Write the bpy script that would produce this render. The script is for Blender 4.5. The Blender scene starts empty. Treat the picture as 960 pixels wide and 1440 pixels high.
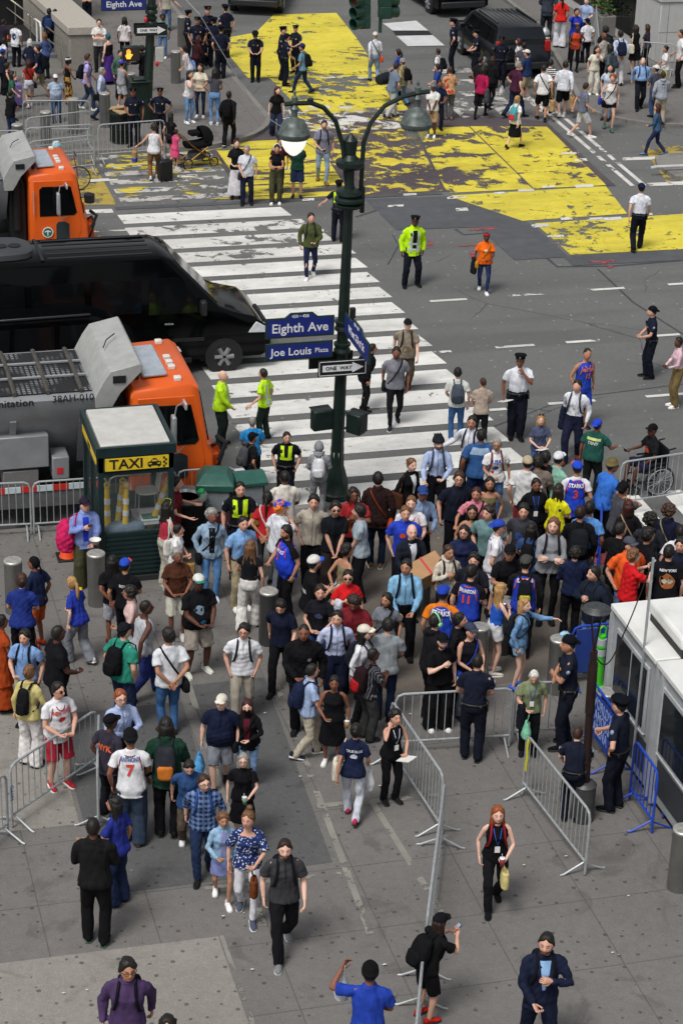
import bpy, bmesh, math, random
import numpy as np
from mathutils import Vector, Matrix, noise
from mathutils.bvhtree import BVHTree

# ---------------------------------------------------------------- camera, sky, sun, exposure
# world frame: X runs along the avenue kerb, Y across the avenue (away), Z up, metres
scene = bpy.context.scene
col = scene.collection
F_PX, TH, ROLL, CAM_H, PSI = 3117.7, 0.44156779, 0.03446543, 18.5476, -0.27377326
D1 = np.array([math.sin(PSI), math.cos(PSI), 0.0]); D2 = np.array([math.cos(PSI), -math.sin(PSI), 0.0])
def _tow(v): return np.array([v @ D2, v @ D1, v[2]])
_F = np.array([0, math.cos(TH), -math.sin(TH)]); _R = np.array([1.0, 0, 0]); _U = np.cross(_R, _F)
_c, _s = math.cos(ROLL), math.sin(ROLL)
CF, CR, CU = _tow(_F), _tow(_c*_R+_s*_U), _tow(-_s*_R+_c*_U)
CAM = np.array([0, 0, CAM_H])
cam_data = bpy.data.cameras.new('camera'); cam = bpy.data.objects.new('camera', cam_data); col.objects.link(cam)
cam_data.sensor_fit = 'HORIZONTAL'; cam_data.sensor_width = 24.0; cam_data.lens = 24.0*F_PX/960
cam_data.clip_end = 2000; cam_data.clip_start = 1
m = Matrix.Identity(4)
for i in range(3):
    m[i][0], m[i][1], m[i][2] = CR[i], CU[i], -CF[i]
m.translation = Vector(CAM); cam.matrix_world = m
scene.camera = cam

world = bpy.data.worlds.new('World'); scene.world = world; world.use_nodes = True
wn = world.node_tree.nodes; wl = world.node_tree.links
bg = wn['Background']; sky = wn.new('ShaderNodeTexSky'); sky.sky_type = 'NISHITA'; sky.sun_disc = False
SUN_EL, SUN_AZ = math.radians(60), math.radians(-132)     # azimuth from +Y towards +X
sky.sun_elevation = SUN_EL; sky.sun_rotation = SUN_AZ
sky.air_density = 1.0; sky.dust_density = 4.0; sky.ozone_density = 1.0
hs = wn.new('ShaderNodeHueSaturation'); hs.inputs['Saturation'].default_value = 0.22
wl.new(sky.outputs[0], hs.inputs['Color']); wl.new(hs.outputs[0], bg.inputs[0]); bg.inputs[1].default_value = 0.093
sd = bpy.data.lights.new('sun', 'SUN'); sd.energy = 1.7; sd.angle = math.radians(17); sd.color = (1, 0.965, 0.92)
so = bpy.data.objects.new('sun', sd); col.objects.link(so)
_dir = Vector((math.sin(SUN_AZ)*math.cos(SUN_EL), math.cos(SUN_AZ)*math.cos(SUN_EL), math.sin(SUN_EL)))
so.rotation_euler = _dir.to_track_quat('Z', 'Y').to_euler()
scene.view_settings.view_transform = 'Standard'; scene.view_settings.look = 'None'
scene.view_settings.exposure = 0.28; scene.view_settings.gamma = 1; scene.view_settings.use_curve_mapping = False
try:
    scene.cycles.max_bounces = 5; scene.cycles.use_denoising = True; scene.cycles.transparent_max_bounces = 8
    scene.cycles.volume_bounces = 0
except Exception: pass

def G(px, py, h=0.0):
    "ground (or height h) point seen at pixel px,py of the 960x1440 photograph"
    d = CF*F_PX + CR*(px-480) - CU*(py-720)
    t = (h-CAM_H)/d[2]; return CAM + d*t
def PIX(P):
    v = np.array(P, float)-CAM; z = v@CF; return 480+F_PX*(v@CR)/z, 720-F_PX*(v@CU)/z
HEAD0 = math.degrees(-PSI)    # a person facing "away" in the image faces this compass angle

# ---------------------------------------------------------------- materials
def srgb(h):
    if isinstance(h, (tuple, list)): return tuple(h)
    h = h.lstrip('#'); h = ''.join(x*2 for x in h) if len(h) == 3 else h; v = [int(h[i:i+2], 16)/255 for i in (0, 2, 4)]
    return tuple((x/12.92 if x <= .04045 else ((x+.055)/1.055)**2.4) for x in v)
MATS = {}
class NT:
    def __init__(s, name):
        s.m = bpy.data.materials.new(name); s.m.use_nodes = True; s.t = s.m.node_tree; s.n = s.t.nodes; s.l = s.t.links
        s.b = s.n['Principled BSDF']; s.tc = None
    def new(s, t, **k):
        n = s.n.new(t)
        for a, v in k.items(): setattr(n, a, v)
        return n
    def co(s, kind='Object', scale=None, rot=None):
        if not s.tc: s.tc = s.new('ShaderNodeTexCoord')
        o = s.tc.outputs[kind]
        if scale or rot:
            mp = s.new('ShaderNodeMapping'); s.l.new(o, mp.inputs[0])
            if scale: mp.inputs['Scale'].default_value = scale
            if rot: mp.inputs['Rotation'].default_value = rot
            o = mp.outputs[0]
        return o
    def noise(s, sc, det=3, co=None, rough=.55, dist=0):
        n = s.new('ShaderNodeTexNoise'); n.inputs['Scale'].default_value = sc; n.inputs['Detail'].default_value = det
        n.inputs['Roughness'].default_value = rough; n.inputs['Distortion'].default_value = dist
        s.l.new(co or s.co(), n.inputs['Vector']); return n.outputs['Fac']
    def ramp(s, fac, stops):
        r = s.new('ShaderNodeValToRGB'); e = r.color_ramp.elements
        while len(e) < len(stops): e.new(.5)
        for x, (p, c) in zip(e, stops):
            x.position = p; x.color = (*c[:3], 1) if not isinstance(c, (int, float)) else (c, c, c, 1)
        s.l.new(fac, r.inputs[0]); return r.outputs[0]
    def mix(s, f, a, b, mode='MIX'):
        n = s.new('ShaderNodeMix', data_type='RGBA', blend_type=mode)
        for i, v in ((0, f), (6, a), (7, b)):
            if isinstance(v, (int, float)): n.inputs[i].default_value = v if i == 0 else (v, v, v, 1)
            elif isinstance(v, tuple): n.inputs[i].default_value = (*v[:3], 1)
            else: s.l.new(v, n.inputs[i])
        return n.outputs[2]
    def math(s, op, a, b=0.0, c=None):
        n = s.new('ShaderNodeMath', operation=op)
        for i, v in enumerate((a, b) if c is None else (a, b, c)):
            if isinstance(v, (int, float)): n.inputs[i].default_value = v
            else: s.l.new(v, n.inputs[i])
        return n.outputs[0]
    def bump(s, h, strength=.3, dist=.02):
        n = s.new('ShaderNodeBump'); n.inputs['Strength'].default_value = strength; n.inputs['Distance'].default_value = dist
        s.l.new(h, n.inputs['Height']); s.l.new(n.outputs[0], s.b.inputs['Normal'])
    def out(s, c, rough=.8, metal=0, spec=None):
        if isinstance(c, tuple): s.b.inputs['Base Color'].default_value = (*c[:3], 1)
        else: s.l.new(c, s.b.inputs['Base Color'])
        if isinstance(rough, (int, float)): s.b.inputs['Roughness'].default_value = rough
        else: s.l.new(rough, s.b.inputs['Roughness'])
        s.b.inputs['Metallic'].default_value = metal
        if spec is not None: s.b.inputs['Specular IOR Level'].default_value = spec
        return s.m

def cloth(c, pat=None, c2=None):
    key = ('cloth', c, pat, c2)
    if key in MATS: return MATS[key]
    a = srgb(c); t = NT('cloth')
    n = t.noise(9, 4); base = t.mix(t.ramp(n, [(.3, 0.0), (.7, 1.0)]), tuple(x*.72 for x in a), tuple(min(1, x*1.12) for x in a))
    b = srgb(c2) if c2 else (0.6, 0.6, 0.6)
    if pat == 'stripe':
        w = t.new('ShaderNodeTexWave', bands_direction='Z'); w.inputs['Scale'].default_value = 5.5; t.l.new(t.co(), w.inputs[0])
        base = t.mix(t.ramp(w.outputs['Fac'], [(.55, 0.), (.6, 1.)]), base, b)
    elif pat == 'pin':
        w = t.new('ShaderNodeTexWave', bands_direction='X'); w.inputs['Scale'].default_value = 9; t.l.new(t.co(), w.inputs[0])
        base = t.mix(t.ramp(w.outputs['Fac'], [(.8, 0.), (.85, 1.)]), base, b)
    elif pat == 'plaid':
        fs = []
        for d in 'XZ':
            w = t.new('ShaderNodeTexWave', bands_direction=d); w.inputs['Scale'].default_value = 4.2; t.l.new(t.co(), w.inputs[0])
            fs.append(t.ramp(w.outputs['Fac'], [(.45, 0.), (.55, 1.)]))
        base = t.mix(t.mix(.5, fs[0], fs[1]), base, b)
    elif pat == 'print':
        v = t.new('ShaderNodeTexVoronoi'); v.inputs['Scale'].default_value = 28; t.l.new(t.co(), v.inputs[0])
        base = t.mix(t.ramp(v.outputs['Distance'], [(.28, 1.), (.36, 0.)]), base, b)
    elif pat == 'patch':
        base = t.mix(t.ramp(t.noise(7, 2), [(.5, 0.), (.54, 1.)]), base, b)
    elif pat == 'denim':
        base = t.mix(t.ramp(t.noise(5, 3), [(.35, 0.), (.7, .55)]), base, b)
    t.bump(t.noise(8, 3, t.co(scale=(1, 1, .45)), .5, .6), .32, .04)
    t.out(base, .9, spec=.12)
    MATS[key] = t.m; return t.m
def plain(name, c, rough=.5, metal=0, var=.12, sc=6, bump=0, spec=None, emit=0):
    key = (name, c, rough, metal)
    if key in MATS: return MATS[key]
    a = srgb(c); t = NT(name)
    n = t.noise(sc, 5, rough=.65)
    base = t.mix(t.ramp(n, [(.3, 0.), (.72, 1.)]), tuple(x*(1-var) for x in a), tuple(min(1, x*(1+var)) for x in a))
    if bump: t.bump(t.noise(sc*6, 3), bump, .01)
    t.out(base, rough, metal, spec)
    if emit: t.b.inputs['Emission Color'].default_value = (*a, 1); t.b.inputs['Emission Strength'].default_value = emit
    MATS[key] = t.m; return t.m
def glass(c='#0a0e11', rough=.06, name='glass'):
    key = (name, c, rough)
    if key in MATS: return MATS[key]
    t = NT(name); n = t.noise(1.3, 3); a = srgb(c)
    t.out(t.mix(n, tuple(x*.7 for x in a), tuple(x*1.4+.004 for x in a)), rough, 0, .35); MATS[key] = t.m; return t.m
def clear(name='clear_glass', alpha=.25, c='#cfdad6'):
    key = (name, alpha, c)
    if key in MATS: return MATS[key]
    t = NT(name); n = t.noise(2.2, 4); a = srgb(c)
    t.out(a, .08, 0, .6); t.l.new(t.ramp(n, [(.3, alpha*.6), (.8, min(1, alpha*1.5))]), t.b.inputs['Alpha']); MATS[key] = t.m; return t.m
def skinmat():
    if 'skin' in MATS: return MATS['skin']
    t = NT('skin'); a = t.new('ShaderNodeAttribute', attribute_name='Col')
    n = t.noise(14, 3)
    t.out(t.mix(t.ramp(n, [(.3, .0), (.7, 1.)]), t.mix(.12, a.outputs['Color'], (.25, .06, .04)), a.outputs['Color']), .55, 0, .35)
    t.b.inputs['Subsurface Weight'].default_value = 0.0
    MATS['skin'] = t.m; return t.m
def hairmat(c):
    key = ('hair', c)
    if key in MATS: return MATS[key]
    a = srgb(c); t = NT('hair'); n = t.noise(60, 2, t.co(scale=(1, 1, .12)))
    t.out(t.mix(t.ramp(n, [(.35, 0.), (.65, 1.)]), tuple(x*.55 for x in a), tuple(min(1, x*1.5+.006) for x in a)), .5, 0, .4)
    t.bump(n, .5, .02); MATS[key] = t.m; return t.m
STEEL = plain('galvanised_steel', '#a9aeb0', .45, .35, .18, 9)
DGREEN = plain('dark_green_enamel', '#142520', .42, .1, .3, 7, .15)
BLACKM = plain('black_rubber', '#15161a', .6, 0, .3)

# ---------------------------------------------------------------- mesh helpers
class MB:
    def __init__(s): s.v = []; s.f = []; s.mi = []; s.k = 0
    def add(s, vs, fs, mi=0):
        n = len(s.v); s.v += [tuple(map(float, p)) for p in vs]; s.f += [[i+n for i in f] for f in fs]; s.mi += [mi]*len(fs); return s
    def box(s, a, b, mi=0, M=None):
        (x0, y0, z0), (x1, y1, z1) = a, b
        vs = [(x, y, z) for z in (z0, z1) for x, y in ((x0, y0), (x1, y0), (x1, y1), (x0, y1))]
        if M is not None: vs = [tuple(M @ Vector(p)) for p in vs]
        return s.add(vs, [(3, 2, 1, 0), (4, 5, 6, 7), (0, 1, 5, 4), (1, 2, 6, 5), (2, 3, 7, 6), (3, 0, 4, 7)], mi)
    def cbox(s, c, d, mi=0, M=None):
        return s.box((c[0]-d[0]/2, c[1]-d[1]/2, c[2]-d[2]/2), (c[0]+d[0]/2, c[1]+d[1]/2, c[2]+d[2]/2), mi, M)
    def loft(s, rings, mi=0, cap=True):
        n = len(rings[0]); vs = [p for r in rings for p in r]; fs = []
        for i in range(len(rings)-1):
            for j in range(n):
                k = (j+1) % n; fs.append((i*n+j, i*n+k, (i+1)*n+k, (i+1)*n+j))
        if cap:
            fs.append(tuple(reversed(range(n)))); fs.append(tuple((len(rings)-1)*n+j for j in range(n)))
        return s.add(vs, fs, mi)
    def tube(s, pts, r, n=8, mi=0, flat=1.0):
        P = [Vector(p) for p in pts]; R = r if isinstance(r, (list, tuple)) else [r]*len(P); rings = []; prev = None
        for i, p in enumerate(P):
            if i == 0: d = P[1]-p
            elif i == len(P)-1: d = p-P[i-1]
            else: d = (P[i+1]-p).normalized()+(p-P[i-1]).normalized()
            if d.length < 1e-7: d = Vector((0, 0, 1))
            d.normalize()
            if prev is None:
                a = Vector((0, 1, 0)) if abs(d.y) < .8 else Vector((1, 0, 0))
                x = d.cross(a).normalized()
            else:
                x = (prev - d*prev.dot(d)).normalized()
            prev = x; y = d.cross(x)
            rings.append([p+x*math.cos(2*math.pi*k/n)*R[i]+y*math.sin(2*math.pi*k/n)*R[i]*flat for k in range(n)])
        return s.loft(rings, mi)
    def cyl(s, c, r, h, n=20, mi=0, r2=None):
        return s.loft([[(c[0]+rr*math.cos(2*math.pi*k/n), c[1]+rr*math.sin(2*math.pi*k/n), z) for k in range(n)] for rr, z in ((r, c[2]), (r if r2 is None else r2, c[2]+h))], mi)
    def lathe(s, prof, n=20, mi=0, c=(0, 0, 0)):
        return s.loft([[(c[0]+r*math.cos(2*math.pi*k/n), c[1]+r*math.sin(2*math.pi*k/n), c[2]+z) for k in range(n)] for r, z in prof], mi)
    def prism(s, poly, z0, z1, mi=0, M=None):
        n = len(poly); vs = [(x, y, z0) for x, y in poly]+[(x, y, z1) for x, y in poly]
        if M is not None: vs = [tuple(M @ Vector(p)) for p in vs]
        return s.add(vs, [tuple(reversed(range(n))), tuple(range(n, 2*n))]+[(i, (i+1) % n, n+(i+1) % n, n+i) for i in range(n)], mi)
    def mesh(s, name='mesh', mats=(), smooth=False, bevel=0):
        me = bpy.data.meshes.new(name); me.from_pydata(s.v, [], s.f)
        for mt in mats: me.materials.append(mt)
        if len(mats) > 1: me.polygons.foreach_set('material_index', s.mi)
        if smooth: me.polygons.foreach_set('use_smooth', [True]*len(s.f))
        me.update()
        if smooth == 'auto':
            me.polygons.foreach_set('use_smooth', [True]*len(s.f))
            try: me.set_sharp_from_angle(angle=math.radians(38))
            except Exception: pass
        return me
    def obj(s, name, mats, parent=None, smooth=False, loc=None, bevel=0):
        if not isinstance(mats, (list, tuple)): mats = [mats]
        o = link(name, s.mesh(name, mats, smooth), parent)
        if loc is not None: o.location = loc
        if bevel:
            b = o.modifiers.new('bevel', 'BEVEL'); b.width = bevel; b.segments = 2; b.limit_method = 'ANGLE'; b.harden_normals = False
            if not smooth:
                o.data.polygons.foreach_set('use_smooth', [True]*len(o.data.polygons))
                try: o.data.set_sharp_from_angle(angle=math.radians(50))
                except Exception: pass
        return o
def link(name, data, parent=None):
    o = bpy.data.objects.new(name, data); col.objects.link(o)
    if parent is not None: o.parent = parent
    return o
def tag(o, label, cat=None, group=None, kind=None):
    if label: o['label'] = label
    if cat: o['category'] = cat
    if group: o['group'] = group
    if kind: o['kind'] = kind
    return o
def thing(name, label, cat, loc=(0, 0, 0), rz=0, group=None, sc=1):
    o = link(name, None); o.location = tuple(loc); o.rotation_euler = (0, 0, rz); o.scale = (sc, sc, sc)
    o.empty_display_size = .1
    return tag(o, label, cat, group)
def text_mesh(s, size, extrude=0.002, align='CENTER', squeeze=1.0, bold=0):
    cu = bpy.data.curves.new('text', 'FONT'); cu.body = s; cu.size = size; cu.align_x = align; cu.align_y = 'CENTER'; cu.extrude = extrude; cu.offset = bold*size
    cu.resolution_u = 2
    o = bpy.data.objects.new('text', cu); TMP.collection.objects.link(o); vl = TMP.view_layers[0]; vl.update()
    me = bpy.data.meshes.new_from_object(o.evaluated_get(vl.depsgraph)); 
    if squeeze != 1.0: me.transform(Matrix.Diagonal((squeeze, 1, 1, 1)))
    bpy.data.objects.remove(o); bpy.data.curves.remove(cu); return me
TMP = bpy.data.scenes.new('scratch')
def text_on(s, size, mat, parent, M, name='lettering', squeeze=1.0, bold=0, extrude=.002, align='CENTER'):
    "text lies in the local XY plane of matrix M"
    me = text_mesh(s, size, extrude, align, squeeze, bold); me.transform(M); me.materials.clear(); me.materials.append(mat)
    return link(name, me, parent)
def frameM(o, x, y):
    x = Vector(x).normalized(); y = Vector(y); y = (y-x*y.dot(x)).normalized(); z = x.cross(y)
    M = Matrix.Identity(4)
    for i in range(3): M[i][0], M[i][1], M[i][2], M[i][3] = x[i], y[i], z[i], o[i]
    return M
# ---------------------------------------------------------------- people
SKIN = {1: '#e2b8a4', 2: '#d2a28b', 3: '#b38368', 4: '#825541', 5: '#54372c'}
HC = {'black': '#17130f', 'brown': '#3a2519', 'dbrown': '#261912', 'lbrown': '#6b4a30', 'blond': '#a5804f', 'grey': '#8d8a86', 'white': '#c9c6c0', 'red': '#8c4a25', 'auburn': '#3d1812', 'teal': '#245c66', 'orange': '#d9772b'}
def V(*a): return Vector(a)
def ell(c, rx, ry, n=16, p=2.0, X=Vector((1, 0, 0)), Y=Vector((0, 1, 0))):
    out = []
    for k in range(n):
        a = 2*math.pi*k/n; ca, sa = math.cos(a), math.sin(a)
        q = (abs(ca)**p+abs(sa)**p)**(-1/p)
        out.append(Vector(c)+X*(rx*ca*q)+Y*(ry*sa*q))
    return out
def remesh(mb, voxel, smooth=2, disp=0.0, seed=0, mats=(), dscale=.11):
    me = mb.mesh('tmp'); o = bpy.data.objects.new('tmp', me); TMP.collection.objects.link(o)
    r = o.modifiers.new('r', 'REMESH'); r.mode = 'VOXEL'; r.voxel_size = voxel; r.use_smooth_shade = True
    if smooth:
        s = o.modifiers.new('s', 'SMOOTH'); s.factor = .5; s.iterations = smooth
    vl = TMP.view_layers[0]; vl.update()
    out = bpy.data.meshes.new_from_object(o.evaluated_get(vl.depsgraph)); bpy.data.objects.remove(o); bpy.data.meshes.remove(me)
    if disp:
        n = len(out.vertices); co = np.empty(n*3); out.vertices.foreach_get('co', co); co = co.reshape(-1, 3)
        nr = np.empty(n*3); out.vertices.foreach_get('normal', nr); nr = nr.reshape(-1, 3)
        rs = np.random.RandomState(seed % 10000); f = np.zeros(n)
        for k in range(7):   # soft folds: a few oblique sine ridges
            d = rs.normal(size=3); d[2] *= .3; d /= np.linalg.norm(d)
            f += np.abs(np.sin(co@d*rs.uniform(14, 44)+rs.uniform(0, 6)+1.5*np.sin(co@rs.normal(size=3)*6)))-.6
        co += nr*(f*disp/2.2)[:, None]
        out.vertices.foreach_set('co', co.ravel())
    out.materials.clear()
    for mt in mats: out.materials.append(mt)
    out.update(); return out
def ik(a, c, l1, l2, pole):
    d = c-a; L = min(max(d.length, .12), .999*(l1+l2)); u = d.normalized(); c = a+u*L
    x = (l1*l1-l2*l2+L*L)/(2*L); hh = math.sqrt(max(l1*l1-x*x, 0)); p = pole-u*pole.dot(u)
    if p.length < 1e-4: p = V(0, -1, 0)
    return a+u*x+p.normalized()*hh, c
_headcache = {}
def head_grid(fine):
    if fine in _headcache: return _headcache[fine]
    NL, NP = (30, 48) if fine else (13, 22)
    v = []
    for i in range(NL+1):
        th = math.pi*i/NL
        for j in range(NP):
            ph = 2*math.pi*j/NP     # 0 = front (+Y)
            st_ = max(0.0, math.sin(th))**.8; x = st_*math.sin(ph); y = st_*math.cos(ph); z = math.cos(th)
            t = max(0, -z)
            X = x*.075*(1-.15*t*t); Y = y*(.098 if y < 0 else .093)*(1-.06*t); Z = z*.115
            if y < 0: Y *= (1-.25*t)
            if y > 0: Y += .012*t*y
            g = lambda cx, cz, w, hgt: math.exp(-((X-cx)/w)**2-((Z-cz)/hgt)**2)
            if y > .2:
                Y += .024*g(0, -.022, .013, .022)+.008*g(0, .0, .010, .03)+.006*g(0, -.055, .024, .012)+.008*g(0, -.09, .025, .018)+.004*g(0, .028, .05, .012)
                Y -= .009*(g(.032, .006, .017, .013)+g(-.032, .006, .017, .013))
            if abs(x) > .6: X += math.copysign(.010, X)*math.exp(-((Y+.004)/.016)**2-((Z+.008)/.028)**2)
            v.append((X, Y, Z))
    v = np.array(v); f = []
    for i in range(NL):
        for j in range(NP):
            k = (j+1) % NP; a, b, c, d = i*NP+j, i*NP+k, (i+1)*NP+k, (i+1)*NP+j
            f.append((d, c, b, a))
    _headcache[fine] = (v, f, NL, NP); return _headcache[fine]
def face_cols(v, skin, hair, beard, scol):
    s = np.array(srgb(skin)); c = np.tile(s, (len(v), 1)); h = np.array(srgb(hair))
    def put(mask, colr, w): c[mask] = c[mask]*(1-w)+np.array(colr)*w
    X, Y, Z = v.T; fr = Y > .03
    cheek = fr & (abs(abs(X)-.04) < .02) & (abs(Z+.03) < .02); put(cheek, s*np.array([1.1, .85, .8]), .6)
    put(fr & (((abs(X)-.032)/.015)**2+((Z-.004)/.008)**2 < 1), s*.45, .6); put(fr & (((abs(X)-.032)/.0105)**2+((Z-.004)/.0055)**2 < 1), s*.06, .95)
    put(fr & (abs(abs(X)-.033) < .017) & (abs(Z-.026+abs(abs(X)-.03)*.25) < .0045), h, .8)
    put(fr & (abs(X) < .024) & (abs(Z+.056) < .0095), s*np.array([.8, .42, .4]), .75)
    if beard:
        w = .85 if beard == 2 else .5
        m_ = (Y > .0) & (Z < -.036) & ~(fr & (abs(X) < .02) & (abs(Z+.056) < .008)); put(m_, h, w)
        put((Y > -.01) & (Y < .05) & (Z < -.0) & (Z > -.04) & (abs(X) > .055), h, w*.7)
    return c
def hand_mesh(mb, wrist, d, nrm, side, curl=.5):
    "palm and five fingers; d points from the wrist to the fingers, nrm is the back of the hand"
    d = d.normalized(); n = (nrm-d*nrm.dot(d)).normalized(); x = d.cross(n)*side
    def P(a, b, c): return wrist+x*a+d*b+n*c
    rings = []
    for b, w, t in ((-.02, .024, .018), (.0, .027, .017), (.035, .038, .016), (.085, .042, .013), (.095, .036, .008)):
        rings.append([P(w*math.cos(k*math.pi/4), b, t*math.sin(k*math.pi/4)) for k in range(8)])
    if side < 0: rings = [list(reversed(r)) for r in rings]
    mb.loft(rings)
    for k, (xx, L) in enumerate(((.031, .072), (.011, .082), (-.010, .076), (-.030, .060))):
        a = curl*(1+.12*k); p = P(xx, .085, 0); dd = d; pts = [p-d*.015, p]; 
        for seg in (.45, .32, .23):
            dd = (dd*math.cos(a)-n*math.sin(a)).normalized(); nn = dd.cross(x)*side; n2 = -nn
            p = p+dd*L*seg; pts.append(p); a = a if seg > .4 else a
            dd0 = dd
            # turn the bending frame with the finger
            dd = dd0; n = (n-dd*n.dot(dd)).normalized()
        mb.tube(pts, [.0095, .0095, .009, .0082, .006], 5)
        n = (nrm-d*nrm.dot(d)).normalized()
    t0 = P(.026, .01, -.004); t1 = P(.052, .038, -.012); t2 = P(.058, .066, -.018-.02*curl); t3 = P(.05, .086, -.024-.03*curl)
    mb.tube([t0, t1, t2, t3], [.013, .012, .010, .007], 5)
_cache = {}
def shoe_mesh(c, sole):
    key = ('shoe', c, sole)
    if key in _cache: return _cache[key]
    mb = MB()
    prof = [(-.085, .026, .10), (-.07, .036, .115), (-.02, .038, .11), (.04, .042, .085), (.10, .048, .065), (.155, .042, .052), (.185, .022, .04)]
    rings = []
    for y, w, z in prof:
        rings.append([(w*math.cos(a)*(1 if math.sin(a) < .1 else .85), y, .018+(z-.018)*(math.sin(a)*.5+.5)) for a in [2*math.pi*k/10 for k in range(10)]])
    mb.loft([[Vector(p) for p in r] for r in rings], 0)
    pts = [(w*1.08, y) for y, w, z in prof]; poly = pts+[(-a, b) for a, b in reversed(pts)]
    mb.prism(poly, 0, .026, 1)
    me = mb.mesh('shoe', [cloth(c), plain('sole', sole, .7)], True); _cache[key] = me; return me
def noise3(p, s, seed=0): return noise.noise(Vector((p[0]*s+seed, p[1]*s, p[2]*s)))
def scalp(mb, th, front=.07, side=.005, back=-.075, rough=.004, grow=1.0, mi=0):
    v, f, NL, NP = head_grid(True)
    def hl(p):     # hairline height for a direction
        a = math.atan2(abs(p[0]), p[1]+1e-6)/math.pi    # 0 front .. 1 back
        return front+(side-front)*min(1, a/.42) if a < .42 else side+(back-side)*min(1, (a-.42)/.35)
    out = []; m = []
    for p in v:
        d = p[2]-hl(p)-.022*noise3((p[0]*.6, p[1]*.6, 0), 26, th*900); k = max(0, min(1, d/.022)); t = (th*(.85+.35*max(0, p[2]/.118))*k-.006*(1-k))
        n = Vector(p).normalized(); e = rough*noise3(p, 30)+rough*noise3(p, 60)
        q = Vector(p)+n*(t+e*k); q.z += th*.12*k*grow; out.append(q); m.append(d > -.008)
    fs = [q for q in f if all(m[i] for i in q)]
    used = sorted({i for q in fs for i in q}); ix = {i: k for k, i in enumerate(used)}
    mb.add([out[i] for i in used], [tuple(ix[i] for i in q) for q in fs], mi)
def hair_mesh(style, c):
    key = ('hair', style, c)
    if key in _cache: return _cache[key]
    mb = MB(); mt = hairmat(HC.get(c, c)); rm = False
    if style == 'buzz': scalp(mb, .004, .078, .02, -.06, .001)
    elif style == 'balding': scalp(mb, .007, .118, .012, -.06, .002)
    elif style == 'short': scalp(mb, .013, .080, .000, -.065, .005)
    elif style == 'thick': scalp(mb, .020, .074, -.005, -.075, .010)
    elif style in ('curly', 'afro'):
        R = .135 if style == 'afro' else .112
        bm = MB(); v, f, NL, NP = head_grid(True)
        scalp(mb, .02, .066, .0, -.08, .01); rs = random.Random(5)
        for k in range(90 if style == 'afro' else 70):
            a = rs.uniform(0, 6.28); zz = rs.uniform(-.35, 1); r = math.sqrt(max(0, 1-zz*zz)); d = V(r*math.sin(a), r*math.cos(a), zz)
            if d.y > .2 and zz < .66: continue
            ctr = V(d.x*R*.78, -.012+d.y*R*.78, .018+d.z*R*.82); rr = rs.uniform(.020, .034)
            mb.lathe([(rr*math.sin(t*math.pi/5), -rr*math.cos(t*math.pi/5)) for t in (0.3, 1, 2, 3, 4, 4.7)], 7, 0, ctr)
    elif style == 'dreads':
        scalp(mb, .016, .07, 0, -.08, .008); rs = random.Random(3)
        for k in range(34):
            a = rs.uniform(.9, 5.38); p0 = V(math.sin(a)*.075, math.cos(a)*.088, rs.uniform(.02, .08)); d = V(math.sin(a), math.cos(a), 0)
            mb.tube([p0, p0+d*.025+V(0, 0, -.05), p0+d*.03+V(0, 0, -.13-.03*rs.random())], [.011, .012, .008], 5)
    else:
        scalp(mb, .013, .080, -.01, -.09, .006)
        if style in ('bob', 'shoulder', 'long', 'longer'):
            L = {'bob': .16, 'shoulder': .27, 'long': .44, 'longer': .58}[style]; rings = []
            prof = [(.06, .086, .083, -.03), (.0, .094, .078, -.035), (-.06, .100, .07, -.04), (-.12, .102, .062, -.05), (-.17, .108, .052, -.065)]
            z = -.17
            while z > -L: z -= .06; prof.append((z, .112+.01*math.sin(z*20), .045, -.09-.12*(-z-.17)))
            prof = [q for q in prof if q[0] > -L-.03]; prof.append((prof[-1][0]-.03, prof[-1][1]*.6, .02, prof[-1][3]))
            for z, rx, ry, yo in prof:
                r = ell((0, yo, z), rx, ry, 20)
                r = [p+V(p.x, p.y-yo, 0).normalized()*(.012*math.sin(k*2.9+z*9)+.006*noise3(p, 25)) for k, p in enumerate(r)]; rings.append(r)
            mb.loft(list(reversed(rings)))
        if style in ('ponytail', 'braid'):
            L = .3 if style == 'ponytail' else .55
            mb.tube([V(0, -.09, .05), V(0, -.125, .045), V(.0, -.15, -.04), V(.0, -.155, -.15), V(0, -.165, -L)], [.02, .028, .034, .032, .012] if style == 'ponytail' else [.018, .022, .022, .02, .01], 8)
        if style == 'bun':
            mb.lathe([(.038*math.sin(t*math.pi/7), -.038*math.cos(t*math.pi/7)) for t in (.3, 1, 2, 3, 4, 5, 6, 6.7)], 12, 0, (0, -.1, .055))
        if style == 'topbun':
            mb.lathe([(.04*math.sin(t*math.pi/7), -.04*math.cos(t*math.pi/7)) for t in (.3, 1, 2, 3, 4, 5, 6, 6.7)], 12, 0, (0, -.03, .15))
    me = mb.mesh('hair', [mt], True); _cache[key] = me; return me
def dome(mb, th=.02, z0=.03, zt=.135, mi=0, rx=.09, ry=.108, n=20):
    prof = []
    rings = []
    for k in range(7):
        t = k/6*math.pi/2; r = math.cos(t); z = z0+(zt-z0)*math.sin(t)
        rings.append(ell((0, -.006, z), rx*max(r, .03), ry*max(r, .03), n))
    mb.loft(rings, mi)
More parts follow.
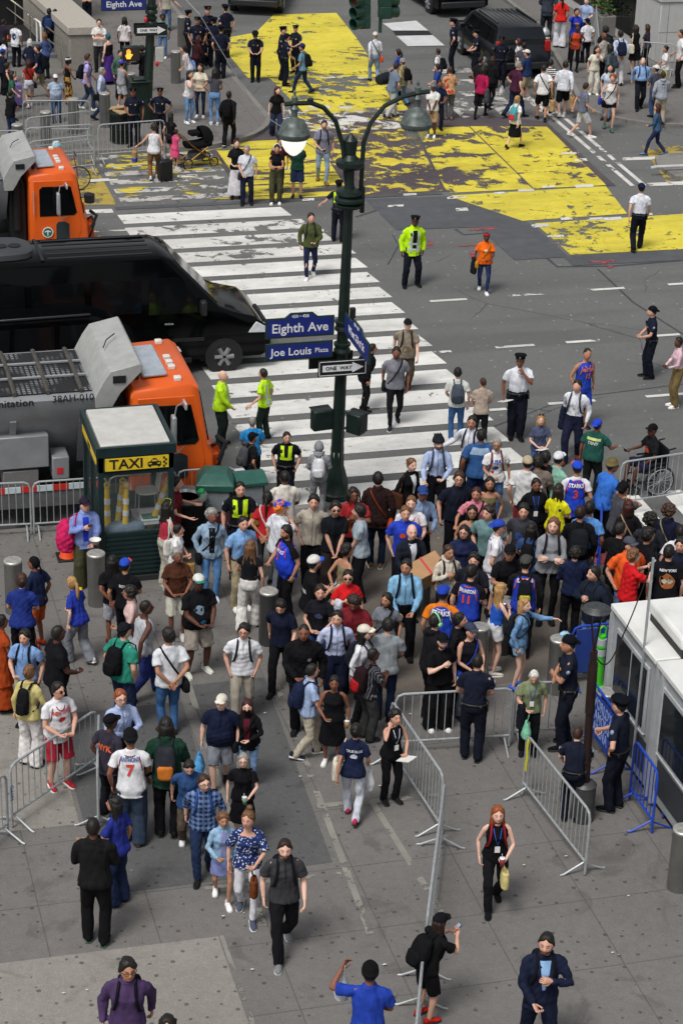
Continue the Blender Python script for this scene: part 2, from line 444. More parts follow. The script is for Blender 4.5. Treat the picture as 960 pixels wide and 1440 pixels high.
def hat_mesh(style, c, c2=None):
    key = ('hat', style, c, c2)
    if key in _cache: return _cache[key]
    mb = MB(); m1 = cloth(c); m2 = cloth(c2 or c)
    if style in ('cap', 'capback'):
        dome(mb, z0=.048, zt=.145)
        s = 1 if style == 'cap' else -1; rows = []
        for t, zz in ((.085, .062), (.12, .066), (.150, .060), (.165, .054)):
            w = .078 if t < .13 else (.066 if t < .16 else .035)
            rows.append([V(w*(k/4-1)*1.0, s*(t-.022*((k/4-1)**2)), zz-.014*((k/4-1)**2)) for k in range(9)])
        vs = [p for r in rows for p in r]; vs2 = [p+V(0, 0, -.005) for p in vs]; n = len(vs); fs = []
        for i in range(3):
            for j in range(8):
                a = i*9+j; q = (a, a+1, a+10, a+9); fs.append(q if s > 0 else q[::-1]); fs.append(tuple(x+n for x in (q[::-1] if s > 0 else q)))
        edge = [0, 1, 2, 3, 4, 5, 6, 7, 8, 17, 26, 35, 34, 33, 32, 31, 30, 29, 28, 27, 18, 9]
        for a, b in zip(edge, edge[1:]+edge[:1]): fs.append((a, b, b+n, a+n))
        mb.add(vs+vs2, fs, 1)
    elif style == 'beanie':
        rings = [ell((0, -.006, z), rx, ry, 20) for z, rx, ry in ((.02, .088, .105), (.02, .094, .11), (.055, .095, .112), (.055, .09, .107), (.10, .086, .1), (.135, .06, .075), (.155, .02, .025))]
        mb.loft(rings)
    elif style == 'durag':
        scalp(mb, .008, .05, .0, -.07, .001); mb.tube([V(0, -.1, -.02), V(0, -.13, -.08), V(.01, -.135, -.16)], [.03, .03, .015], 6, flat=.4)
    elif style == 'police':
        band = plain('cap_band', '#0d1018', .5); badge = plain('cap_badge', '#c9a94a', .35, .8)
        mb.loft([ell((0, -.004, z), rx, ry, 20) for z, rx, ry in ((.05, .088, .106), (.09, .09, .108))], 0)
        mb.loft([ell((0, .0, .088), .09, .108, 16), ell((0, .0, .108), .112, .130, 16, 2.3), ell((0, -.004, .124), .106, .124, 16, 2.3), ell((0, -.004, .132), .06, .07, 16)], 0)
        vs = [V(.078*math.sin(a), .098*math.cos(a), .062) for a in [math.radians(x) for x in range(-60, 61, 15)]]
        o = [V(p.x*1.05, p.y+.045*math.cos(math.asin(min(1, abs(p.x)/.09))), .045) for p in vs]
        n = len(vs); allv = vs+o+[p+V(0, 0, -.004) for p in vs+o]; fs = []
        for i in range(n-1): fs += [(i, i+1, n+i+1, n+i), (2*n+n+i, 2*n+n+i+1, 2*n+i+1, 2*n+i), (n+i, n+i+1, 3*n+i+1, 3*n+i)]
        mb.add(allv, fs, 1); mb.cbox((0, .112, .085), (.03, .012, .036), 2)
        me = mb.mesh('police_cap', [m1, band, badge], True); _cache[key] = me; return me
    elif style == 'helmet':
        dome(mb, z0=.03, zt=.165, rx=.105, ry=.132)
        for k in (-.05, 0, .05): mb.tube([V(k, -.125+abs(k)*.5, .085), V(k*.9, -.06, .158), V(k*.8, .05, .163), V(k, .115-abs(k)*.4, .095)], .011, 5, 1)
    elif style == 'hood':
        v, f, NL, NP = head_grid(True); scalp(mb, .03, .045, -.05, -.12, .004)
        mb.tube([V(-.1, .02, -.13), V(-.07, -.09, -.1), V(0, -.12, -.08), V(.07, -.09, -.1), V(.1, .02, -.13)], [.03, .04, .045, .04, .03], 8)
    elif style == 'bandana':
        mb.loft([ell((0, -.006, z), rx, ry, 20) for z, rx, ry in ((.04, .082, .1), (.045, .092, .109), (.09, .09, .107), (.095, .08, .095))])
    me = mb.mesh('hat', [m1, m2], True); _cache[key] = me; return me
def rot_pt(p, pivot, lean, side=0):
    w = max(0, min(1, (p.z-.88)/.22)); w = w*w*(3-2*w)
    q = p-pivot; q = Matrix.Rotation(-lean*w, 3, 'X') @ q; q = Matrix.Rotation(side*w, 3, 'Y') @ q
    return pivot+q
HANDS = {  # wrist target (outwards, forward, height), elbow pole (outwards, forward, height), curl, back of hand
 'down': ((.265, .03, .90), (.5, -.8, 0), .45), 'fwd': ((.235, .24, .97), (.3, -1, -.3), .5), 'back': ((.25, -.20, .94), (.3, -1, 0), .5),
 'phone': ((.07, .28, 1.20), (.8, -.3, -.8), .7), 'hold': ((.10, .27, 1.05), (.8, -.5, -.5), .9), 'low': ((.12, .24, .97), (.8, -.5, -.2), .7),
 'cross': ((-.045, .205, 1.17), (.9, .1, -.8), .3), 'hip': ((.19, .05, 1.03), (1, -.5, 0), .9), 'pocket': ((.205, .05, .93), (.8, -.8, 0), .9),
 'clasp': ((.035, .20, .90), (.9, -.2, 0), .6), 'behind': ((.05, -.17, .98), (.9, -.4, 0), .5), 'ear': ((.13, .07, 1.50), (.7, .1, -.9), 1.0),
 'mouth': ((.04, .15, 1.46), (.7, .2, -.9), 1.0), 'chest': ((.05, .19, 1.28), (.9, 0, -.8), .6), 'point': ((.32, .48, 1.33), (.6, -.2, -.8), .3),
 'out': ((.34, .32, 1.14), (.5, -.6, -.7), .3), 'side': ((.52, .10, 1.05), (.3, -.6, -.7), .3), 'raise': ((.22, .20, 1.72), (.8, 0, -.6), .3),
 'strap': ((.13, .15, 1.32), (.7, -.3, -.9), 1.0), 'rail': ((.24, .36, 1.06), (.5, -.7, -.6), .9), 'carry': ((.16, .33, 1.08), (.6, -.7, -.6), .4),
 'photo': ((.06, .34, 1.42), (.8, -.1, -.8), .9), 'bag': ((.25, .10, .93), (.6, -.8, 0), 1.1), 'armup': ((.30, .30, 1.50), (.8, -.2, -.6), .5), 'belly': ((.05, .23, 1.08), (.9, -.3, -.5), .5)}
PEOPLE = []
def _mean(p): return sum(p, Vector())/len(p)
class Person: pass
def person(label, px, py, f=180, h=1.75, fy=None, skin=2, hair='short:black', top='tee:#222', bot='pants:#15161c', shoes='#1b1b1e', arms='down', legs='stand',
           lean=4, hd=(0, 0), w=1.0, belly=0, fem=False, beard=0, hat=None, extra='', g=None, group=None, cat='person', side=0, at=None):
    w *= .94; P = Person(); seed = len(PEOPLE)*7+int(px); rs = random.Random(seed)
    # ground place from the top of the head
    hat_h = 0.03 if hat else 0.0
    z0 = g
    if at is None:
        if fy is not None:
            lo, hi = 1.0, 2.3
            zz = z0 if z0 is not None else (SW if on_walk(*G(px, fy, 0)[:2]) else 0.0)
            gp = G(px, fy-2, zz)
            for _ in range(30):
                mid = (lo+hi)/2
                if PIX(gp+np.array([0, 0, mid]))[1] > py: lo = mid
                else: hi = mid
            tot = (lo+hi)/2; tot = max(.85 if h < 1.4 else 1.5, min(2.05, tot)); h = tot-hat_h
            gp = G(px, py, zz+tot)
            z0 = zz
        else:
            h *= HS(py)
            gp = G(px, py, h+hat_h); zz = z0 if z0 is not None else (SW if on_walk(gp[0], gp[1]) else 0.0)
            gp = G(px, py, h+hat_h+zz); z0 = zz
        loc = (gp[0], gp[1], z0)
    else: loc = at
    s = h/1.75
    if legs == 'sit': s = s
    ang = math.radians(f+HEAD0)
    root = thing('person', label, cat, loc, -ang, group, s)
    P.root = root; P.s = s
    fine = py > 560
    VX = (.0135 if py > 950 else .016) if py > 560 else .021
    lean = math.radians(lean); piv = V(0, 0, .95); sr = math.radians(side)
    gw = w; sh = (.165 if fem else .188)*(.6+.4*w); hipw = .92 if not fem else 1.0
    if hd == (0, 0): hd = (rs.uniform(-22, 22), -8)
    if side == 0: side = rs.uniform(-1.8, 1.8); sr = math.radians(side)
    if arms == 'down' and 'hanging' not in label:
        if legs.startswith('walk'): arms = rs.choice(['fwd,back', 'back,fwd', 'down,fwd', 'back,down'])
        elif legs == 'stand': arms = rs.choice(['down,down', 'down,hold', 'low,low', 'low,down', 'pocket,down', 'down,low', 'hold,down', 'pocket,pocket', 'behind,behind'])
    # ---- legs
    drop = 0; feet = []
    if legs == 'walk' or legs.startswith('walk'):
        st = .62 if legs == 'walk' else float(legs[4:])/100; lead = 1 if rs.random() < .5 else -1
        tg = {lead: (.08*lead, st*.48, .085, 0), -lead: (-.08*lead, -st*.52, .085+.09*st, 35*st)}
        drop = -.05*st/.6
    elif legs == 'sit':
        tg = {1: (.13, .50, .20, -8), -1: (-.13, .50, .20, -8)}; drop = -.33
    elif legs == 'wide': tg = {1: (.17, .02, .085, 0), -1: (-.17, -.02, .085, 0)}; drop = -.012
    else:
        a = rs.uniform(-.05, .05); b_ = rs.uniform(.08, .12)
        tg = {1: (b_, a, .085, 0), -1: (-b_, -a, .085, 0)}
    D = V(0, 0, drop); L = {}
    for sd_ in (1, -1):
        x, y, z, hl = tg[sd_]; hip = V(.092*sd_*hipw, 0, .90)+D; an = V(x, y, z)
        kn, an = ik(hip, an, .425, .405, V(.25*sd_, 1, .0)); L[sd_] = (hip, kn, an, hl)
    def T(p): return rot_pt(Vector(p), piv, lean, sr)+D
    # ---- arms
    arms = arms.split(','); arms = arms if len(arms) == 2 else arms*2     # right, left
    A = {}
    for sd_, nm in ((1, arms[0]), (-1, arms[1])):
        tgt, pole, curl = HANDS[nm]; shd = T((sh*sd_, -.01, 1.405))
        j = lambda q: q+rs.uniform(-.012, .012)
        wr = T((j(tgt[0])*sd_*(gw**.5 if tgt[0] > .2 else 1), j(tgt[1])+(belly*.05 if .1 < tgt[1] < .3 else 0), j(tgt[2])))
        el, wr = ik(shd, wr, .285, .255, Vector((pole[0]*sd_, pole[1], pole[2])))
        A[sd_] = (shd, el, wr, curl, nm)
    P.A, P.T, P.L = A, T, L
    # ---- garments
    tk, _, tcs = top.partition(':'); tcs = tcs.split('/') if tcs else ['#222222']; bk, _, bcs = bot.partition(':'); bcs = bcs.split('/') if bcs else ['#222222']
    def mk(cs): return cloth(cs[0], cs[1] if len(cs) > 2 else None, cs[2] if len(cs) > 2 else None)
    bx, by = (.04*belly, .075*belly)
    def torso(grow=0.0, zs=None, fit=1.0):
        R = []
        for z, rx, ry, yo in zs:
            b = math.exp(-((z-1.08)/.14)**2)
            rx = rx*(.55+.45*gw)+bx*b+grow; ry = ry*(.6+.4*gw)+by*b*.75+grow; yo = yo+by*b*.45
            R.append([T(p) for p in ell((0, yo, z), rx, ry, 18, 2.25)])
        return R
    if fem: base = [(.84, .10, .08, 0), (.92, .168, .112, -.01), (1.0, .155, .102, 0), (1.10, .128, .09, 0), (1.20, .136, .098, .005), (1.29, .148, .112, .018), (1.38, .142, .088, -.0), (1.43, .112, .066, -.01), (1.475, .06, .052, -.012)]
    else: base = [(.84, .11, .085, 0), (.92, .160, .108, -.005), (1.0, .153, .102, 0), (1.10, .148, .10, 0), (1.20, .155, .105, .003), (1.30, .165, .112, .008), (1.38, .160, .098, -.0), (1.43, .130, .074, -.01), (1.475, .072, .058, -.012)]
    sleeve = {'tee': .62, 'polo': .6, 'shirts': .66, 'shirt': 2, 'tank': 0, 'cami': 0, 'jacket': 2, 'hoodie': 2, 'sweater': 2, 'dress': .3, 'police': .62, 'jersey': 0, 'uni': .62, 'rolled': 1.45, 'hiviz': 2, 'vestl': 2, 'blazer': 2, 'crop': .25, 'denimj': 2, 'long': 2, 'offsh': .9}[tk]
    slim = .85 if fem else 1.0
    # body
    mb = MB()
    covered = -.016 if tk not in ('tank', 'cami', 'jersey', 'offsh') else -.012
    mb.loft(torso(covered, base))
    mb.tube([T((0, -.008, 1.42)), T((0, -.004, 1.50)), T((0, .008, 1.58))], [.062*gw**.5, .054 if not fem else .046, .052 if not fem else .044], 12)
    am = (.5+.5*gw)*slim
    for sd_ in (1, -1):
        shd, el, wr, _, _ = A[sd_]
        inner = T((.06*sd_, -.012, 1.435)); s1 = shd+(T((sh*sd_*.82, -.01, 1.418))-shd); s2 = shd.lerp(el, .14)
        mb.tube([inner, s1, s2, shd.lerp(el, .38), shd.lerp(el, .8), el, el.lerp(wr, .3), el.lerp(wr, .75), wr], [r*am for r in (.036, .046, .052, .048, .041, .038, .041, .031, .026)], 10)
        hip, kn, an, hl = L[sd_]
        mb.tube([hip+V(0, 0, .03), hip.lerp(kn, .15), hip.lerp(kn, .6), kn, kn.lerp(an, .3), kn.lerp(an, .75), an+V(0, 0, -.01)], [r*am for r in (.085, .09, .07, .054, .056, .042, .036)], 10)
    sk = srgb(SKIN[skin]) if skin in SKIN else srgb(skin)
    me = remesh(mb, VX*1.15, 2)
    # head and hands joined to the body mesh
    nb = len(me.vertices); co = np.empty(nb*3); me.vertices.foreach_get('co', co); co = co.reshape(-1, 3)
    hv, hf, NL, NP = head_grid(fine)
    hy, hp = math.radians(hd[0]), math.radians(hd[1])
    neck = T((0, .008, 1.55)); HM = Matrix.Translation(neck) @ Matrix.Rotation(-lean*.35, 4, 'X') @ Matrix.Rotation(sr, 4, 'Y') @ Matrix.Rotation(-hy, 4, 'Z') @ Matrix.Rotation(-hp, 4, 'X') @ Matrix.Translation(V(0, .018, .085)) @ Matrix.Diagonal((1.06, 1.06, 1.06, 1))
    P.HM = HM; P.hm0 = HM
    hname, _, hcol = hair.partition(':'); hcol = hcol or 'black'; hc = HC.get(hcol, hcol)
    fc = face_cols(hv, SKIN.get(skin, skin), hc if hname != 'bald' else '#2a1c14', beard, None)
    H4 = np.array(HM); hw = hv@H4[:3, :3].T+H4[:3, 3]
    hb = MB()
    for sd_ in (1, -1):
        shd, el, wr, curl, nm = A[sd_]; d = (wr-el).normalized()
        inw = V(-sd_, 0, 0)
        if nm in ('down', 'fwd', 'back', 'bag', 'pocket', 'clasp', 'side', 'rail'): back = V(sd_, .2, .1)
        elif nm in ('phone', 'hold', 'carry', 'photo', 'out', 'low', 'belly'): back = V(.3*sd_, .2, -1)
        else: back = V(.3*sd_, 1, .4)
        if nm in ('carry', 'hold', 'phone'): d = (d+V(-.5*sd_, .3, .1)).normalized()
        hand_mesh(hb, wr, d, back, sd_, curl)
    nh = len(hw); hv2 = np.array(hb.v)
    V0 = [tuple(p) for p in co]+[tuple(p) for p in hw]+[tuple(p) for p in hv2]
    pf = [tuple(p.vertices) for p in me.polygons]+[tuple(i+nb for i in q) for q in hf]+[tuple(i+nb+nh for i in q) for q in hb.f]
    me2 = bpy.data.meshes.new('body'); me2.from_pydata(V0, [], pf); me2.materials.append(skinmat()); me2.polygons.foreach_set('use_smooth', [True]*len(pf))
    ca = me2.color_attributes.new('Col', 'FLOAT_COLOR', 'POINT'); cc = np.ones((len(V0), 4)); cc[:, :3] = np.array(sk); cc[nb:nb+nh, :3] = fc; ca.data.foreach_set('color', cc.ravel())
    me2.validate(); bpy.data.meshes.remove(me); P.body = link('body', me2, root)
    # ---- top
    tuck = tk in ('shirt', 'police', 'uni', 'vestl', 'cami') or 'tuck' in extra
    if tk in ('crop',): tuck = True
    hem = 1.0 if tuck else {'jacket': .80, 'blazer': .78, 'dress': .62, 'tank': .84, 'jersey': .80, 'cami': .93, 'hiviz': .80, 'denimj': .86, 'hoodie': .86}.get(tk, .87)
    if 'crop' in extra or tk == 'crop': hem = 1.06
    loose = .012 if tk in ('police', 'uni', 'cami', 'crop', 'shirt') else (.020 if tk == 'blazer' else .026 if tk in ('jacket', 'hoodie', 'hiviz', 'sweater') else .019)
    tb = MB(); zs = []
    for z, rx, ry, yo in base:
        if z < hem-.02: continue
        if z > 1.45 and tk in ('tank', 'cami', 'jersey'): continue
        if tk in ('tank', 'jersey', 'cami') and z > 1.4: rx = .115; ry = .07
        if tk == 'offsh' and z > 1.4: continue
        k = 0 if tuck or z > 1.15 else (1.15-z)*.11
        zs.append((z, rx+k, ry+k, yo))
    k = .0 if tuck else .022
    rx0, ry0 = ((.16, .108) if not fem else (.158, .105))
    if not zs or zs[0][0] > hem+.01: zs.insert(0, (hem, max(rx0+k, (zs[0][1]+.004) if zs and not tuck else 0), ry0+k, 0))
    if tk == 'dress': zs = [(hem-.08, .24, .19, 0), (hem+.06, .215, .165, 0), (.82, .19, .135, 0)]+[q for q in zs if q[0] > .88]
    if tk in ('tank', 'jersey') : zs.append((1.455, .085, .055, -.012))
    elif tk == 'cami': zs = [q for q in zs if q[0] < 1.36]; zs.append((1.37, .13, .085, .0))
    elif tk != 'offsh': zs.append((1.505, .060 if not tk == 'hoodie' else .075, .062, -.008))
    tb.loft(torso(loose, zs))
    if sleeve:
        for sd_ in (1, -1):
            shd, el, wr, _, nm = A[sd_]; inner = T((.05*sd_, -.012, 1.45)); s1 = T((sh*sd_*.80, -.01, 1.42)); shd = shd.lerp(el, .13)
            Ri, Rs, R1, R2, R3 = [(x+loose*.5)*am for x in (.034, .045, .056, .053, .046)]
            if sleeve >= 2: pts = [inner, s1, shd, shd.lerp(el, .4), el, el.lerp(wr, .5), wr]; rr = [Ri, Rs, R1, R2, R3+.004, .042*am+loose*.4, .032*am+loose*.35]
            elif sleeve > 1: pts = [inner, s1, shd, shd.lerp(el, .4), el, el.lerp(wr, .3)]; rr = [Ri, Rs, R1, R2, R3+.002, .048*am]
            else:
                e = shd.lerp(el, sleeve); fl = .006 if tk in ('police', 'uni', 'crop') else .016
                pts = [inner, s1, shd, shd.lerp(e, .55), e]; rr = [Ri, Rs, R1, R2+fl*.5, R2+fl]
            tb.tube(pts, rr, 10)
    if tk in ('shirt', 'polo', 'shirts', 'rolled', 'jacket', 'denimj', 'police', 'uni', 'vestl'):   # stand-up collar
        tb.tube([T((0, -.012, 1.465)), T((0, -.004, 1.515))], [.072, .062], 12)
    if tk == 'jacket' or tk == 'hiviz': tb.tube([T((0, -.03, 1.46)), T((0, -.03, 1.53))], [.085, .08], 12)
    if 'hoodn' in extra or tk == 'hoodie': tb.tube([T((-.09, .0, 1.50)), T((-.06, -.08, 1.50)), T((0, -.11, 1.48)), T((.06, -.08, 1.50)), T((.09, 0, 1.50))], [.03, .045, .055, .045, .03], 8)
    name = {'dress': 'dress', 'jacket': 'jacket', 'blazer': 'blazer', 'hoodie': 'hoodie', 'tank': 'tank_top', 'jersey': 'jersey', 'hiviz': 'jacket', 'denimj': 'jacket', 'cami': 'camisole', 'police': 'uniform_shirt', 'uni': 'uniform_shirt', 'sweater': 'sweater'}.get(tk, 'shirt')
    P.top = link(name, remesh(tb, VX, 2 if fine else 1, .012 if tk not in ('police', 'uni', 'shirt', 'crop') else .010, seed, [mk(tcs)]), root)
    P.bvh = None
    if tk == 'jersey' and len(tcs) > 1 and len(tcs) != 3:      # t-shirt worn under the jersey
        ub = MB(); zz = [(1.2, .14, .095, 0), (1.35, .155, .10, 0), (1.43, .14, .075, -.01), (1.50, .06, .058, -.008)]; ub.loft(torso(.004, zz))
        for sd_ in (1, -1):
            shd, el, wr, _, nm = A[sd_]; inner = T((.05*sd_, -.012, 1.445)); e = shd.lerp(el, .62 if tcs[1][-1] != 'L' else 1); pts = [inner, T((sh*sd_*.8, -.01, 1.42)), shd.lerp(el, .13), shd.lerp(e, .6), e]; rr = [.038*am, .05*am, .063*am, .064*am, .07*am]
            if tcs[1][-1] == 'L': pts += [wr]; rr = [.038*am, .05*am, .06*am, .056*am, .05*am, .036*am]
            ub.tube(pts, rr, 10)
        link('undershirt', remesh(ub, VX, 2, .004, seed+1, [cloth(tcs[1].rstrip('L'))]), root)
    # ---- bottom
    bb = MB(); bw = bcs
    if bk in ('skirt', 'longskirt', 'midskirt'):
        zb = {'skirt': .60, 'midskirt': .45, 'longskirt': .12}[bk]; fl = {'skirt': .21, 'midskirt': .24, 'longskirt': .28}[bk]
        rg = []
        for z, r in ((zb, fl), (zb+.15 if zb < .5 else .72, fl*.93), (.88, .178), (1.03, .145)):
            r = r*(.6+.4*gw); rg.append([T(p) for p in ell((0, 0, z), r, r*.78, 20)])
        bb.loft(rg)
    elif bk != 'none':
        rw = {'pants': (.098, .078, .070), 'jeans': (.094, .068, .060), 'slim': (.090, .062, .048), 'wide': (.105, .105, .120), 'leggings': (.086, .060, .044), 'shorts': (.105, .105, .1), 'short': (.105, .11, .1), 'baggy': (.112, .105, .095), 'cargo': (.105, .09, .08), 'police': (.100, .080, .068)}[bk]
        hipz = [(.86, .155, .108, -.005), (.93, .170, .116, -.008), (1.0, .160, .108, 0), (1.04, .152, .104, 0)]
        if bk not in ('wide',): pass
        bb.loft(torso(.012, hipz))
        for sd_ in (1, -1):
            hip, kn, an, hl = L[sd_]; q = am if am > 1 else am*.5+.5
            if bk == 'shorts': pts = [hip+V(0, 0, .02), hip.lerp(kn, .3), hip.lerp(kn, .95)]; rr = [.10*q, .108*q, .10*q]
            elif bk == 'short': pts = [hip+V(0, 0, .02), hip.lerp(kn, .2), hip.lerp(kn, .42)]; rr = [.10*q, .108*q, .108*q]
            else:
                end = an+V(0, 0, -.045 if rw[2] > .065 else -.015); pts = [hip+V(0, 0, .02), hip.lerp(kn, .25), hip.lerp(kn, .7), kn, kn.lerp(an, .5), end]
                rr = [rw[0]*q, (rw[0]+.004)*q, (rw[0]*.45+rw[1]*.55)*q, rw[1]*q, (rw[1]+rw[2])/2*q, rw[2]*q]
            bb.tube(pts, rr, 12)
    if bk != 'none':
        nm = 'skirt' if 'skirt' in bk else ('shorts' if bk.startswith('short') else 'trousers')
        bm = mk(bcs)
        link(nm, remesh(bb, VX*1.05, 2 if fine else 1, .010, seed+3, [bm]), root)
    # ---- shoes
    sc_ = shoes.split('/'); sm = shoe_mesh(sc_[0], sc_[1] if len(sc_) > 1 else ('#e6e6e2' if srgb(sc_[0])[1] > .3 else '#222326'))
    for sd_ in (1, -1):
        hip, kn, an, hl = L[sd_]; o = link('shoe', sm, root)
        o.location = an+V(0, 0, -.085 if not hl else -.08)+V(0, .01, 0); o.rotation_euler = (math.radians(-hl), 0, -.15*sd_)
        if hl > 0: o.location = an+V(0, -.02, -.07)
    # ---- hair, hats
    def on_head(nm, me, extraM=None):
        o = link(nm, me, root); o.matrix_basis = HM @ (extraM or Matrix.Identity(4)); return o
    if hname != 'bald' and hat is None or hname in ('long', 'longer', 'shoulder', 'bob', 'ponytail', 'bun', 'braid', 'dreads'):
        if not (hat and hat.startswith(('hood', 'beanie')) and hname == 'short'): on_head('hair', hair_mesh(hname, hcol))
    elif hat and hname not in ('bald',) and not hat.startswith(('hood',)):
        on_head('hair', hair_mesh('buzz' if hname in ('short', 'buzz', 'balding') else hname, hcol))
    if hat:
        hk, _, hcs = hat.partition(':'); hcs = hcs.split('/'); nm = {'police': 'police_cap', 'beanie': 'beanie', 'helmet': 'helmet', 'hood': 'hood', 'durag': 'head_scarf', 'bandana': 'headband'}.get(hk, 'cap')
        on_head(nm, hat_mesh(hk, hcs[0], hcs[1] if len(hcs) > 1 else None))
    P.w = gw; P.belly = belly
    if tk in ('shirt', 'shirts', 'polo', 'rolled', 'denimj', 'long') and fine and 60 < f % 360 < 300:
        z_ = 1.28 if tk == 'polo' else hem+.02; _front(P, [(-.009, z_), (.009, z_), (.009, 1.46), (-.009, 1.46)], '#%02x%02x%02x' % tuple(int(int(tcs[0].lstrip('#')[i:i+2], 16)*.74) for i in (0, 2, 4)) if len(tcs[0]) == 7 else '#333333', 'placket', cols=1, lift=.005)
    P.fine = fine; P.label = label; P.fem = fem; P.belly = belly
    ex = extra.split()
    for e in ex:
        k, _, v = e.partition(':'); v = v.split('/') if v else []
        if k == 'shades': on_head('sunglasses', _shades('#0b0b0d'))
        elif k == 'glasses': on_head('glasses', _shades('#1a1512', True))
        elif k == 'mask': on_head('face_mask', _mask(v[0] if v else '#101013'))
        elif k == 'phones': on_head('headphones', _headphones(v[0]))
        elif k == 'headshades': on_head('sunglasses', _shades(v[0] if v else '#0b0b0d'), Matrix.Translation(V(0, -.02, .085)) @ Matrix.Rotation(.6, 4, 'X'))
        elif k == 'belt': _belt(P, v[0] if v else '#101013')
        elif k == 'duty': _belt(P, '#0c0d12', True)
        elif k == 'bp': _backpack(P, v[0], float(v[1]) if len(v) > 1 else 1.0, v[2] if len(v) > 2 else None)
        elif k == 'sling': _sling(P, v[0], v[1] if len(v) > 1 else None)
        elif k == 'sback': _sling(P, v[0], v[1] if len(v) > 1 else None, back=True)
        elif k == 'tote': _tote(P, v[0], v[1] if len(v) > 1 else 'R')
        elif k in ('hbag', 'pbag', 'paper', 'box'): _handbag(P, k, v[0], v[1] if len(v) > 1 else 'R')
        elif k == 'phone': _inhand(P, 'phone', v[0] if v else 'R')
        elif k == 'cup': _inhand(P, 'cup', v[0] if v else 'R', v[1] if len(v) > 1 else '#e8e6e0')
        elif k == 'papers': _inhand(P, 'papers', v[0] if v else 'R')
        elif k == 'coat': _inhand(P, 'coat', v[0] if v else 'R', v[1] if len(v) > 1 else '#14151a')
        elif k == 'lanyard': _lanyard(P, v[0] if v else '#2b4aa8')
        elif k == 'open': _front(P, [(-.018, 1.08), (.018, 1.08), (.062, 1.455), (-.062, 1.455)] if tk == 'blazer' else [(-.045, .98), (.045, .98), (.055, 1.44), (-.055, 1.44)], v[0], 'shirt_front')
        if k == 'open' and tk == 'blazer':
            for q in (-1, 1): _front(P, [(q*.026-.012, 1.06), (q*.026+.012, 1.06), (q*.085+.024, 1.44), (q*.085-.024, 1.44)], tcs[0], 'lapel', lift=.014, cols=2)
        elif k == 'vest': _vest(P, v[0])
        elif k == 'badge': _badges(P)
        elif k == 'txt': _text(P, v[0].replace('_', ' '), float(v[1]), float(v[2]), v[3], v[4] if len(v) > 4 else 'F')
        elif k == 'blob': _blob(P, float(v[0]), float(v[1]), float(v[2]), float(v[3]), v[4], v[5] if len(v) > 5 else 'F')
        elif k == 'stripes': _stripes(P)
        elif k == 'trim': _trim(P, v[0])
    PEOPLE.append(P); return P
def _shades(c, thin=False):
    key = ('sh', c, thin)
    if key in _cache: return _cache[key]
    mb = MB()
    for x in (-.033, .033):
        if thin:
            pts = [V(x+.024*math.cos(a), .098, .005+.017*math.sin(a)) for a in [k*math.pi/5 for k in range(11)]]; mb.tube(pts, .0028, 4)
        else: mb.loft([[V(x+.026*math.cos(a), y, .005+.02*math.sin(a)) for a in [k*math.pi/5 for k in range(10)]] for y in (.092, .099)])
        mb.tube([V(x*1.75, .094, .01), V(math.copysign(.082, x), .05, .01), V(math.copysign(.084, x), -.01, .004)], .0035, 4)
    mb.tube([V(-.012, .104, .008), V(.012, .104, .008)], .003, 4)
    me = mb.mesh('glasses', [plain('lens', c, .15)], True); _cache[key] = me; return me
def _mask(c):
    key = ('mask', c)
    if key in _cache: return _cache[key]
    mb = MB(); vs = []; 
    for z, w, y in ((-.01, .05, .106), (-.035, .062, .112), (-.07, .058, .108), (-.1, .04, .09)):
        vs.append([V(w*math.sin(a), y*math.cos(a*.8), z) for a in [(-1+k/4)*1.2 for k in range(9)]])
    n = 9; al = [p for r in vs for p in r]; inn = [p*.93 for p in al]; N = len(al); fs = []
    for i in range(3):
        for j in range(8): q = (i*n+j, i*n+j+1, (i+1)*n+j+1, (i+1)*n+j); fs += [q[::-1], tuple(x+N for x in q)]
    mb.add(al+inn, fs); me = mb.mesh('mask', [cloth(c)], True); _cache[key] = me; return me
def _headphones(c):
    mb = MB(); mb.tube([V(-.092, -.005, 0), V(-.09, -.005, .07), V(-.05, -.005, .135), V(0, -.005, .15), V(.05, -.005, .135), V(.09, -.005, .07), V(.092, -.005, 0)], .012, 6)
    for x in (-1, 1): mb.loft([[V(x*xx, -.005+r*math.cos(a), -.008+r*math.sin(a)) for a in [k*math.pi/6 for k in range(12)]] for xx, r in ((.08, .032), (.105, .036), (.112, .028))])
    return mb.mesh('headphones', [plain('plastic', c, .4)], True)
def ring(P, z, rx, ry, r, mat, name, n=24, off=0, flat=1.0):
    mb = MB(); T = P.T; bx, by = .04*P.belly, .075*P.belly; b = math.exp(-((z-1.08)/.14)**2)
    rx = rx*(.55+.45*P.w)+bx*b; ry = ry*(.6+.4*P.w)+by*b*.75; yo = by*b*.45
    pts = [T(p) for p in ell((0, yo, z), rx, ry, n, 2.25)]; pts.append(pts[0])
    mb.tube(pts, r, 6, 0, flat); return mb, pts
def _belt(P, c, duty=False):
    mb, pts = ring(P, .985, .178 if not P.fem else .176, .125, .02 if duty else .014, None, 'belt')
    T = P.T
    if duty:
        for k, (dx, dy, dz) in ((2, (.03, .05, .09)), (6, (.07, .03, .06)), (10, (.03, .05, .14)), (14, (.06, .03, .07)), (20, (.06, .03, .06)), (0, (.035, .07, .16))):
            c_ = pts[k]; mb.cbox((c_.x*1.06, c_.y*1.06, c_.z-.02 if dz < .12 else c_.z-.05), (dx, dy, dz))
    mb.obj('duty_belt' if duty else 'belt', plain('leather', c, .5), P.root, True)
def bvh_of(P):
    if P.bvh is None:
        me = P.top.data; P.bvh = BVHTree.FromPolygons([v.co.copy() for v in me.vertices], [tuple(p.vertices) for p in me.polygons])
    return P.bvh
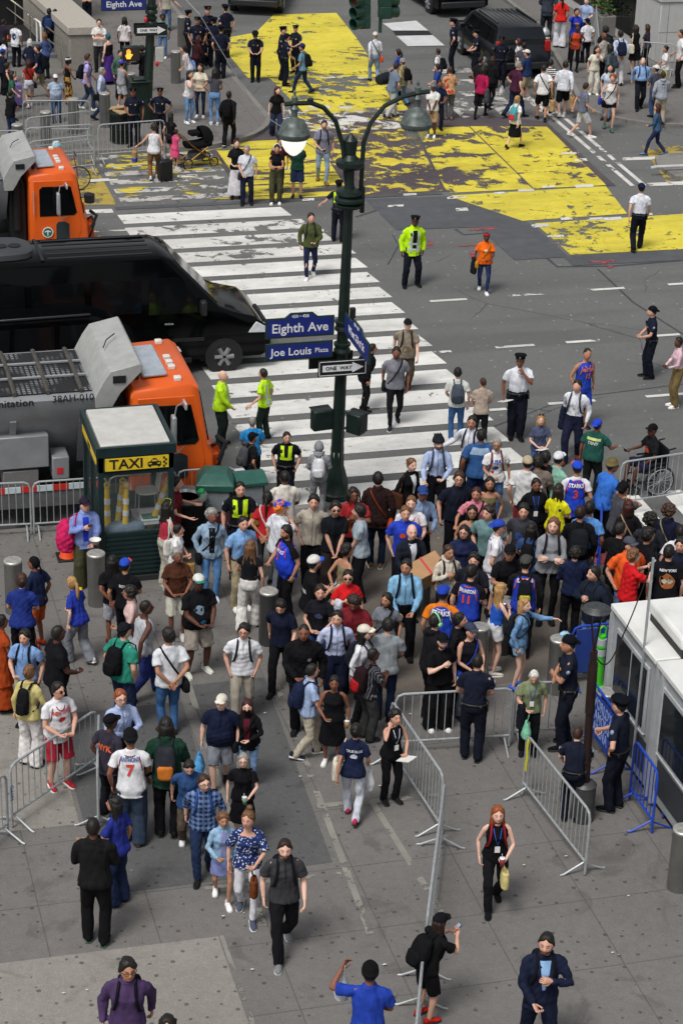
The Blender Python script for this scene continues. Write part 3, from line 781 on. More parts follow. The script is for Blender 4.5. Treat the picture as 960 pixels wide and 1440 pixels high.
def cast(P, x, z, side, lift=.006):
    s = 1 if side == 'F' else -1; bv = bvh_of(P)
    a = P.T((x, s*.6, z)); b = P.T((x, 0, z)); h = bv.ray_cast(a, (b-a).normalized(), 1.2)
    if h[0] is None: return None
    q = h[0].copy(); 
    return q-(b-a).normalized()*lift
def _front(P, poly, c, name='panel', side='F', mat=None, lift=.007, rows=8, cols=4):
    "a patch of cloth laid on the garment: poly = 4 corners (bl, br, tr, tl) in (x, z)"
    (x0, z0), (x1, z1), (x2, z2), (x3, z3) = poly; g = []
    for i in range(rows+1):
        t = i/rows
        for j in range(cols+1):
            u = j/cols; a = ((x0*(1-u)+x1*u)*(1-t)+(x3*(1-u)+x2*u)*t, (z0*(1-u)+z1*u)*(1-t)+(z3*(1-u)+z2*u)*t)
            p = cast(P, a[0], a[1], side, lift)
            if p is None: p = P.T((a[0], (.12 if side == 'F' else -.12), a[1]))
            g.append(p)
    n = len(g); inn = []
    cen = P.T((0, 0, 1.2))
    for p in g: inn.append(p+(V(cen.x, cen.y, p.z)-p).normalized()*.012)
    fs = []; w = cols+1
    for i in range(rows):
        for j in range(cols):
            q = (i*w+j, i*w+j+1, (i+1)*w+j+1, (i+1)*w+j); fs += [q, tuple(k+n for k in q[::-1])]
    mb = MB(); mb.add(g+inn, fs); return mb.obj(name, mat or cloth(c), P.root, True)
def _blob(P, x, z, w, h, c, side='F'):
    n = 14; rs = random.Random(int(x*100+z*99)); pts = [(x, z)]
    for k in range(n):
        a = 2*math.pi*k/n; r = rs.uniform(.75, 1.1); pts.append((x+w/2*r*math.cos(a), z+h/2*r*math.sin(a)))
    q = [cast(P, a, b, side, .006) for a, b in pts]
    if any(p is None for p in q): return
    inn = [p+(P.T((0, 0, z))-p).normalized()*.01 for p in q]; mb = MB()
    fs = [(0, 1+k, 1+(k+1) % n) for k in range(n)]
    if side != 'F': fs = [f[::-1] for f in fs]
    mb.add(q+inn, fs+[tuple(i+n+1 for i in f[::-1]) for f in fs]); mb.obj('print', cloth(c), P.root, True)
def _text(P, s, z, size, c, side='F'):
    me = text_mesh(s, size*1.15, 0, 'CENTER', .95, .035); sg = 1 if side == 'F' else -1; bad = 0
    q_ = max(1e-3, max(abs(v.co.x) for v in me.vertices)); q_ = min(1, .135*(.55+.45*P.w)/q_)
    for v in me.vertices:
        x = -v.co.x*sg*q_; p = cast(P, x, z+v.co.y, side, .013)
        if p is None: p = P.T((x, .14*sg, z+v.co.y)); bad += 1
        v.co = p
    me.materials.clear(); me.materials.append(plain('print_ink', c, .6)); link('lettering', me, P.root)
def _trim(P, c):
    "piping round a jersey's armholes and neck"
    for side in 'FB':
        for s in (-1, 1):
            mb = MB(); q = .55+.45*P.w; pts = [cast(P, s*x*q, z, side, .003) for x, z in ((.160, 1.20), (.150, 1.27), (.138, 1.34), (.122, 1.40))]
            pts = [p for p in pts if p is not None]
            if len(pts) > 2: mb.tube(pts, .009, 5); mb.obj('trim', cloth(c), P.root, True)
        mb = MB(); pts = [cast(P, .07*math.sin(a), 1.44-(.08 if side == 'F' else .02)*math.cos(a), side, .003) for a in [(-1.3+k*.52) for k in range(6)]]
        pts = [p for p in pts if p is not None]
        if len(pts) > 2: mb.tube(pts, .008, 5); mb.obj('trim', cloth(c), P.root, True)
def _stripes(P):
    for s in (-1, 1):
        for side in 'FB': _front(P, [(s*.085-.022, .90), (s*.085+.022, .90), (s*.085+.022, 1.42), (s*.085-.022, 1.42)], '#c9cdd0', 'reflective_stripe', side, plain('reflective', '#b9bfc4', .35), cols=2)
    for side in 'FB':
        for z in (.96, 1.10):
            _front(P, [(-.15, z), (.15, z), (.15, z+.045), (-.15, z+.045)], '#c9cdd0', 'reflective_stripe', side, plain('reflective', '#b9bfc4', .35), lift=.010, rows=1, cols=10)
def _vest(P, c):
    for side in 'FB':
        for s in (-1, 1): _front(P, [(s*.075-.04, 1.2), (s*.075+.035, 1.2), (s*.09+.035, 1.46), (s*.09-.04, 1.46)], c, 'vest', side, lift=.016, cols=3)
        _front(P, [(-.13, 1.16), (.13, 1.16), (.13, 1.215), (-.13, 1.215)], c, 'vest', side, lift=.018, rows=3, cols=8)
def _badges(P):
    _blob(P, -.08, 1.30, .045, .055, '#cfae4a'); _blob(P, .08, 1.31, .06, .02, '#b9bcc2')
    for s in (1, -1):
        shd, el, wr, _, _ = P.A[s]; c = shd.lerp(el, .30); o = V(s, 0, .1).normalized(); d = (el-shd).normalized(); x = d.cross(o).normalized(); mb = MB()
        ctr = c+(o-d*o.dot(d)).normalized()*(.071*(.5+.5*P.w))
        mb.loft([[ctr+x*.028*math.cos(a)-d*.034*math.sin(a)+n*(o*1.0) for a in [k*math.pi/4 for k in range(8)]] for n in (-.01, .004)])
        mb.obj('shoulder_patch', plain('patch', '#8d97ab', .7), P.root, True)
    mb = MB(); c = cast(P, .1, 1.36, 'F', .02)
    if c: mb.cbox(c, (.035, .03, .07)); mb.obj('radio_microphone', BLACKM, P.root)
# ---- carried things: top-level objects of their own
def short_label(P): return P.label
def world_of(P, p): 
    r = P.root; return Matrix.Translation(r.location) @ Matrix.Rotation(r.rotation_euler.z, 4, 'Z') @ Matrix.Scale(P.s, 4) @ Matrix.Translation(p)
def carried(P, name, cat, desc):
    lab = P.label; lab = ' '.join((desc+' '+lab).split()[:16])
    bad = {'and', 'with', 'in', 'the', 'a', 'of', 'on', 'by', 'beside', 'under', 'behind', 'at', 'to', 'her', 'his', 'near', 'from', 'over', 'between', 'above', 'into', 'carrying', 'holding', 'wearing', 'an', 'facing', 'black', 'white', 'dark', 'grey', 'blue', 'for', 'left', 'right', 'in', 'next', 'one'}
    ws = lab.split()
    while ws and ws[-1].lower() in bad: ws.pop()
    o = thing(name, ' '.join(ws), cat, P.root.location, P.root.rotation_euler.z, None, P.s); return o
CN = {}
def cname(c): 
    r, g, b = srgb(c); mx = max(r, g, b); mn = min(r, g, b)
    if mx < .035: return 'black' if b < .03 or b < r*1.6 else 'navy'
    if mx-mn < .25*mx+.01: return 'white' if mn > .5 else ('beige' if mn > .3 and r > b*1.1 else ('grey' if mx > .06 else 'dark grey'))
    if r > g*1.8 and r > b*1.8: return 'red' if g < .12 else 'orange'
    if b > r*1.4: return 'navy' if mx < .12 else 'blue'
    if g > r*1.2 and g > b: return 'green'
    if r > g > b: return 'brown' if mx < .3 else ('yellow' if g > .5*r and b < .3*r else 'tan')
    return 'pink'
def _backpack(P, c, k=1.0, c2=None):
    T = P.T; b = carried(P, 'backpack', 'backpack', cname(c)+' backpack worn by'); mb = MB(); R = []
    y0 = -.115-.075*0
    for z, rx, d in ((1.0, .11, .05), (1.02, .14, .085), (1.12, .15, .10), (1.26, .145, .09), (1.38, .125, .07), (1.42, .09, .04)):
        R.append([T(p) for p in ell((0, y0-d*k*.85, z), rx*k, d*k, 16, 3.0)])
    mb.loft(R); link('sack', remesh(mb, .018, 2, .006, int(k*100)+len(PEOPLE), [cloth(c)]), b)
    mb = MB(); R = [[T(p) for p in ell((0, y0-.17*k, z), rx*k, .045*k, 12, 3.0)] for z, rx in ((1.02, .09), (1.05, .115), (1.17, .115), (1.2, .09))]
    mb.loft(R); mb.obj('pocket', cloth(c2 or c), b, True)
    mb = MB()
    for s in (-1, 1):
        pts = []
        for x, y, z in ((.075, -.13, 1.41), (.085, -.05, 1.495), (.09, .05, 1.475), (.1, .115, 1.40), (.115, .135, 1.28), (.14, .10, 1.15), (.165, .02, 1.08), (.13, -.09, 1.04)):
            pts.append(T((s*x*(.7+.3*P.w), y+(.06*P.belly if y > .08 else 0)+(.012 if P.fem and y > .1 else 0), z)))
        mb.tube(pts, .018, 6, 0, .6)
    mb.obj('strap', cloth(c), b, True)
def _sling(P, c, bagc=None, back=False):
    "strap across the chest with a bag at the hip"
    T = P.T; bagc = bagc or c; b = carried(P, 'shoulder_bag', 'shoulder bag', cname(bagc)+' shoulder bag worn by'); mb = MB(); w = .6+.4*P.w; e = .05*P.belly
    F = [(-.13, 0, 1.49), (-.10, .105, 1.42), (-.03, .155+e, 1.28), (.06, .155+e, 1.14), (.15, .09+e, 1.0), (.19, .02, .92)]
    B = [(.15, -.11, 1.0), (.05, -.145, 1.15), (-.04, -.15, 1.3), (-.11, -.10, 1.43), (-.13, 0, 1.49)]
    mb.tube([T((x*w, y, z)) for x, y, z in F+B], .015, 6, 0, .6); mb.obj('strap', cloth(c), b, True)
    mb = MB(); yy = -.10 if back else .08; R = [[T(p) for p in ell((.20*w+.02, yy, z), rx, ry, 12, 3)] for z, rx, ry in ((.76, .05, .10), (.79, .06, .13), (.90, .055, .13), (.96, .03, .11))]
    mb.loft(R); link('pouch', remesh(mb, .018, 2, .006, 3, [cloth(bagc)]), b)
def _tote(P, c, sd='R'):
    s = 1 if sd == 'R' else -1; T = P.T; b = carried(P, 'tote_bag', 'tote bag', cname(c)+' tote bag on the shoulder of'); w = (.6+.4*P.w)
    x = s*(.265*w+.02); mb = MB(); R = [[T(p) for p in ell((x, -.03, z), .055, ry, 12, 3)] for z, ry in ((.80, .14), (.84, .17), (1.0, .17), (1.10, .15), (1.12, .13))]
    mb.loft(R); link('bag', remesh(mb, .018, 2, .006, 5, [cloth(c)]), b); mb = MB()
    for y in (-.09, .05): mb.tube([T((x, y, 1.1)), T((s*.2*w, y*.5-.01, 1.35)), T((s*.15*w, -.01, 1.50)), T((s*.2*w, -y*.3-.02, 1.35)), T((x, y-.03, 1.1))], .012, 5)
    mb.obj('strap', cloth(c), b, True)
def _handbag(P, kind, c, sd='R'):
    s = 1 if sd == 'R' else -1; shd, el, wr, _, _ = P.A[s]; d = (wr-el).normalized(); h = wr+d*.07+V(0, 0, -.02)
    nm, cat, de = {'hbag': ('handbag', 'handbag', ' handbag held by'), 'pbag': ('plastic_bag', 'plastic bag', ' plastic bag held by'), 'paper': ('paper_bag', 'paper bag', ' paper bag held by'), 'box': ('suitcase', 'suitcase', ' case held by')}[kind]
    b = carried(P, nm, cat, cname(c)+de)
    H, W, D_ = {'hbag': (.24, .15, .06), 'pbag': (.34, .14, .08), 'paper': (.36, .15, .08), 'box': (.4, .2, .09)}[kind]
    top = h.z-.12; mb = MB(); prof = ((0, .7), (.05, 1), (.6, .95), (1, .75 if kind != 'paper' else .97)); 
    if kind == 'pbag': prof = ((0, .7), (.1, 1.1), (.4, 1.05), (.75, .6), (1, .3))
    R = [ell((h.x+s*.03, h.y, top-H+H*t), D_*q, W*q, 12, 3) for t, q in prof]; mb.loft(R)
    link('bag', remesh(mb, .016, 1, .008, 9, [cloth(c)]), b); mb = MB(); mb.tube([V(h.x+s*.03, h.y-W*.4, top-.01), V(h.x, h.y-.03, h.z-.005), V(h.x, h.y+.03, h.z-.005), V(h.x+s*.03, h.y+W*.4, top-.01)], .007, 5)
    mb.obj('handle', cloth(c), b, True)
def _inhand(P, kind, sd='R', c=None):
    s = 1 if sd == 'R' else -1; shd, el, wr, _, _ = P.A[s]; d = (wr-el).normalized(); h = wr+d*.09+V(-.02*s, .01, .02)
    if kind == 'phone':
        b = carried(P, 'phone', 'phone', 'phone in the hand of'); mb = MB(); mb.cbox((0, 0, 0), (.075, .012, .15)); mb.obj('case', plain('phone_case', '#0d0e12', .3), b).location = h
        b.children[0].rotation_euler = (math.radians(-50), 0, 0); mb = MB(); mb.cbox((0, -.0075, 0), (.066, .003, .135)); o = mb.obj('screen', plain('phone_screen', '#8fa3b8', .2), b); o.location = h; o.rotation_euler = (math.radians(-50), 0, 0)
    elif kind == 'cup':
        b = carried(P, 'cup', 'cup', 'drink cup held by'); mb = MB(); mb.lathe([(.03, 0), (.042, .13)], 12, 0, h+V(0, 0, -.05)); mb.obj('cup', plain('cup', c, .5), b, True); mb = MB(); mb.lathe([(.044, 0), (.044, .008), (.03, .016)], 12, 0, h+V(0, 0, .082)); mb.tube([h+V(0, 0, .09), h+V(.01, 0, .16)], .004, 5); mb.obj('lid', plain('lid', '#dfe3e6', .3), b, True)
    elif kind == 'papers':
        b = carried(P, 'paper_sheet', 'papers', 'sheets of paper held by'); mb = MB(); mb.cbox((0, 0, 0), (.21, .29, .012)); o = mb.obj('sheets', plain('paper', '#dcdcd8', .8), b); o.location = h+V(0, .06, .01); o.rotation_euler = (.35, .1, .3)
    elif kind == 'coat':
        b = carried(P, 'coat', 'folded coat', cname(c)+' coat over the arm of'); mb = MB(); q = el.lerp(wr, .6); R = [ell((q.x+.02*s, q.y+yy, q.z+z), rx, ry, 12, 2.5) for z, rx, ry, yy in ((-.42, .05, .09, .03), (-.38, .09, .12, .03), (-.15, .08, .13, .01), (.02, .06, .11, 0), (.05, .03, .06, 0))]
        mb.loft(R); link('cloth', remesh(mb, .018, 2, .016, 4, [cloth(c)]), b)
def _lanyard(P, c):
    mb = MB(); T = P.T
    pts = [cast(P, x, z, 'F', .008) for x, z in ((-.06, 1.44), (-.035, 1.32), (0, 1.16), (.035, 1.32), (.06, 1.44))]
    if any(p is None for p in pts): return
    mb.tube(pts, .007, 5); p = pts[2]; mb.obj('lanyard', cloth(c), P.root, True); mb = MB(); mb.cbox(p+V(0, .012, -.05), (.075, .006, .10)); mb.obj('pass_card', plain('card', '#e4e4e0', .5), P.root)
# ---------------------------------------------------------------- ground
SW = 0.12
def HS(py): return (1.055 if py > 560 else 1.0)+.06*(py-560)/800
def arc(cx, cy, r, a0, a1, n=10): return [(cx+r*math.cos(math.radians(a0+(a1-a0)*k/n)), cy+r*math.sin(math.radians(a0+(a1-a0)*k/n))) for k in range(n+1)]
NEAR = [(-40, 38.0)]+arc(12.2, 34.5, 3.5, 90, 0)+[(15.7, 5), (-40, 5)]
FARL = [(-40, 62.9)]+[(-40, 120), (15.75, 120), (15.75, 67.5)]+arc(12.3, 66.4, 3.5, 0, -88)[1:]
FARR = [(26.1, 66.3), (27.0, 70), (28.4, 77), (30.5, 120), (70, 120), (70, 63.0), (29.5, 63.0)]+arc(28.8, 65.8, 2.8, -95, -175, 6)
def inside(p, poly):
    x, y = p; c = False; n = len(poly)
    for i in range(n):
        (x0, y0), (x1, y1) = poly[i], poly[i-1]
        if (y0 > y) != (y1 > y) and x < (x1-x0)*(y-y0)/(y1-y0)+x0: c = not c
    return c
def on_walk(x, y): return any(inside((x, y), p) for p in (NEAR, FARL, FARR))

def asphalt():
    t = NT('asphalt'); co = t.co('Object')
    big = t.noise(.16, 4, co); mid = t.noise(1.1, 5, co, .7); fin = t.noise(34, 3, co, .7)
    c = t.mix(t.ramp(big, [(.35, 0.), (.65, 1.)]), srgb('#636464'), srgb('#747473'))
    c = t.mix(t.ramp(mid, [(.3, 0.), (.75, 1.)]), t.mix(.5, c, srgb('#525353')), c)
    g1 = t.ramp(t.noise(55, 2, co, .8), [(.38, 0.), (.62, 1.)]); c = t.mix(t.math('MULTIPLY', g1, .42), t.mix(.35, c, srgb('#3c3d3e')), srgb('#929391')); g2 = t.ramp(t.noise(9, 4, co, .75), [(.35, 0.), (.65, 1.)]); c = t.mix(t.math('MULTIPLY', g2, .28), c, srgb('#4a4b4b'))
    v = t.new('ShaderNodeTexVoronoi', feature='DISTANCE_TO_EDGE'); v.inputs['Scale'].default_value = .33; t.l.new(t.co('Object', None), v.inputs[0])
    nv = t.new('ShaderNodeMapping'); mixv = t.new('ShaderNodeMix', data_type='VECTOR'); mixv.inputs[0].default_value = .22
    nz = t.new('ShaderNodeTexNoise'); nz.inputs['Scale'].default_value = 1.6; nz.inputs['Detail'].default_value = 5; t.l.new(co, nz.inputs['Vector'])
    t.l.new(co, mixv.inputs[4]); t.l.new(nz.outputs['Color'], mixv.inputs[5]); t.l.new(mixv.outputs[1], v.inputs[0])
    crack = t.ramp(v.outputs['Distance'], [(.0, 1.), (.006, 0.)])
    c = t.mix(t.math('MULTIPLY', crack, t.ramp(t.noise(.3, 2, co), [(.48, 0.), (.6, .8)])), c, srgb('#303236'))
    spots = t.new('ShaderNodeTexVoronoi'); spots.voronoi_dimensions = '2D'; spots.inputs['Scale'].default_value = 1.3; t.l.new(co, spots.inputs[0])
    c = t.mix(t.ramp(spots.outputs['Distance'], [(.03, .5), (.05, 0.)]), c, srgb('#a5a5a3'))
    # long darker wheel tracks along the avenue
    tr = t.noise(1.0, 3, t.co('Object', (.05, .55, 1)))
    c = t.mix(t.ramp(tr, [(.5, 0.), (.62, .4)]), c, srgb('#4d4e4e'))
    t.bump(fin, .5, .01); return t.out(c, .86, 0, .3)
def paving(name, c1, c2, gum=True, grid=1.52, jw=.012, off=(0, 0)):
    t = NT(name); co = t.co('Object')
    big = t.noise(.35, 4, co); mid = t.noise(2.2, 6, co, .7); fin = t.noise(45, 3, co, .7)
    c = t.mix(t.ramp(big, [(.32, 0.), (.68, 1.)]), srgb(c1), srgb(c2))
    c = t.mix(t.ramp(mid, [(.3, .35), (.7, 0.)]), c, tuple(x*.62 for x in srgb(c1)))
    g1 = t.ramp(t.noise(60, 2, co, .8), [(.38, 0.), (.62, 1.)]); c = t.mix(t.math('MULTIPLY', g1, .34), t.mix(.25, c, tuple(x*.5 for x in srgb(c1))), tuple(min(1, x*1.5) for x in srgb(c2)))
    g2 = t.ramp(t.noise(7, 5, co, .75), [(.35, 0.), (.68, 1.)]); c = t.mix(t.math('MULTIPLY', g2, .3), c, tuple(x*.6 for x in srgb(c1)))
    st = t.noise(.9, 5, t.co('Object', (1, 1, 1), (0, 0, .5)), .6, 1.2); c = t.mix(t.ramp(st, [(.58, 0.), (.66, .42)]), c, tuple(x*.45 for x in srgb(c1)))
    if gum:
        v = t.new('ShaderNodeTexVoronoi'); v.voronoi_dimensions = '2D'; v.inputs['Scale'].default_value = 4.3; v.inputs['Randomness'].default_value = 1; t.l.new(co, v.inputs[0])
        wn_ = t.new('ShaderNodeSeparateColor'); t.l.new(v.outputs['Color'], wn_.inputs[0])
        keep = t.math('GREATER_THAN', t.math('ADD', wn_.outputs[0], t.math('MULTIPLY', t.noise(.7, 2, co), 1.3)), 1.22); rad = t.math('MULTIPLY', t.ramp(wn_.outputs[1], [(0., .05), (1., .15)]), 1.0)
        dot = t.math('LESS_THAN', v.outputs['Distance'], rad)
        c = t.mix(t.math('MULTIPLY', t.math('MULTIPLY', dot, keep), .62), c, srgb('#33322f'))
    if grid:
        b = t.new('ShaderNodeTexBrick'); b.offset = 0; b.inputs['Scale'].default_value = 1; b.inputs['Mortar Size'].default_value = jw; b.inputs['Brick Width'].default_value = grid; b.inputs['Row Height'].default_value = grid
        b.inputs['Mortar Smooth'].default_value = .4; mp = t.new('ShaderNodeMapping'); mp.inputs['Location'].default_value = (off[0], off[1], 0); t.l.new(co, mp.inputs[0]); t.l.new(mp.outputs[0], b.inputs['Vector'])
        c = t.mix(t.math('MULTIPLY', b.outputs['Fac'], .55), c, srgb('#454442'))
    t.bump(fin, .35, .008); return t.out(c, .85, 0, .3)
def worn(name, c1, c2, thr, soft=.03, scale=2.0, co_scale=(1, 1, 1), under=None, micro=.5):
    "paint with worn-off patches showing what is underneath"
    t = NT(name); co = t.co('Object', co_scale)
    n1 = t.noise(scale, 8, co, .68, .4); n2 = t.noise(.35, 3, co); n3 = t.noise(22, 4, co, .7)
    k = t.math('ADD', t.math('ADD', n1, t.math('MULTIPLY', t.math('SUBTRACT', n2, .5), .55)), t.math('MULTIPLY', t.math('SUBTRACT', n3, .5), .22*micro))
    k2 = t.math('ADD', t.noise(5.5, 8, t.co('Object', (1, 2.2, 1)), .78, .8), t.math('MULTIPLY', n2, .12)) if micro >= .5 else None
    f = t.ramp(k, [(thr-soft*.3, 0.), (thr+soft*.3, 1.)])
    if k2 is not None: f = t.math('MULTIPLY', f, t.ramp(k2, [(.42, 0.), (.45, 1.)]))
    paint = t.mix(t.ramp(t.noise(3, 5, co), [(.3, 0.), (.7, 1.)]), srgb(c1), srgb(c2))
    paint = t.mix(t.ramp(t.noise(.9, 4, t.co('Object', (.35, 1, 1)), .65), [(.42, 0.), (.7, .55)]), paint, tuple(x*.5+.02 for x in srgb(c1)))
    if under:
        t.out(t.mix(f, srgb(under), paint), .75, 0, .3)
    else:
        t.out(paint, .75, 0, .3); t.l.new(f, t.b.inputs['Alpha'])
    return t.m
_ZC = 0
def sheet(name, poly, z, mat, kind='structure', label=None):
    global _ZC; _ZC += 1; z += _ZC*.00008 if name != 'road' else 0
    mb = MB(); mb.add([(x, y, z) for x, y in poly], [tuple(range(len(poly)))])
    o = mb.obj(name, mat); o['kind'] = kind
    nz = o.data.polygons[0].normal.z
    if nz < 0: o.data.flip_normals()
    return o
def rect(x0, y0, x1, y1): return [(x0, y0), (x1, y0), (x1, y1), (x0, y1)]
road = sheet('road', rect(-400, -300, 500, 900), 0, asphalt())
PAVE = paving('pavement_concrete', '#6b6967', '#7c7976', True, 1.52)
KERB = paving('kerb_stone', '#7a7875', '#8f8c87', False, 1.8)
for poly, nm in ((NEAR, 'sidewalk'), (FARL, 'sidewalk'), (FARR, 'sidewalk')):
    mb = MB(); q = poly if sum((poly[i][0]-poly[i-1][0])*(poly[i][1]+poly[i-1][1]) for i in range(len(poly))) < 0 else poly[::-1]
    mb.prism(q, -.2, SW); o = mb.obj(nm, PAVE); o['kind'] = 'structure'
def kerb(line, z=SW+.004):
    mb = MB(); L = []; R = []
    for i, p in enumerate(line):
        a = Vector(line[max(i-1, 0)]); b = Vector(line[min(i+1, len(line)-1)]); d = (b-a).normalized(); n = Vector((-d.y, d.x)); L.append(Vector(p)+n*.16); R.append(Vector(p)-n*.006)
    for i in range(len(line)-1):
        mb.prism([R[i], R[i+1], L[i+1], L[i]], -.1, z)
    o = mb.obj('kerb', KERB); o['kind'] = 'structure'
kerb([(15.7, 8)]+list(reversed(arc(12.2, 34.5, 3.5, 90, 0)))+[(-40, 38.0)])
kerb([(-40, 62.9)]+list(reversed(arc(12.3, 66.4, 3.5, 0, -88)[1:]))+[(15.75, 67.5), (15.75, 119)])
kerb([(30.5, 119), (28.4, 77), (27.0, 70)]+[(26.05, 66.0)]+list(reversed(arc(28.8, 65.8, 2.8, -95, -172, 6)))+[(40, 63)])
# zones of paving
BROWN = paving('brown_paving', '#635d57', '#746d65', False, 0)
sheet('brown_pavement', [(7.9, 30.5), (15.2, 30.5), (15.2, 36.2), (10.6, 36.2), (8.6, 33.5)], SW+.004, BROWN)
PALE = paving('pale_concrete', '#84817b', '#96938c', True, 0)
sheet('pale_pavement', [(-3, 27.9), (3.92, 27.76), (3.95, 31.2), (-3, 31.2)], SW+.004, PALE)
sheet('pale_pavement', [(-3, 18), (5.35, 18), (5.35, 24.6), (-3, 24.7)], SW+.004, PALE)
DARKS = paving('dark_concrete', '#555657', '#636363', True, 0)
sheet('dark_pavement', [(3.98, 25.9), (5.9, 25.9), (6.1, 31.0), (4.0, 31.0)], SW+.004, DARKS)
sheet('dark_pavement', [(6.1, 26.0), (7.35, 26.0), (7.6, 31.5), (6.3, 31.5)], SW+.004, DARKS)
JL = plain('joint_mortar', '#9c9a94', .9)
for a, b, w in (((6.02, 24.7), (6.35, 32.2), .05), ((7.42, 24.2), (7.75, 31.2), .05), ((5.4, 25.75), (7.4, 25.7), .04), ((7.5, 27.5), (9.4, 27.4), .06), ((8.55, 24.3), (8.35, 27.4), .05), ((5.4, 18), (5.4, 24.6), .03)):
    d = (Vector(b)-Vector(a)).normalized(); n = Vector((-d.y, d.x))*w
    sheet('joint_strip', [Vector(a)-n, Vector(b)-n, Vector(b)+n, Vector(a)+n], SW+.008, worn('joint_mortar_worn', '#828079', '#918f88', .46))
# crosswalk over the avenue
WHITE = worn('worn_white_paint', '#d3d3cf', '#e4e4e0', .33, .04, 3.0)
WHITE2 = worn('very_worn_white_paint', '#b4b2ad', '#cfcdc8', .5, .04, 2.4)
WHITE3 = worn('scuffed_white_paint', '#c9c8c4', '#dcdbd6', .41, .04, 2.0)
PER = 1.13072; A0 = 57.4435
for k in range(1, 18):
    y0 = A0-k*PER; d = PER*.70
    dx = {1: -.9, 2: -.6, 3: -.3}.get(k, 0); skew = .12
    o = sheet('crosswalk_stripe', [(9.46+.05, y0), (15.02+dx, y0), (15.02+dx-skew, y0+d), (9.46-.0, y0+d)], .004, WHITE3 if k in (2, 3, 4) else WHITE)
# crosswalk over the side street at the far corner, near the yellow mural
for k in range(7):
    y0 = 58.2+k*.83
    sheet('crosswalk_stripe', [(9.75, y0), (13.3, y0), (13.25, y0+.42), (9.75, y0+.42)], .004, WHITE2)
UNDER = worn('mural_ground', '#4e464a', '#5b5357', -1, under='#4e464a')
sheet('mural_underlay', [(13.2, 57.75), (24.0, 57.75), (24.35, 64.4), (21.6, 66), (20.6, 73), (20.0, 73), (19.9, 66.2), (14.6, 66.2), (14.4, 62.8), (13.2, 62.8)], .004, UNDER)
YA = worn('yellow_road_paint', '#cfc03a', '#dacb50', .40, .02, 2.2, micro=1)
YB = worn('worn_yellow_road_paint', '#cdbb35', '#dccf4c', .44, .02, 1.8, micro=1)
YC = worn('thin_yellow_road_paint', '#cfb935', '#dccb4e', .55, .02, 1.7, micro=1)
YD = worn('faint_yellow_road_paint', '#b39c38', '#a8955a', .50, .05, 2.5)
Z1 = .008
sheet('yellow_mural', [(16.2, 71.0), (20.75, 71.0), (21.3, 76.0), (21.6, 80.0), (19.2, 80.0), (17.9, 77.3), (16.25, 76.4)], Z1, YA)
sheet('yellow_mural', [(17.0, 66.3), (20.4, 66.3), (20.75, 70.95), (16.9, 70.95)], Z1, YB)
sheet('yellow_mural', [(13.35, 57.85), (16.2, 57.85), (16.6, 63.6), (14.6, 63.6), (13.4, 62.9)], Z1, worn('yellow_stripe_paint', '#cdbb35', '#dccf4c', .40, .02, 1.6, (.25, 1.5, 1), micro=1))
sheet('yellow_mural', [(16.25, 57.85), (18.9, 57.85), (20.2, 66.2), (16.7, 66.2)], Z1, YC)
sheet('yellow_mural', [(18.95, 57.6), (21.5, 57.6), (21.7, 64.2), (20.0, 64.2)], Z1, worn('patchy_yellow_road_paint', '#cdbb35', '#dccf4c', .49, .02, 1.4, micro=1))
sheet('yellow_mural', [(21.55, 57.6), (23.75, 57.6), (24.15, 63.8), (21.75, 64.2)], Z1, YB)
sheet('yellow_mural', [(18.95, 54.75), (23.35, 54.95), (23.7, 57.5), (19.0, 57.35)], Z1, YA)
sheet('yellow_mural', [(20.55, 51.85), (26.5, 51.75), (27.5, 54.75), (20.5, 54.55)], Z1, YA)
sheet('yellow_mural', [(8.3, 58.2), (9.6, 58.0), (9.6, 62.4), (8.6, 62.4)], Z1, YD)
sheet('yellow_mural', [(9.8, 58.2), (13.2, 58.0), (13.3, 62.9), (9.9, 62.6)], Z1+.004, worn('yellow_flecks', '#cdb62f', '#dccb4e', .60, .02, 1.6, (.4, 1.3, 1)))
sheet('yellow_mural', [(25.6, 57.5), (27.0, 57.5), (27.6, 61.2), (26.3, 61.2)], Z1, YD)
sheet('white_paint_patch', [(15.4, 64.4), (20.4, 64.2), (20.6, 66.4), (17.6, 67.3), (15.8, 66.8)], .012, worn('flaking_white_paint', '#c9c7c2', '#d8d6d2', .53, .02, 1.6, micro=1))
# white squares strewn along the mural's edge, double line, lane dashes
rs0 = random.Random(4)
for px, py in ((445, 325), (432, 281), (640, 278), (738, 268), (700, 272), (820, 262), (770, 263), (860, 308), (795, 308), (835, 308), (648, 295), (780, 333), (758, 318), (905, 302), (450, 110), (470, 109), (505, 110), (530, 112), (455, 125), (395, 238), (420, 225), (800, 216), (815, 225), (575, 274), (555, 290), (138, 254), (150, 254), (255, 200), (262, 248)):
    g = G(px, py); a = rs0.uniform(-.2, .2); w, h_ = rs0.uniform(.16, .30), rs0.uniform(.08, .14)
    sheet('paint_fleck', [(g[0]-w, g[1]-h_), (g[0]+w, g[1]-h_+a*.1), (g[0]+w+.05, g[1]+h_), (g[0]-w+.05, g[1]+h_)], .016, WHITE3)
for x in (24.42, 24.78):
    sheet('lane_line', [(x, 57.4), (x+.14, 57.4), (x+.45, 67.5), (x+.31, 67.5)], .004, WHITE3)
for x0, x1, y in ((14.4, 15.35, 45.65), (16.45, 17.4, 45.7), (18.2, 19.05, 45.72), (20.3, 21.1, 45.75), (22.2, 23.1, 45.8), (13.7, 14.6, 48.9), (15.85, 16.8, 49.0), (17.9, 18.95, 49.05), (20.1, 21.0, 49.1), (22.2, 23.2, 49.15), (14.6, 15.5, 42.1), (16.5, 17.6, 42.2), (18.8, 19.8, 42.2)):
    sheet('lane_dash', rect(x0, y, x1, y+.13), .004, WHITE3)
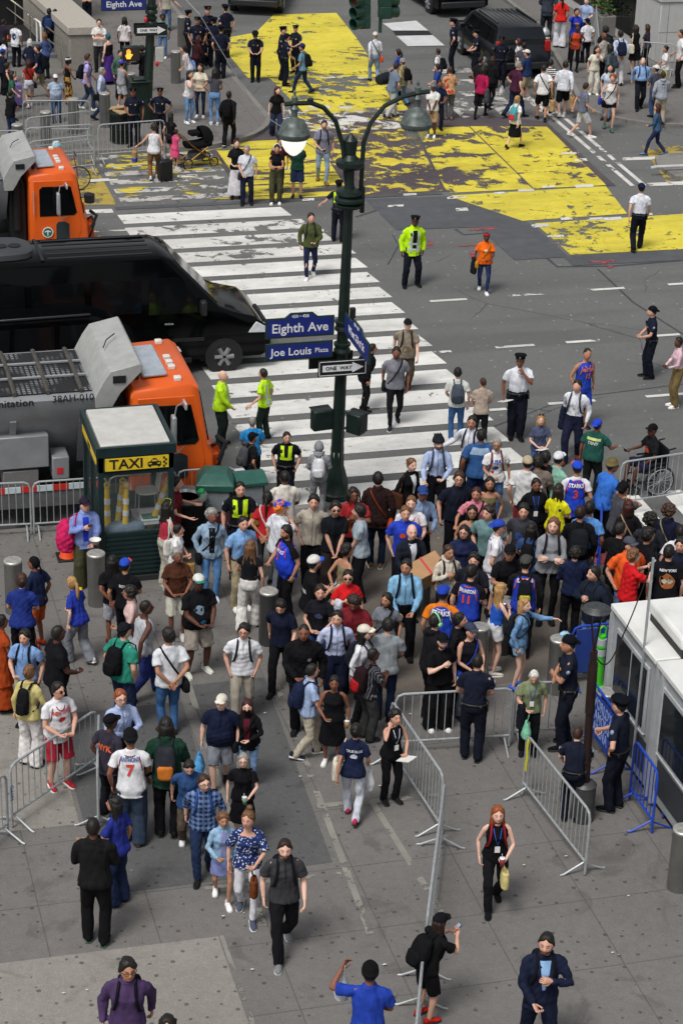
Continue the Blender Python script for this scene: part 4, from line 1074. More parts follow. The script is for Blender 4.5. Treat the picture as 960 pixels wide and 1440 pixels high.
for k in range(4):
    sheet('white_block', rect(22.6+k*.02, 66.2+k*1.5, 24.0, 66.8+k*1.5), .004, WHITE2)
for k in range(3):     # stripes of the far right crossing
    sheet('crosswalk_stripe', [(21.8+k*1.35, 65.2), (22.5+k*1.35, 65.2), (22.6+k*1.35, 69.2-k), (21.9+k*1.35, 69.2-k)], .004, WHITE2)
sheet('stop_line', [(25.2, 59.9), (28.5, 59.7), (28.5, 60.0), (25.2, 60.2)], .004, WHITE3)
sheet('stop_line', [(25.0, 57.3), (27.5, 57.2), (27.5, 57.6), (25.0, 57.6)], .004, WHITE3)
sheet('lane_line', [(8.0, 57.35), (9.4, 57.3), (9.4, 57.65), (8.0, 57.7)], .004, WHITE3)
sheet('lane_line', [(8.0, 55.75), (9.5, 55.7), (9.5, 55.82), (8.0, 55.87)], .004, WHITE3)
# crossing on the right
for k in range(5):
    x = 16.25+k*.95
    sheet('crosswalk_stripe', [(x, 34.3), (x+.42, 34.3), (x+.42, 37.45), (x, 37.45)], .004, WHITE)
# mesh plates in the far road
sheet('steel_plate', [tuple(G(x, y)[:2]) for x, y in ((538, 33), (585, 29), (602, 43), (552, 43))], .012, plain('white_plate', '#c6c8c8', .6, 0, .12, 2))
sheet('road_grate', [tuple(G(x, y)[:2]) for x, y in ((552, 43.5), (602, 43.5), (608, 49), (557, 50))], .012, plain('grate', '#1c1d20', .7))
sheet('steel_plate', [tuple(G(x, y)[:2]) for x, y in ((557, 50.5), (608, 49.5), (625, 64), (573, 65))], .012, plain('white_plate', '#c6c8c8', .6, 0, .12, 2))
# pink spray marks
PK = worn('spray_paint', '#99484c', '#a35b60', .55, .3, 3)
for px, py, w, h_, a in ((678, 322, .5, .12, 0), (604, 343, .1, .35, .4), (660, 345, .4, .08, 0), (845, 368, .45, .08, 0), (853, 372, .1, .3, 0), (665, 358, .12, .3, .3)):
    g = G(px, py); w *= .8; sheet('spray_mark', [(g[0]-w-a*.3, g[1]-h_), (g[0]+w-a*.3, g[1]-h_), (g[0]+w+a*.3, g[1]+h_), (g[0]-w+a*.3, g[1]+h_)], .012, PK)
# asphalt repairs
SEAM = worn('tar_seam', '#3f4145', '#4a4c50', .35, .06, 4)
PATCH = worn('asphalt_patch', '#4f5155', '#5a5c5f', -1, under='#505256')
def seam(pts, w=.05, z=.005):
    P_ = [G(*p) for p in pts]; L = []; R = []
    for i, p in enumerate(P_):
        a = Vector(P_[max(i-1, 0)][:2]); b = Vector(P_[min(i+1, len(P_)-1)][:2]); d = (b-a).normalized(); n = Vector((-d.y, d.x))*w; q = Vector(p[:2]); L.append(q+n); R.append(q-n)
    mb = MB()
    for i in range(len(L)-1): mb.add([(*L[i], z), (*R[i], z), (*R[i+1], z), (*L[i+1], z)], [(0, 1, 2, 3)])
    o = mb.obj('road_seam', SEAM); o['kind'] = 'structure'
seam([(640, 322), (652, 330), (688, 327), (735, 328), (748, 342), (768, 362), (783, 375), (860, 374), (960, 366)], .05)
seam([(500, 305), (540, 292), (590, 290), (620, 302), (640, 320)], .05)
seam([(840, 378), (890, 425), (960, 470)], .03); seam([(545, 372), (560, 345), (552, 330)], .02); seam([(640, 620), (800, 560), (960, 540)], .02)
seam([(700, 178), (790, 205), (855, 262)], .25); seam([(0, 560), (200, 540)], .03)
sheet('asphalt_patch', [(16.6, 54.6), (18.85, 54.5), (18.95, 51.7), (20.45, 51.7), (20.4, 54.5), (18.9, 57.3), (16.5, 57.4)], .002+.001, PATCH)
sheet('asphalt_patch', [(20.3, 51.0), (27, 50.9), (27, 51.7), (20.3, 51.8)], .003, PATCH)
sheet('asphalt_patch', [(9.5, 57.55), (18.8, 57.5), (18.8, 57.74), (9.5, 57.8)], .003, PATCH)
# ramps
sheet('tactile_ramp', [(14.35, 34.5), (15.05, 34.3), (15.5, 35.6), (14.6, 36.2)], SW+.008, plain('red_tactile', '#8f3b40', .8, 0, .2, 14))
mb = MB(); isl = [(25.95, 57.7), (25.85, 58.9), (26.1, 59.7), (26.6, 60.0), (31, 60.0), (31, 57.5)]; mb.prism(isl[::-1], -.1, .14); o = mb.obj('traffic_island', KERB); o['kind'] = 'structure'
# manhole and stains
rs1 = random.Random(8)
for k in range(90):
    px, py = rs1.uniform(0, 960), rs1.uniform(180, 1440); g = G(px, py, SW); on = on_walk(g[0], g[1]); 
    if not on: g = G(px, py)
    w = rs1.uniform(.012, .035); a = rs1.uniform(0, 3)
    sheet('paper_scrap', [(g[0]+w*math.cos(a+t), g[1]+w*.6*math.sin(a+t)) for t in (0, 1.3, 3, 4.6)], (SW if on else 0)+.02, plain('litter', '#c9c8c2', .8))['kind'] = 'stuff'
# ---------------------------------------------------------------- placing helpers
def PY(px, py, y):
    d = CF*F_PX + CR*(px-480) - CU*(py-720); t = (y-CAM[1])/d[1]; return CAM+d*t
def PX_(px, py, x):
    d = CF*F_PX + CR*(px-480) - CU*(py-720); t = (x-CAM[0])/d[0]; return CAM+d*t
def HT(b, py):
    lo, hi = 0, 14
    for _ in range(40):
        mid = (lo+hi)/2
        if PIX((b[0], b[1], mid))[1] > py: lo = mid
        else: hi = mid
    return lo
NAVYSIGN = plain('sign_blue', '#1d2c78', .4, 0, .08); WHITEP = plain('sign_white', '#e6e8ea', .5, 0, .06); SIGNG = plain('sign_frame_green', '#1d3530', .5, 0, .25); SIGNK = plain('sign_black', '#15171a', .5, 0, .2)
def bollard(px, py, label, h=1.0, r=.16, mat=None, base=None):
    g = G(px, py, (SW if base is None else base)+h); t = thing('bollard', label, 'bollard', (g[0], g[1], SW if base is None else base), 0, 'steel bollards')
    mb = MB(); mb.cyl((0, 0, 0), r, h-.04, 28); mb.obj('post', mat or plain('brushed_steel', '#8c8d8b', .35, .8, .15, 3), t, 'auto')
    mb = MB(); mb.lathe([(r*1.02, h-.04), (r*1.02, h-.015), (r*.92, h), (r*.4, h+.006)], 28); mb.obj('cap', plain('worn_steel_top', '#b5b4ae', .45, .5, .3, 14), t, 'auto')
    return t
def barrier(label, a, b, h=1.08, mat=None, n=None, group='steel crowd barriers', z=None, feet=True, arch=.1):
    "crowd barrier between two pixels of its top rail corners"
    z = SW if z is None else z; p = G(a[0], a[1], z+h); q = G(b[0], b[1], z+h); return barrier_at(label, p, q, h, mat, n, group, z, feet)
def barrier_at(label, p, q, h=1.08, mat=None, n=None, group='steel crowd barriers', z=SW, feet=True):
    mat = mat or STEEL
    d = Vector((q[0]-p[0], q[1]-p[1])); L = d.length; ang = math.atan2(d.y, d.x)
    t = thing('crowd_barrier', label, 'barrier', (p[0], p[1], z), ang, group); lo = .22; r = .021
    mb = MB(); c = .12
    mb.tube([(0, 0, .02), (0, 0, h-c), (c*.3, 0, h-c*.3), (c, 0, h), (L/2, 0, h), (L-c, 0, h), (L-c*.3, 0, h-c*.3), (L, 0, h-c), (L, 0, .02)], r, 8); mb.tube([(0, 0, lo), (L/2, 0, lo), (L, 0, lo)], r*.9, 8)
    mb.obj('frame', mat, t, 'auto')
    n = n or max(5, int(L/.125)); mb = MB()
    for k in range(1, n): x = L*k/n; mb.tube([(x, 0, lo), (x, 0, h-(.02 if c < x < L-c else .05))], .0085, 6)
    mb.obj('bars', mat, t, 'auto')
    if feet:
        for x in (.08, L-.08):
            mb = MB(); mb.tube([(x, -.36, .012), (x, -.30, .02), (x, 0, .17), (x, .30, .02), (x, .36, .012)], .017, 6); mb.obj('foot', mat, t, 'auto')
    return t
def sign_plate(parent, name, poly, M, th, mats, inset=None):
    mb = MB(); mb.prism(poly, 0, th, 0, M); return mb.obj(name, mats, parent)
def wheel(parent, x, y, z, r, w, s, rim='#8a8c8f', M=None):
    mb = MB(); prof = [(r*.62, -w/2), (r*.94, -w/2), (r, -w*.32), (r, w*.32), (r*.94, w/2), (r*.62, w/2)]
    R = []
    for rr, yy in prof: R.append([(x+rr*math.cos(k*math.pi/12), y+yy, z+rr*math.sin(k*math.pi/12)) for k in range(24)])
    mb.loft(R); o = mb.obj('wheel', BLACKM, parent, 'auto'); mb = MB(); yo = y+s*w*.46
    mb.loft([[(x+rr*math.cos(k*math.pi/12), yo+yy, z+rr*math.sin(k*math.pi/12)) for k in range(24)] for rr, yy in ((r*.64, -s*.02), (r*.6, s*.01), (r*.5, -s*.03), (r*.12, -s*.03))])
    for k in range(6):
        a = k*2*math.pi/6; mb.tube([(x+r*.1*math.cos(a), yo+s*.015, z+r*.1*math.sin(a)), (x+r*.6*math.cos(a), yo+s*.008, z+r*.6*math.sin(a))], r*.14, 5)
    mb.obj('rim', plain('rim', rim, .35, .3), o, 'auto'); return o
# ---------------------------------------------------------------- lamp post with street signs
def lamp_post():
    b = G(471, 699, SW); t = thing('street_lamp', 'tall ornate dark green twin lamp post carrying street name signs', 'street lamp', b); Y = b[1]
    def L(px, py): p = PY(px, py, Y); return Vector((p[0]-b[0], 0, p[2]-SW))
    H = lambda py: HT(b, py)-SW
    h1, h2, h3 = H(490), H(292), H(228)
    ax = lambda z: (L(492, 250).x/ max(.1, L(492, 250).z))*z      # the slight lean of the pole
    mb = MB()
    prof = [(0, .30), (.12, .30), (.16, .26), (.4, .235), (.62, .17), (.7, .145), (1.1, .13)]
    mb.loft([[(ax(z)+r*math.cos(k*math.pi/4+.39), r*math.sin(k*math.pi/4+.39), z) for k in range(8)] for z, r in prof]); mb.obj('base', DGREEN, t, 'auto')
    mb = MB(); zs = [1.1, 2.5, 4, h2]; rs_ = [.125, .115, .105, .085]
    mb.loft([[(ax(z)+r*math.cos(k*math.pi/4+.39), r*math.sin(k*math.pi/4+.39), z) for k in range(8)] for z, r in zip(zs, rs_)]); mb.obj('shaft', DGREEN, t, 'auto')
    mb = MB(); c = h2
    mb.lathe([(.10, 0), (.24, .02), (.27, .07), (.20, .10), (.27, .14), (.27, .19), (.20, .23), (.25, .28), (.24, .34), (.10, .38), (.085, .5), (.085, h3-c-.15), (.22, h3-c-.1), (.27, h3-c-.04), (.27, h3-c+.03), (.16, h3-c+.06), (.10, h3-c+.15), (.12, h3-c+.3), (.13, h3-c+.42), (.06, h3-c+.5), (.0, h3-c+.56)], 20, 0, (ax(c), 0, c))
    mb.obj('collar', DGREEN, t, 'auto')
    for pts, lx, ly, lit in (([(491, 292), (485, 235), (482, 205), (472, 170), (455, 151), (437, 144), (414, 145), (400, 146)], 414, 148, True), ([(506, 292), (509, 235), (511, 200), (521, 172), (541, 148), (567, 135), (588, 130), (604, 128)], 587, 134, False)):
        P_ = [L(x, y) for x, y in pts]; mb = MB(); mb.tube(P_, .045, 8); arm = mb.obj('arm', DGREEN, t, 'auto')
        c = L(lx, ly); mb = MB(); mb.lathe([(0, .30), (.03, .25), (.02, .19), (.06, .16), (.06, .06), (.03, .03), (.05, 0), (.09, -.05), (.06, -.12), (.06, -.2), (.10, -.24), (.18, -.27), (.245, -.36), (.275, -.48), (.30, -.50), (.30, -.56), (.27, -.60), (.1, -.6)], 24, 0, c)
        hd = mb.obj('lamp_head', plain('weathered_green', '#56605d', .45, .1, .5, 9), t, 'auto')
        mb = MB(); mb.lathe([(.22, -.6), (.235, -.64), (.21, -.74), (.15, -.84), (.07, -.91), (.0, -.94)], 24, 0, c)
        if lit: m_ = plain('lit_globe', '#f4efe6', .4, emit=.75)
        else: m_ = clear('lamp_glass', .5, '#b9baae')
        mb.obj('globe', m_, hd, True)
    # name signs
    def name_sign(tl, br, axis, name, main, top=None, size=.23, sub=None, hump=True):
        if axis == 'x': f = lambda px, py: PY(px, py, Y-.16)
        else: f = lambda px, py: PX_(px, py, b[0]+ax(h1)+.02)
        A, B_ = f(*tl), f(*br); a0 = (A[0] if axis == 'x' else -A[1]); a1 = (B_[0] if axis == 'x' else -B_[1]); z1, z0 = A[2], B_[2]
        if axis == 'x': M0 = frameM((a0-b[0], -.16, z0-SW), (1, 0, 0), (0, 0, 1))
        else: M0 = frameM((ax(h1)-.02, A[1]-b[1], z0-SW), (0, -1, 0), (0, 0, 1))
        w = abs(a1-a0); h = .40 if hump else .34; hm = .09 if hump else 0
        def outl(e): 
            q = [(e, e), (w-e, e), (w-e, h-e)]
            if hm: q += [(w*.76, h-e), (w*.68, h+hm-e), (w*.36, h+hm-e), (w*.28, h-e)]
            return q+[(e, h-e)]
        s = sign_plate(t, 'street_sign', outl(0), M0, .03, SIGNG); sign_plate(s, 'face', outl(.035), M0 @ Matrix.Translation((0, 0, .003)), .031, NAVYSIGN)
        T_ = M0 @ Matrix.Translation((w*.5, h*.47, .037)); 
        if sub:
            text_on(main, size, WHITEP, s, M0 @ Matrix.Translation((w*.38, h*.47, .037)), bold=.012); text_on(sub, size*.62, WHITEP, s, M0 @ Matrix.Translation((w*.83, h*.47, .037)))
        else: text_on(main, size, WHITEP, s, T_, bold=.012)
        if top: text_on(top, .085, WHITEP, s, M0 @ Matrix.Translation((w*.5, h+hm*.25, .037)), bold=.01)
        return s
    name_sign((373, 447), (469, 470), 'x', '', 'Eighth Ave', '420 • 458', .255)
    name_sign((373, 479), (467, 501), 'x', '', 'Joe Louis', None, .215, 'Plaza', False)
    name_sign((489, 462), (523, 513), 'y', '', 'West 33rd St', '350 • 398', .20)
    # one way signs
    A = PY(447, 507, Y-.2); B_ = PY(515, 524, Y-.2); w = B_[0]-A[0]; M0 = frameM((A[0]-b[0], -.2, B_[2]-SW-.02), (1, 0, 0), (0, 0, 1))
    s = sign_plate(t, 'one_way_sign', [(0, 0), (w, 0), (w, .33), (0, .33)], M0, .02, SIGNK)
    fr = MB()
    for q in ([(.02, .02), (w-.02, .02), (w-.02, .032), (.02, .032)], [(.02, .298), (w-.02, .298), (w-.02, .31), (.02, .31)], [(.02, .02), (.032, .02), (.032, .31), (.02, .31)], [(w-.032, .02), (w-.02, .02), (w-.02, .31), (w-.032, .31)]): fr.prism(q, .02, .024, 0, M0)
    fr.obj('border', WHITEP, s)
    mb = MB(); mb.prism([(.09, .10), (w*.70, .10), (w*.70, .06), (w*.93, .165), (w*.70, .27), (w*.70, .23), (.09, .23)], .021, .026, 0, M0); mb.obj('arrow', WHITEP, s)
    text_on('ONE  WAY', .105, SIGNK, s, M0 @ Matrix.Translation((w*.42, .165, .029)), bold=.02)
    M1 = frameM((A[0]-b[0]-.1, .12, B_[2]-SW+.03), (1, 0, 0), (0, 0, 1)); sign_plate(t, 'sign_back', [(0, 0), (w*.9, 0), (w*.9, .33), (0, .33)], M1, .02, SIGNK)
    # clamps
    for py, hh in ((453, .22), (484, .2)):
        z = H(py+4); mb = MB(); mb.lathe([(.13, -.1), (.165, -.09), (.165, -hh/4), (.14, -.01), (.14, .01), (.165, hh/4), (.165, .09), (.13, .1)], 16, 0, (ax(z), 0, z)); mb.obj('clamp', DGREEN, t, 'auto')
    # walk signal housings seen from behind
    for (x0, y0, x1, y1, yy, rz) in ((435, 572, 470, 606, .05, .15), (489, 578, 511, 611, -.25, -.9)):
        A = PY(x0, y0, Y+yy); B_ = PY(x1, y1, Y+yy); c = ((A[0]+B_[0])/2-b[0], yy, (A[2]+B_[2])/2-SW); Mx = Matrix.Translation(c) @ Matrix.Rotation(rz, 4, 'Z')
        mb = MB(); mb.cbox((0, 0, 0), (.42 if rz > 0 else .34, .22, .42), 0, Mx); o = mb.obj('walk_signal', DGREEN, t, bevel=.03)
        mb = MB()
        for k in range(6): mb.cbox((-.15+k*.06, .14, 0), (.012, .07, .36), 0, Mx)
        mb.cbox((0, .14, .2), (.4, .1, .02), 0, Mx); mb.obj('visor', BLACKM, o)
        mb = MB()
        for dz in (.15, -.18): mb.tube([(c[0], c[1], c[2]+dz), (ax(c[2])*.6+c[0]*.4, yy*.5, c[2]+dz+.03), (ax(c[2]), 0, c[2]+dz)], .028, 8)
        mb.obj('bracket', DGREEN, o, 'auto')
    z = H(643); mb = MB(); mb.cyl((ax(z), 0, z-.12), .128, .26, 8); mb.obj('sticker', plain('sticker_paper', '#b7b2ad', .7, 0, .5, 10), t)
    z = H(661); mb = MB(); mb.cyl((ax(z), 0, z-.03), .131, .07, 8); mb.obj('tape', plain('green_tape', '#6fd34a', .6), t)
    z = H(440); mb = MB(); mb.cbox((ax(z)+.17, -.02, z), (.1, .1, .2)); mb.cbox((ax(z)+.17, -.02, z-.14), (.05, .05, .1)); mb.obj('sensor', BLACKM, t, bevel=.01)
    z = H(262); mb = MB(); mb.cbox((ax(z)+.24, -.05, z-.25), (.07, .07, .5)); mb.obj('sensor', SIGNK, t)
    # pigeon spikes on the arm
    P = PY(281, 22, Y); 
    mb = MB(); a = L(478, 231); bb = L(362, 152); cc = L(281, 20); mb.tube([a, bb+Vector((0, 0, -.05)), cc], .008, 5); mb.tube([cc, cc+Vector((-3, 2, 3.2))], .008, 5); mb.obj('guy_wire', STEEL, t)
    mb = MB()
    mb.tube([L(438, 146)+Vector((-.02, 0, .02)), L(436, 138)], .06, 8); mb.obj('photocell', DGREEN, t, 'auto')
lamp_post()
# ---------------------------------------------------------------- far pole with signs and walk signal
def far_pole():
    b = G(206, 168, SW); Y = b[1]; t = thing('signal_pole', 'dark green signal pole with orange hand walk signal on far corner', 'signal pole', b)
    def L(px, py, yy=0): p = PY(px, py, Y+yy); return Vector((p[0]-b[0], yy, p[2]-SW))
    k = L(213, 10); mb = MB(); mb.loft([[(k.x/k.z*z+r*math.cos(a), r*math.sin(a), z) for a in [i*math.pi/4 for i in range(8)]] for z, r in ((0, .26), (.5, .22), (.7, .15), (5.6, .115))]); mb.obj('pole', DGREEN, t, 'auto')
    for z in (L(210, 12).z, L(210, 28).z):
        mb = MB(); mb.lathe([(.13, -.14), (.19, -.12), (.19, -.05), (.15, 0), (.19, .05), (.19, .12), (.13, .14)], 14, 0, (k.x/k.z*z, 0, z)); mb.obj('clamp', DGREEN, t, 'auto')
    a = L(142, 15, -.15); c = L(206, -12, -.15); w = c.x-a.x; h = .40; M0 = frameM(a, (1, 0, 0), (0, 0, 1))
    s = sign_plate(t, 'street_sign', [(0, 0), (w, 0), (w, h), (0, h)], M0, .03, SIGNG); sign_plate(s, 'face', [(.03, .03), (w-.03, .03), (w-.03, h-.03), (.03, h-.03)], M0 @ Matrix.Translation((0, 0, .003)), .031, NAVYSIGN)
    text_on('Eighth Ave', .25, WHITEP, s, M0 @ Matrix.Translation((w/2, h*.48, .037)), bold=.012)
    a = L(190, 50, -.2); c = L(235, 36, -.2); w = c.x-a.x; M0 = frameM(a, (1, 0, 0), (0, 0, 1)); s = sign_plate(t, 'one_way_sign', [(0, 0), (w, 0), (w, .33), (0, .33)], M0, .02, SIGNK)
    mb = MB(); mb.prism([(.06, .09), (w*.70, .09), (w*.70, .04), (w*.95, .165), (w*.70, .29), (w*.70, .24), (.06, .24)], .021, .026, 0, M0); mb.obj('arrow', WHITEP, s)
    text_on('ONE  WAY', .11, SIGNK, s, M0 @ Matrix.Translation((w*.42, .165, .029)), bold=.02)
    M1 = frameM(L(188, 47, .15), (1, 0, 0), (0, 0, 1)); sign_plate(t, 'sign_back', [(0, 0), (w, 0), (w, .33), (0, .33)], M1, .02, SIGNK)
    c = (L(171, 84, -.1)+L(197, 64, -.1))/2; mb = MB(); mb.cbox(c, (.52, .24, .44)); o = mb.obj('walk_signal', DGREEN, t, bevel=.03)
    mb = MB(); mb.cbox(c+Vector((0, -.13, 0)), (.46, .03, .38)); mb.obj('screen', plain('signal_screen', '#2a2725', .6), o)
    hx = c+Vector((-.1, -.152, -.12)); M2 = frameM(hx, (1, 0, 0), (0, 0, 1)); mb = MB(); OR = plain('orange_led', '#ff8a2a', .5, emit=2.2)
    mb.prism([(-.05, -.02), (.06, -.02), (.09, .1), (.07, .14), (-.05, .14), (-.09, .08)], 0, .01, 0, M2)
    for i, (x, l, w_) in enumerate(((-.045, .12, .011), (-.012, .15, .011), (.022, .15, .011), (.055, .11, .011))): mb.prism([(x-w_, .12), (x+w_, .12), (x+w_*1.3, .12+l), (x-w_*.7, .12+l)], 0, .0101, 0, M2)
    mb.prism([(.07, .02), (.13, .11), (.11, .13), (.06, .08)], 0, .0102, 0, M2); h_ = mb.obj('hand_symbol', OR, o)
    for dz in (.1, -.1):
        mb = MB(); mb.tube([c+Vector((.2, .03, dz)), Vector((k.x/k.z*c.z, 0, c.z+dz+.03))], .03, 8); mb.obj('bracket', DGREEN, o, 'auto')
    c = (L(217, 86)+L(230, 65))/2; mb = MB(); mb.cbox(c, (.26, .25, .46)); mb.obj('junction_box', plain('pale_box', '#b7b8b4', .6), t, bevel=.02)
    for px, py in ((221, 89), (205, 27)):
        mb = MB(); p = L(px, py, -.2); mb.lathe([(0, -.1), (.04, -.06), (.06, 0), (.04, .06), (0, .1)], 10, 0, p); mb.obj('red_lamp', plain('red_plastic', '#c22838', .4), t, True)
far_pole()
g = G(196, 170, SW); t = thing('signal_cabinet', 'dark green box cabinet beside the far signal pole', 'cabinet', g); mb = MB(); mb.box((-.3, -.25, 0), (.3, .25, 1.25)); mb.obj('body', DGREEN, t, bevel=.03); mb = MB(); mb.prism([(-.34, -.3), (.34, -.3), (.34, .3), (-.34, .3)], 1.252, 1.30); mb.prism([(-.2, -.2), (.2, -.2), (.2, .2), (-.2, .2)], 1.30, 1.36); mb.obj('lid', DGREEN, t, bevel=.02); mb = MB(); mb.box((-.24, -.262, .1), (.24, -.252, 1.1)); mb.obj('door', DGREEN, t)
# hanging traffic signals
def traffic_signal():
    y = 57.5; t = thing('traffic_signal', 'green traffic signal heads hanging above the mural, red lit', 'traffic light', PY(537, 10, y)*0+np.array([PY(537, 10, y)[0], y, 0])); bx = PY(537, 10, y)[0]
    def P(px, py): p = PY(px, py, y); return Vector((p[0]-bx, 0, p[2]))
    TG = plain('signal_green', '#1f4238', .45, .1, .3, 6); lens = plain('dark_lens', '#121712', .2); red = plain('red_lens', '#d2281e', .3, emit=1.6)
    for cx, py0, face in ((511, 30, -1), (541, 16, 1)):
        for k in range(3):
            c = P(cx, py0-k*15.8*(1.0 if face < 0 else 1.05)) ; mb = MB(); D_ = .30; 
            mb.box((c.x-.17, -.14, c.z-.17), (c.x+.17, .14, c.z+.168)); hd = mb.obj('signal_head', TG, t, bevel=.03)
            dirv = Vector((-.88, -.45, -.05)) if face < 0 else Vector((.95, .25, -.05)); dirv.normalize()
            X = dirv.cross(Vector((0, 0, 1))).normalized(); Yv = X.cross(dirv); o = c+dirv*.10
            mb = MB(); n = 16; Rr = []
            for d_, r in ((0, .155), (.28, .165), (.282, .150), (.02, .140)): Rr.append([o+dirv*d_+X*r*math.cos(a)+Yv*r*math.sin(a) for a in [2*math.pi*i/n for i in range(n)]])
            mb.loft(Rr, cap=False); mb.obj('visor', TG, hd, 'auto')
            mb = MB(); mb.loft([[o+dirv*d_+X*r*math.cos(a)+Yv*r*math.sin(a) for a in [2*math.pi*i/n for i in range(n)]] for d_, r in ((.03, .14), (.06, .1), (.07, .02))]); mb.obj('lens', red if k == 2 else lens, hd, True)
    a = P(534, 45); mb = MB(); mb.tube([a, a+Vector((0, 0, 3.2)), a+Vector((2.5, .5, 3.5)), a+Vector((14, 6, 3.6))], .05, 8); mb.obj('hanger', TG, t, 'auto')
    mb = MB(); mb.tube([a+Vector((14, 6, -a.z+.0)), a+Vector((14, 6, 3.7))], .12, 10); mb.obj('mast', TG, t, 'auto')
traffic_signal()
# ---------------------------------------------------------------- sanitation trucks
ORANGE = plain('orange_truck_paint', '#e2601c', .3, 0, .08, 2, spec=.5); TGREY = plain('truck_grey', '#8e9194', .45, .2, .15, 2); TLIGHT = plain('truck_pale_panel', '#a6a7a5', .5, .1, .14, 4); TBLACK = plain('truck_chassis', '#17181a', .6, .2, .4, 5); DGLASS = glass('#07090b')
def mesh_grille():
    t = NT('grille'); co = t.co('Object'); b = t.new('ShaderNodeTexBrick'); b.offset = 0; b.inputs['Scale'].default_value = 1; b.inputs['Mortar Size'].default_value = .02; b.inputs['Brick Width'].default_value = .095; b.inputs['Row Height'].default_value = .095; t.l.new(co, b.inputs['Vector'])
    v = t.noise(1.5, 3, co); c = t.mix(t.ramp(v, [(.45, 0.), (.6, 1.)]), srgb('#1a1b1d'), srgb('#7c7e80')); t.out(t.mix(b.outputs['Fac'], c, srgb('#16171a')), .7); return t.m
def truck(loc, label):
    t = thing('sanitation_truck', label, 'truck', loc, 0, 'orange sanitation trucks'); W_ = 2.5
    # local x forward (0 at cab rear .. 1.75 front), y 0 (kerb side) .. 2.5
    mb = MB(); prof = [(0, .62), (0, 2.72), (.06, 2.80), (1.16, 2.86), (1.30, 2.76), (1.50, 1.55), (1.60, 1.40), (1.62, .62)]
    def sec(y, e): return [Vector((x+(.0 if x < .1 else -e*.6), y, z-(e if z > 2 else 0))) for x, z in prof]
    mb.loft([sec(.0, .10), sec(.04, .03), sec(.12, .0), sec(W_-.12, 0), sec(W_-.04, .03), sec(W_, .10)]); cab = mb.obj('cab', ORANGE, t, 'auto')
    mb = MB(); mb.loft([[Vector((1.325+dx, .2, 2.60)), Vector((1.325+dx, W_-.2, 2.60)), Vector((1.50+dx, W_-.18, 1.60)), Vector((1.50+dx, .18, 1.60))] for dx in (-.06, .03)]); mb.obj('windshield', DGLASS, cab)
    for s, y in ((-1, -.012), (1, W_-.03)):
        mb = MB(); mb.prism([(.12, .66), (1.2, .66), (1.42, 1.2), (1.38, 1.6), (1.20, 2.62), (.12, 2.62)], 0, .04, 0, frameM((0, y+.04, 0), (1, 0, 0), (0, 0, 1))); d = mb.obj('door', ORANGE, cab, bevel=.015)
        yy = y-.012 if s < 0 else y+.012
        mb = MB(); mb.prism([(.28, 1.62), (1.22, 1.62), (1.30, 1.70), (1.14, 2.44), (.36, 2.46), (.28, 2.38)], 0, .045, 0, frameM((0, yy+.045, 0), (1, 0, 0), (0, 0, 1))); mb.obj('window', DGLASS, d, bevel=.01)
        mb = MB(); mb.prism([(.74, .92), (1.04, .92), (1.08, .98), (1.08, 1.38), (.96, 1.46), (.78, 1.46), (.72, 1.38), (.72, .98)], 0, .045, 0, frameM((0, yy+.045, 0), (1, 0, 0), (0, 0, 1))); mb.obj('window', glass('#30383c', .1), d, bevel=.01)
        ym = y-.03 if s < 0 else y+.045
        mb = MB(); M0 = frameM((.48, ym, 1.18), (1, 0, 0), (0, 0, 1)) ; c_ = [(.15*math.cos(a), .15*math.sin(a)) for a in [k*math.pi/12 for k in range(24)]]; mb.prism(c_, 0, .01, 0, M0); e = mb.obj('emblem', WHITEP, d)
        mb = MB(); mb.prism([(x*.82, z*.82) for x, z in c_], .011, .013, 0, M0); mb.obj('emblem_ring', plain('emblem_green', '#2b6a50', .5), e)
        mb = MB(); mb.prism([(-.085, .03), (0, .065), (.085, .03), (.085, .0), (.018, .02), (.012, -.09), (-.012, -.09), (-.018, .02), (-.085, .0)], .015, .018, 0, M0); mb.obj('emblem_figure', WHITEP, e)
        mb = MB(); mb.tube([(.12, ym-.02*-s, 1.7), (.12, ym+s*.03, 2.35)], .014, 6); mb.obj('grab_rail', STEEL, cab)
        # mirror
        mb = MB(); mb.cbox((.75, ym+s*.28, 2.06), (.09, .2, .62)); mr = mb.obj('mirror', STEEL, cab, bevel=.03); mb = MB(); mb.tube([(1.0, ym, 2.52), (.8, ym+s*.3, 2.56), (.75, ym+s*.3, 2.3)], .014, 6); mb.obj('mirror_arm', STEEL, mr); mb = MB(); mb.tube([(1.0, ym, 1.6), (.8, ym+s*.3, 1.62), (.75, ym+s*.3, 1.85)], .014, 6); mb.obj('mirror_arm', STEEL, mr)
        mb = MB(); mb.cbox((1.0, ym+s*.1, 2.5), (.05, .26, .14)); mb.obj('mirror', plain('mirror_face', '#c4ccd0', .1, .3), cab, bevel=.02)
    mb = MB(); mb.prism([(.30, .45), (.78, .45), (.78, 2.0), (.30, 2.0)], 0, .07, 0, Matrix.Translation((0, .0, 2.83)) @ Matrix.Rotation(-.04, 4, 'Y')); mb.obj('roof_light_bar', plain('light_bar', '#a9b2bd', .25, .1, .2, 4), cab, bevel=.03)
    for y in (.25, .85, 1.1, 1.35, 2.2):
        mb = MB(); mb.box((.86, y-.07, 2.84), (1.0, y+.07, 2.93)); mb.obj('marker_lamp', plain('lamp_white', '#d9d6cf', .3), cab, bevel=.02)
    mb = MB(); mb.cyl((.2, .55, 2.8), .05, .14, 10); mb.obj('antenna_base', BLACKM, cab)
    # body
    mb = MB(); bx0 = -8.0
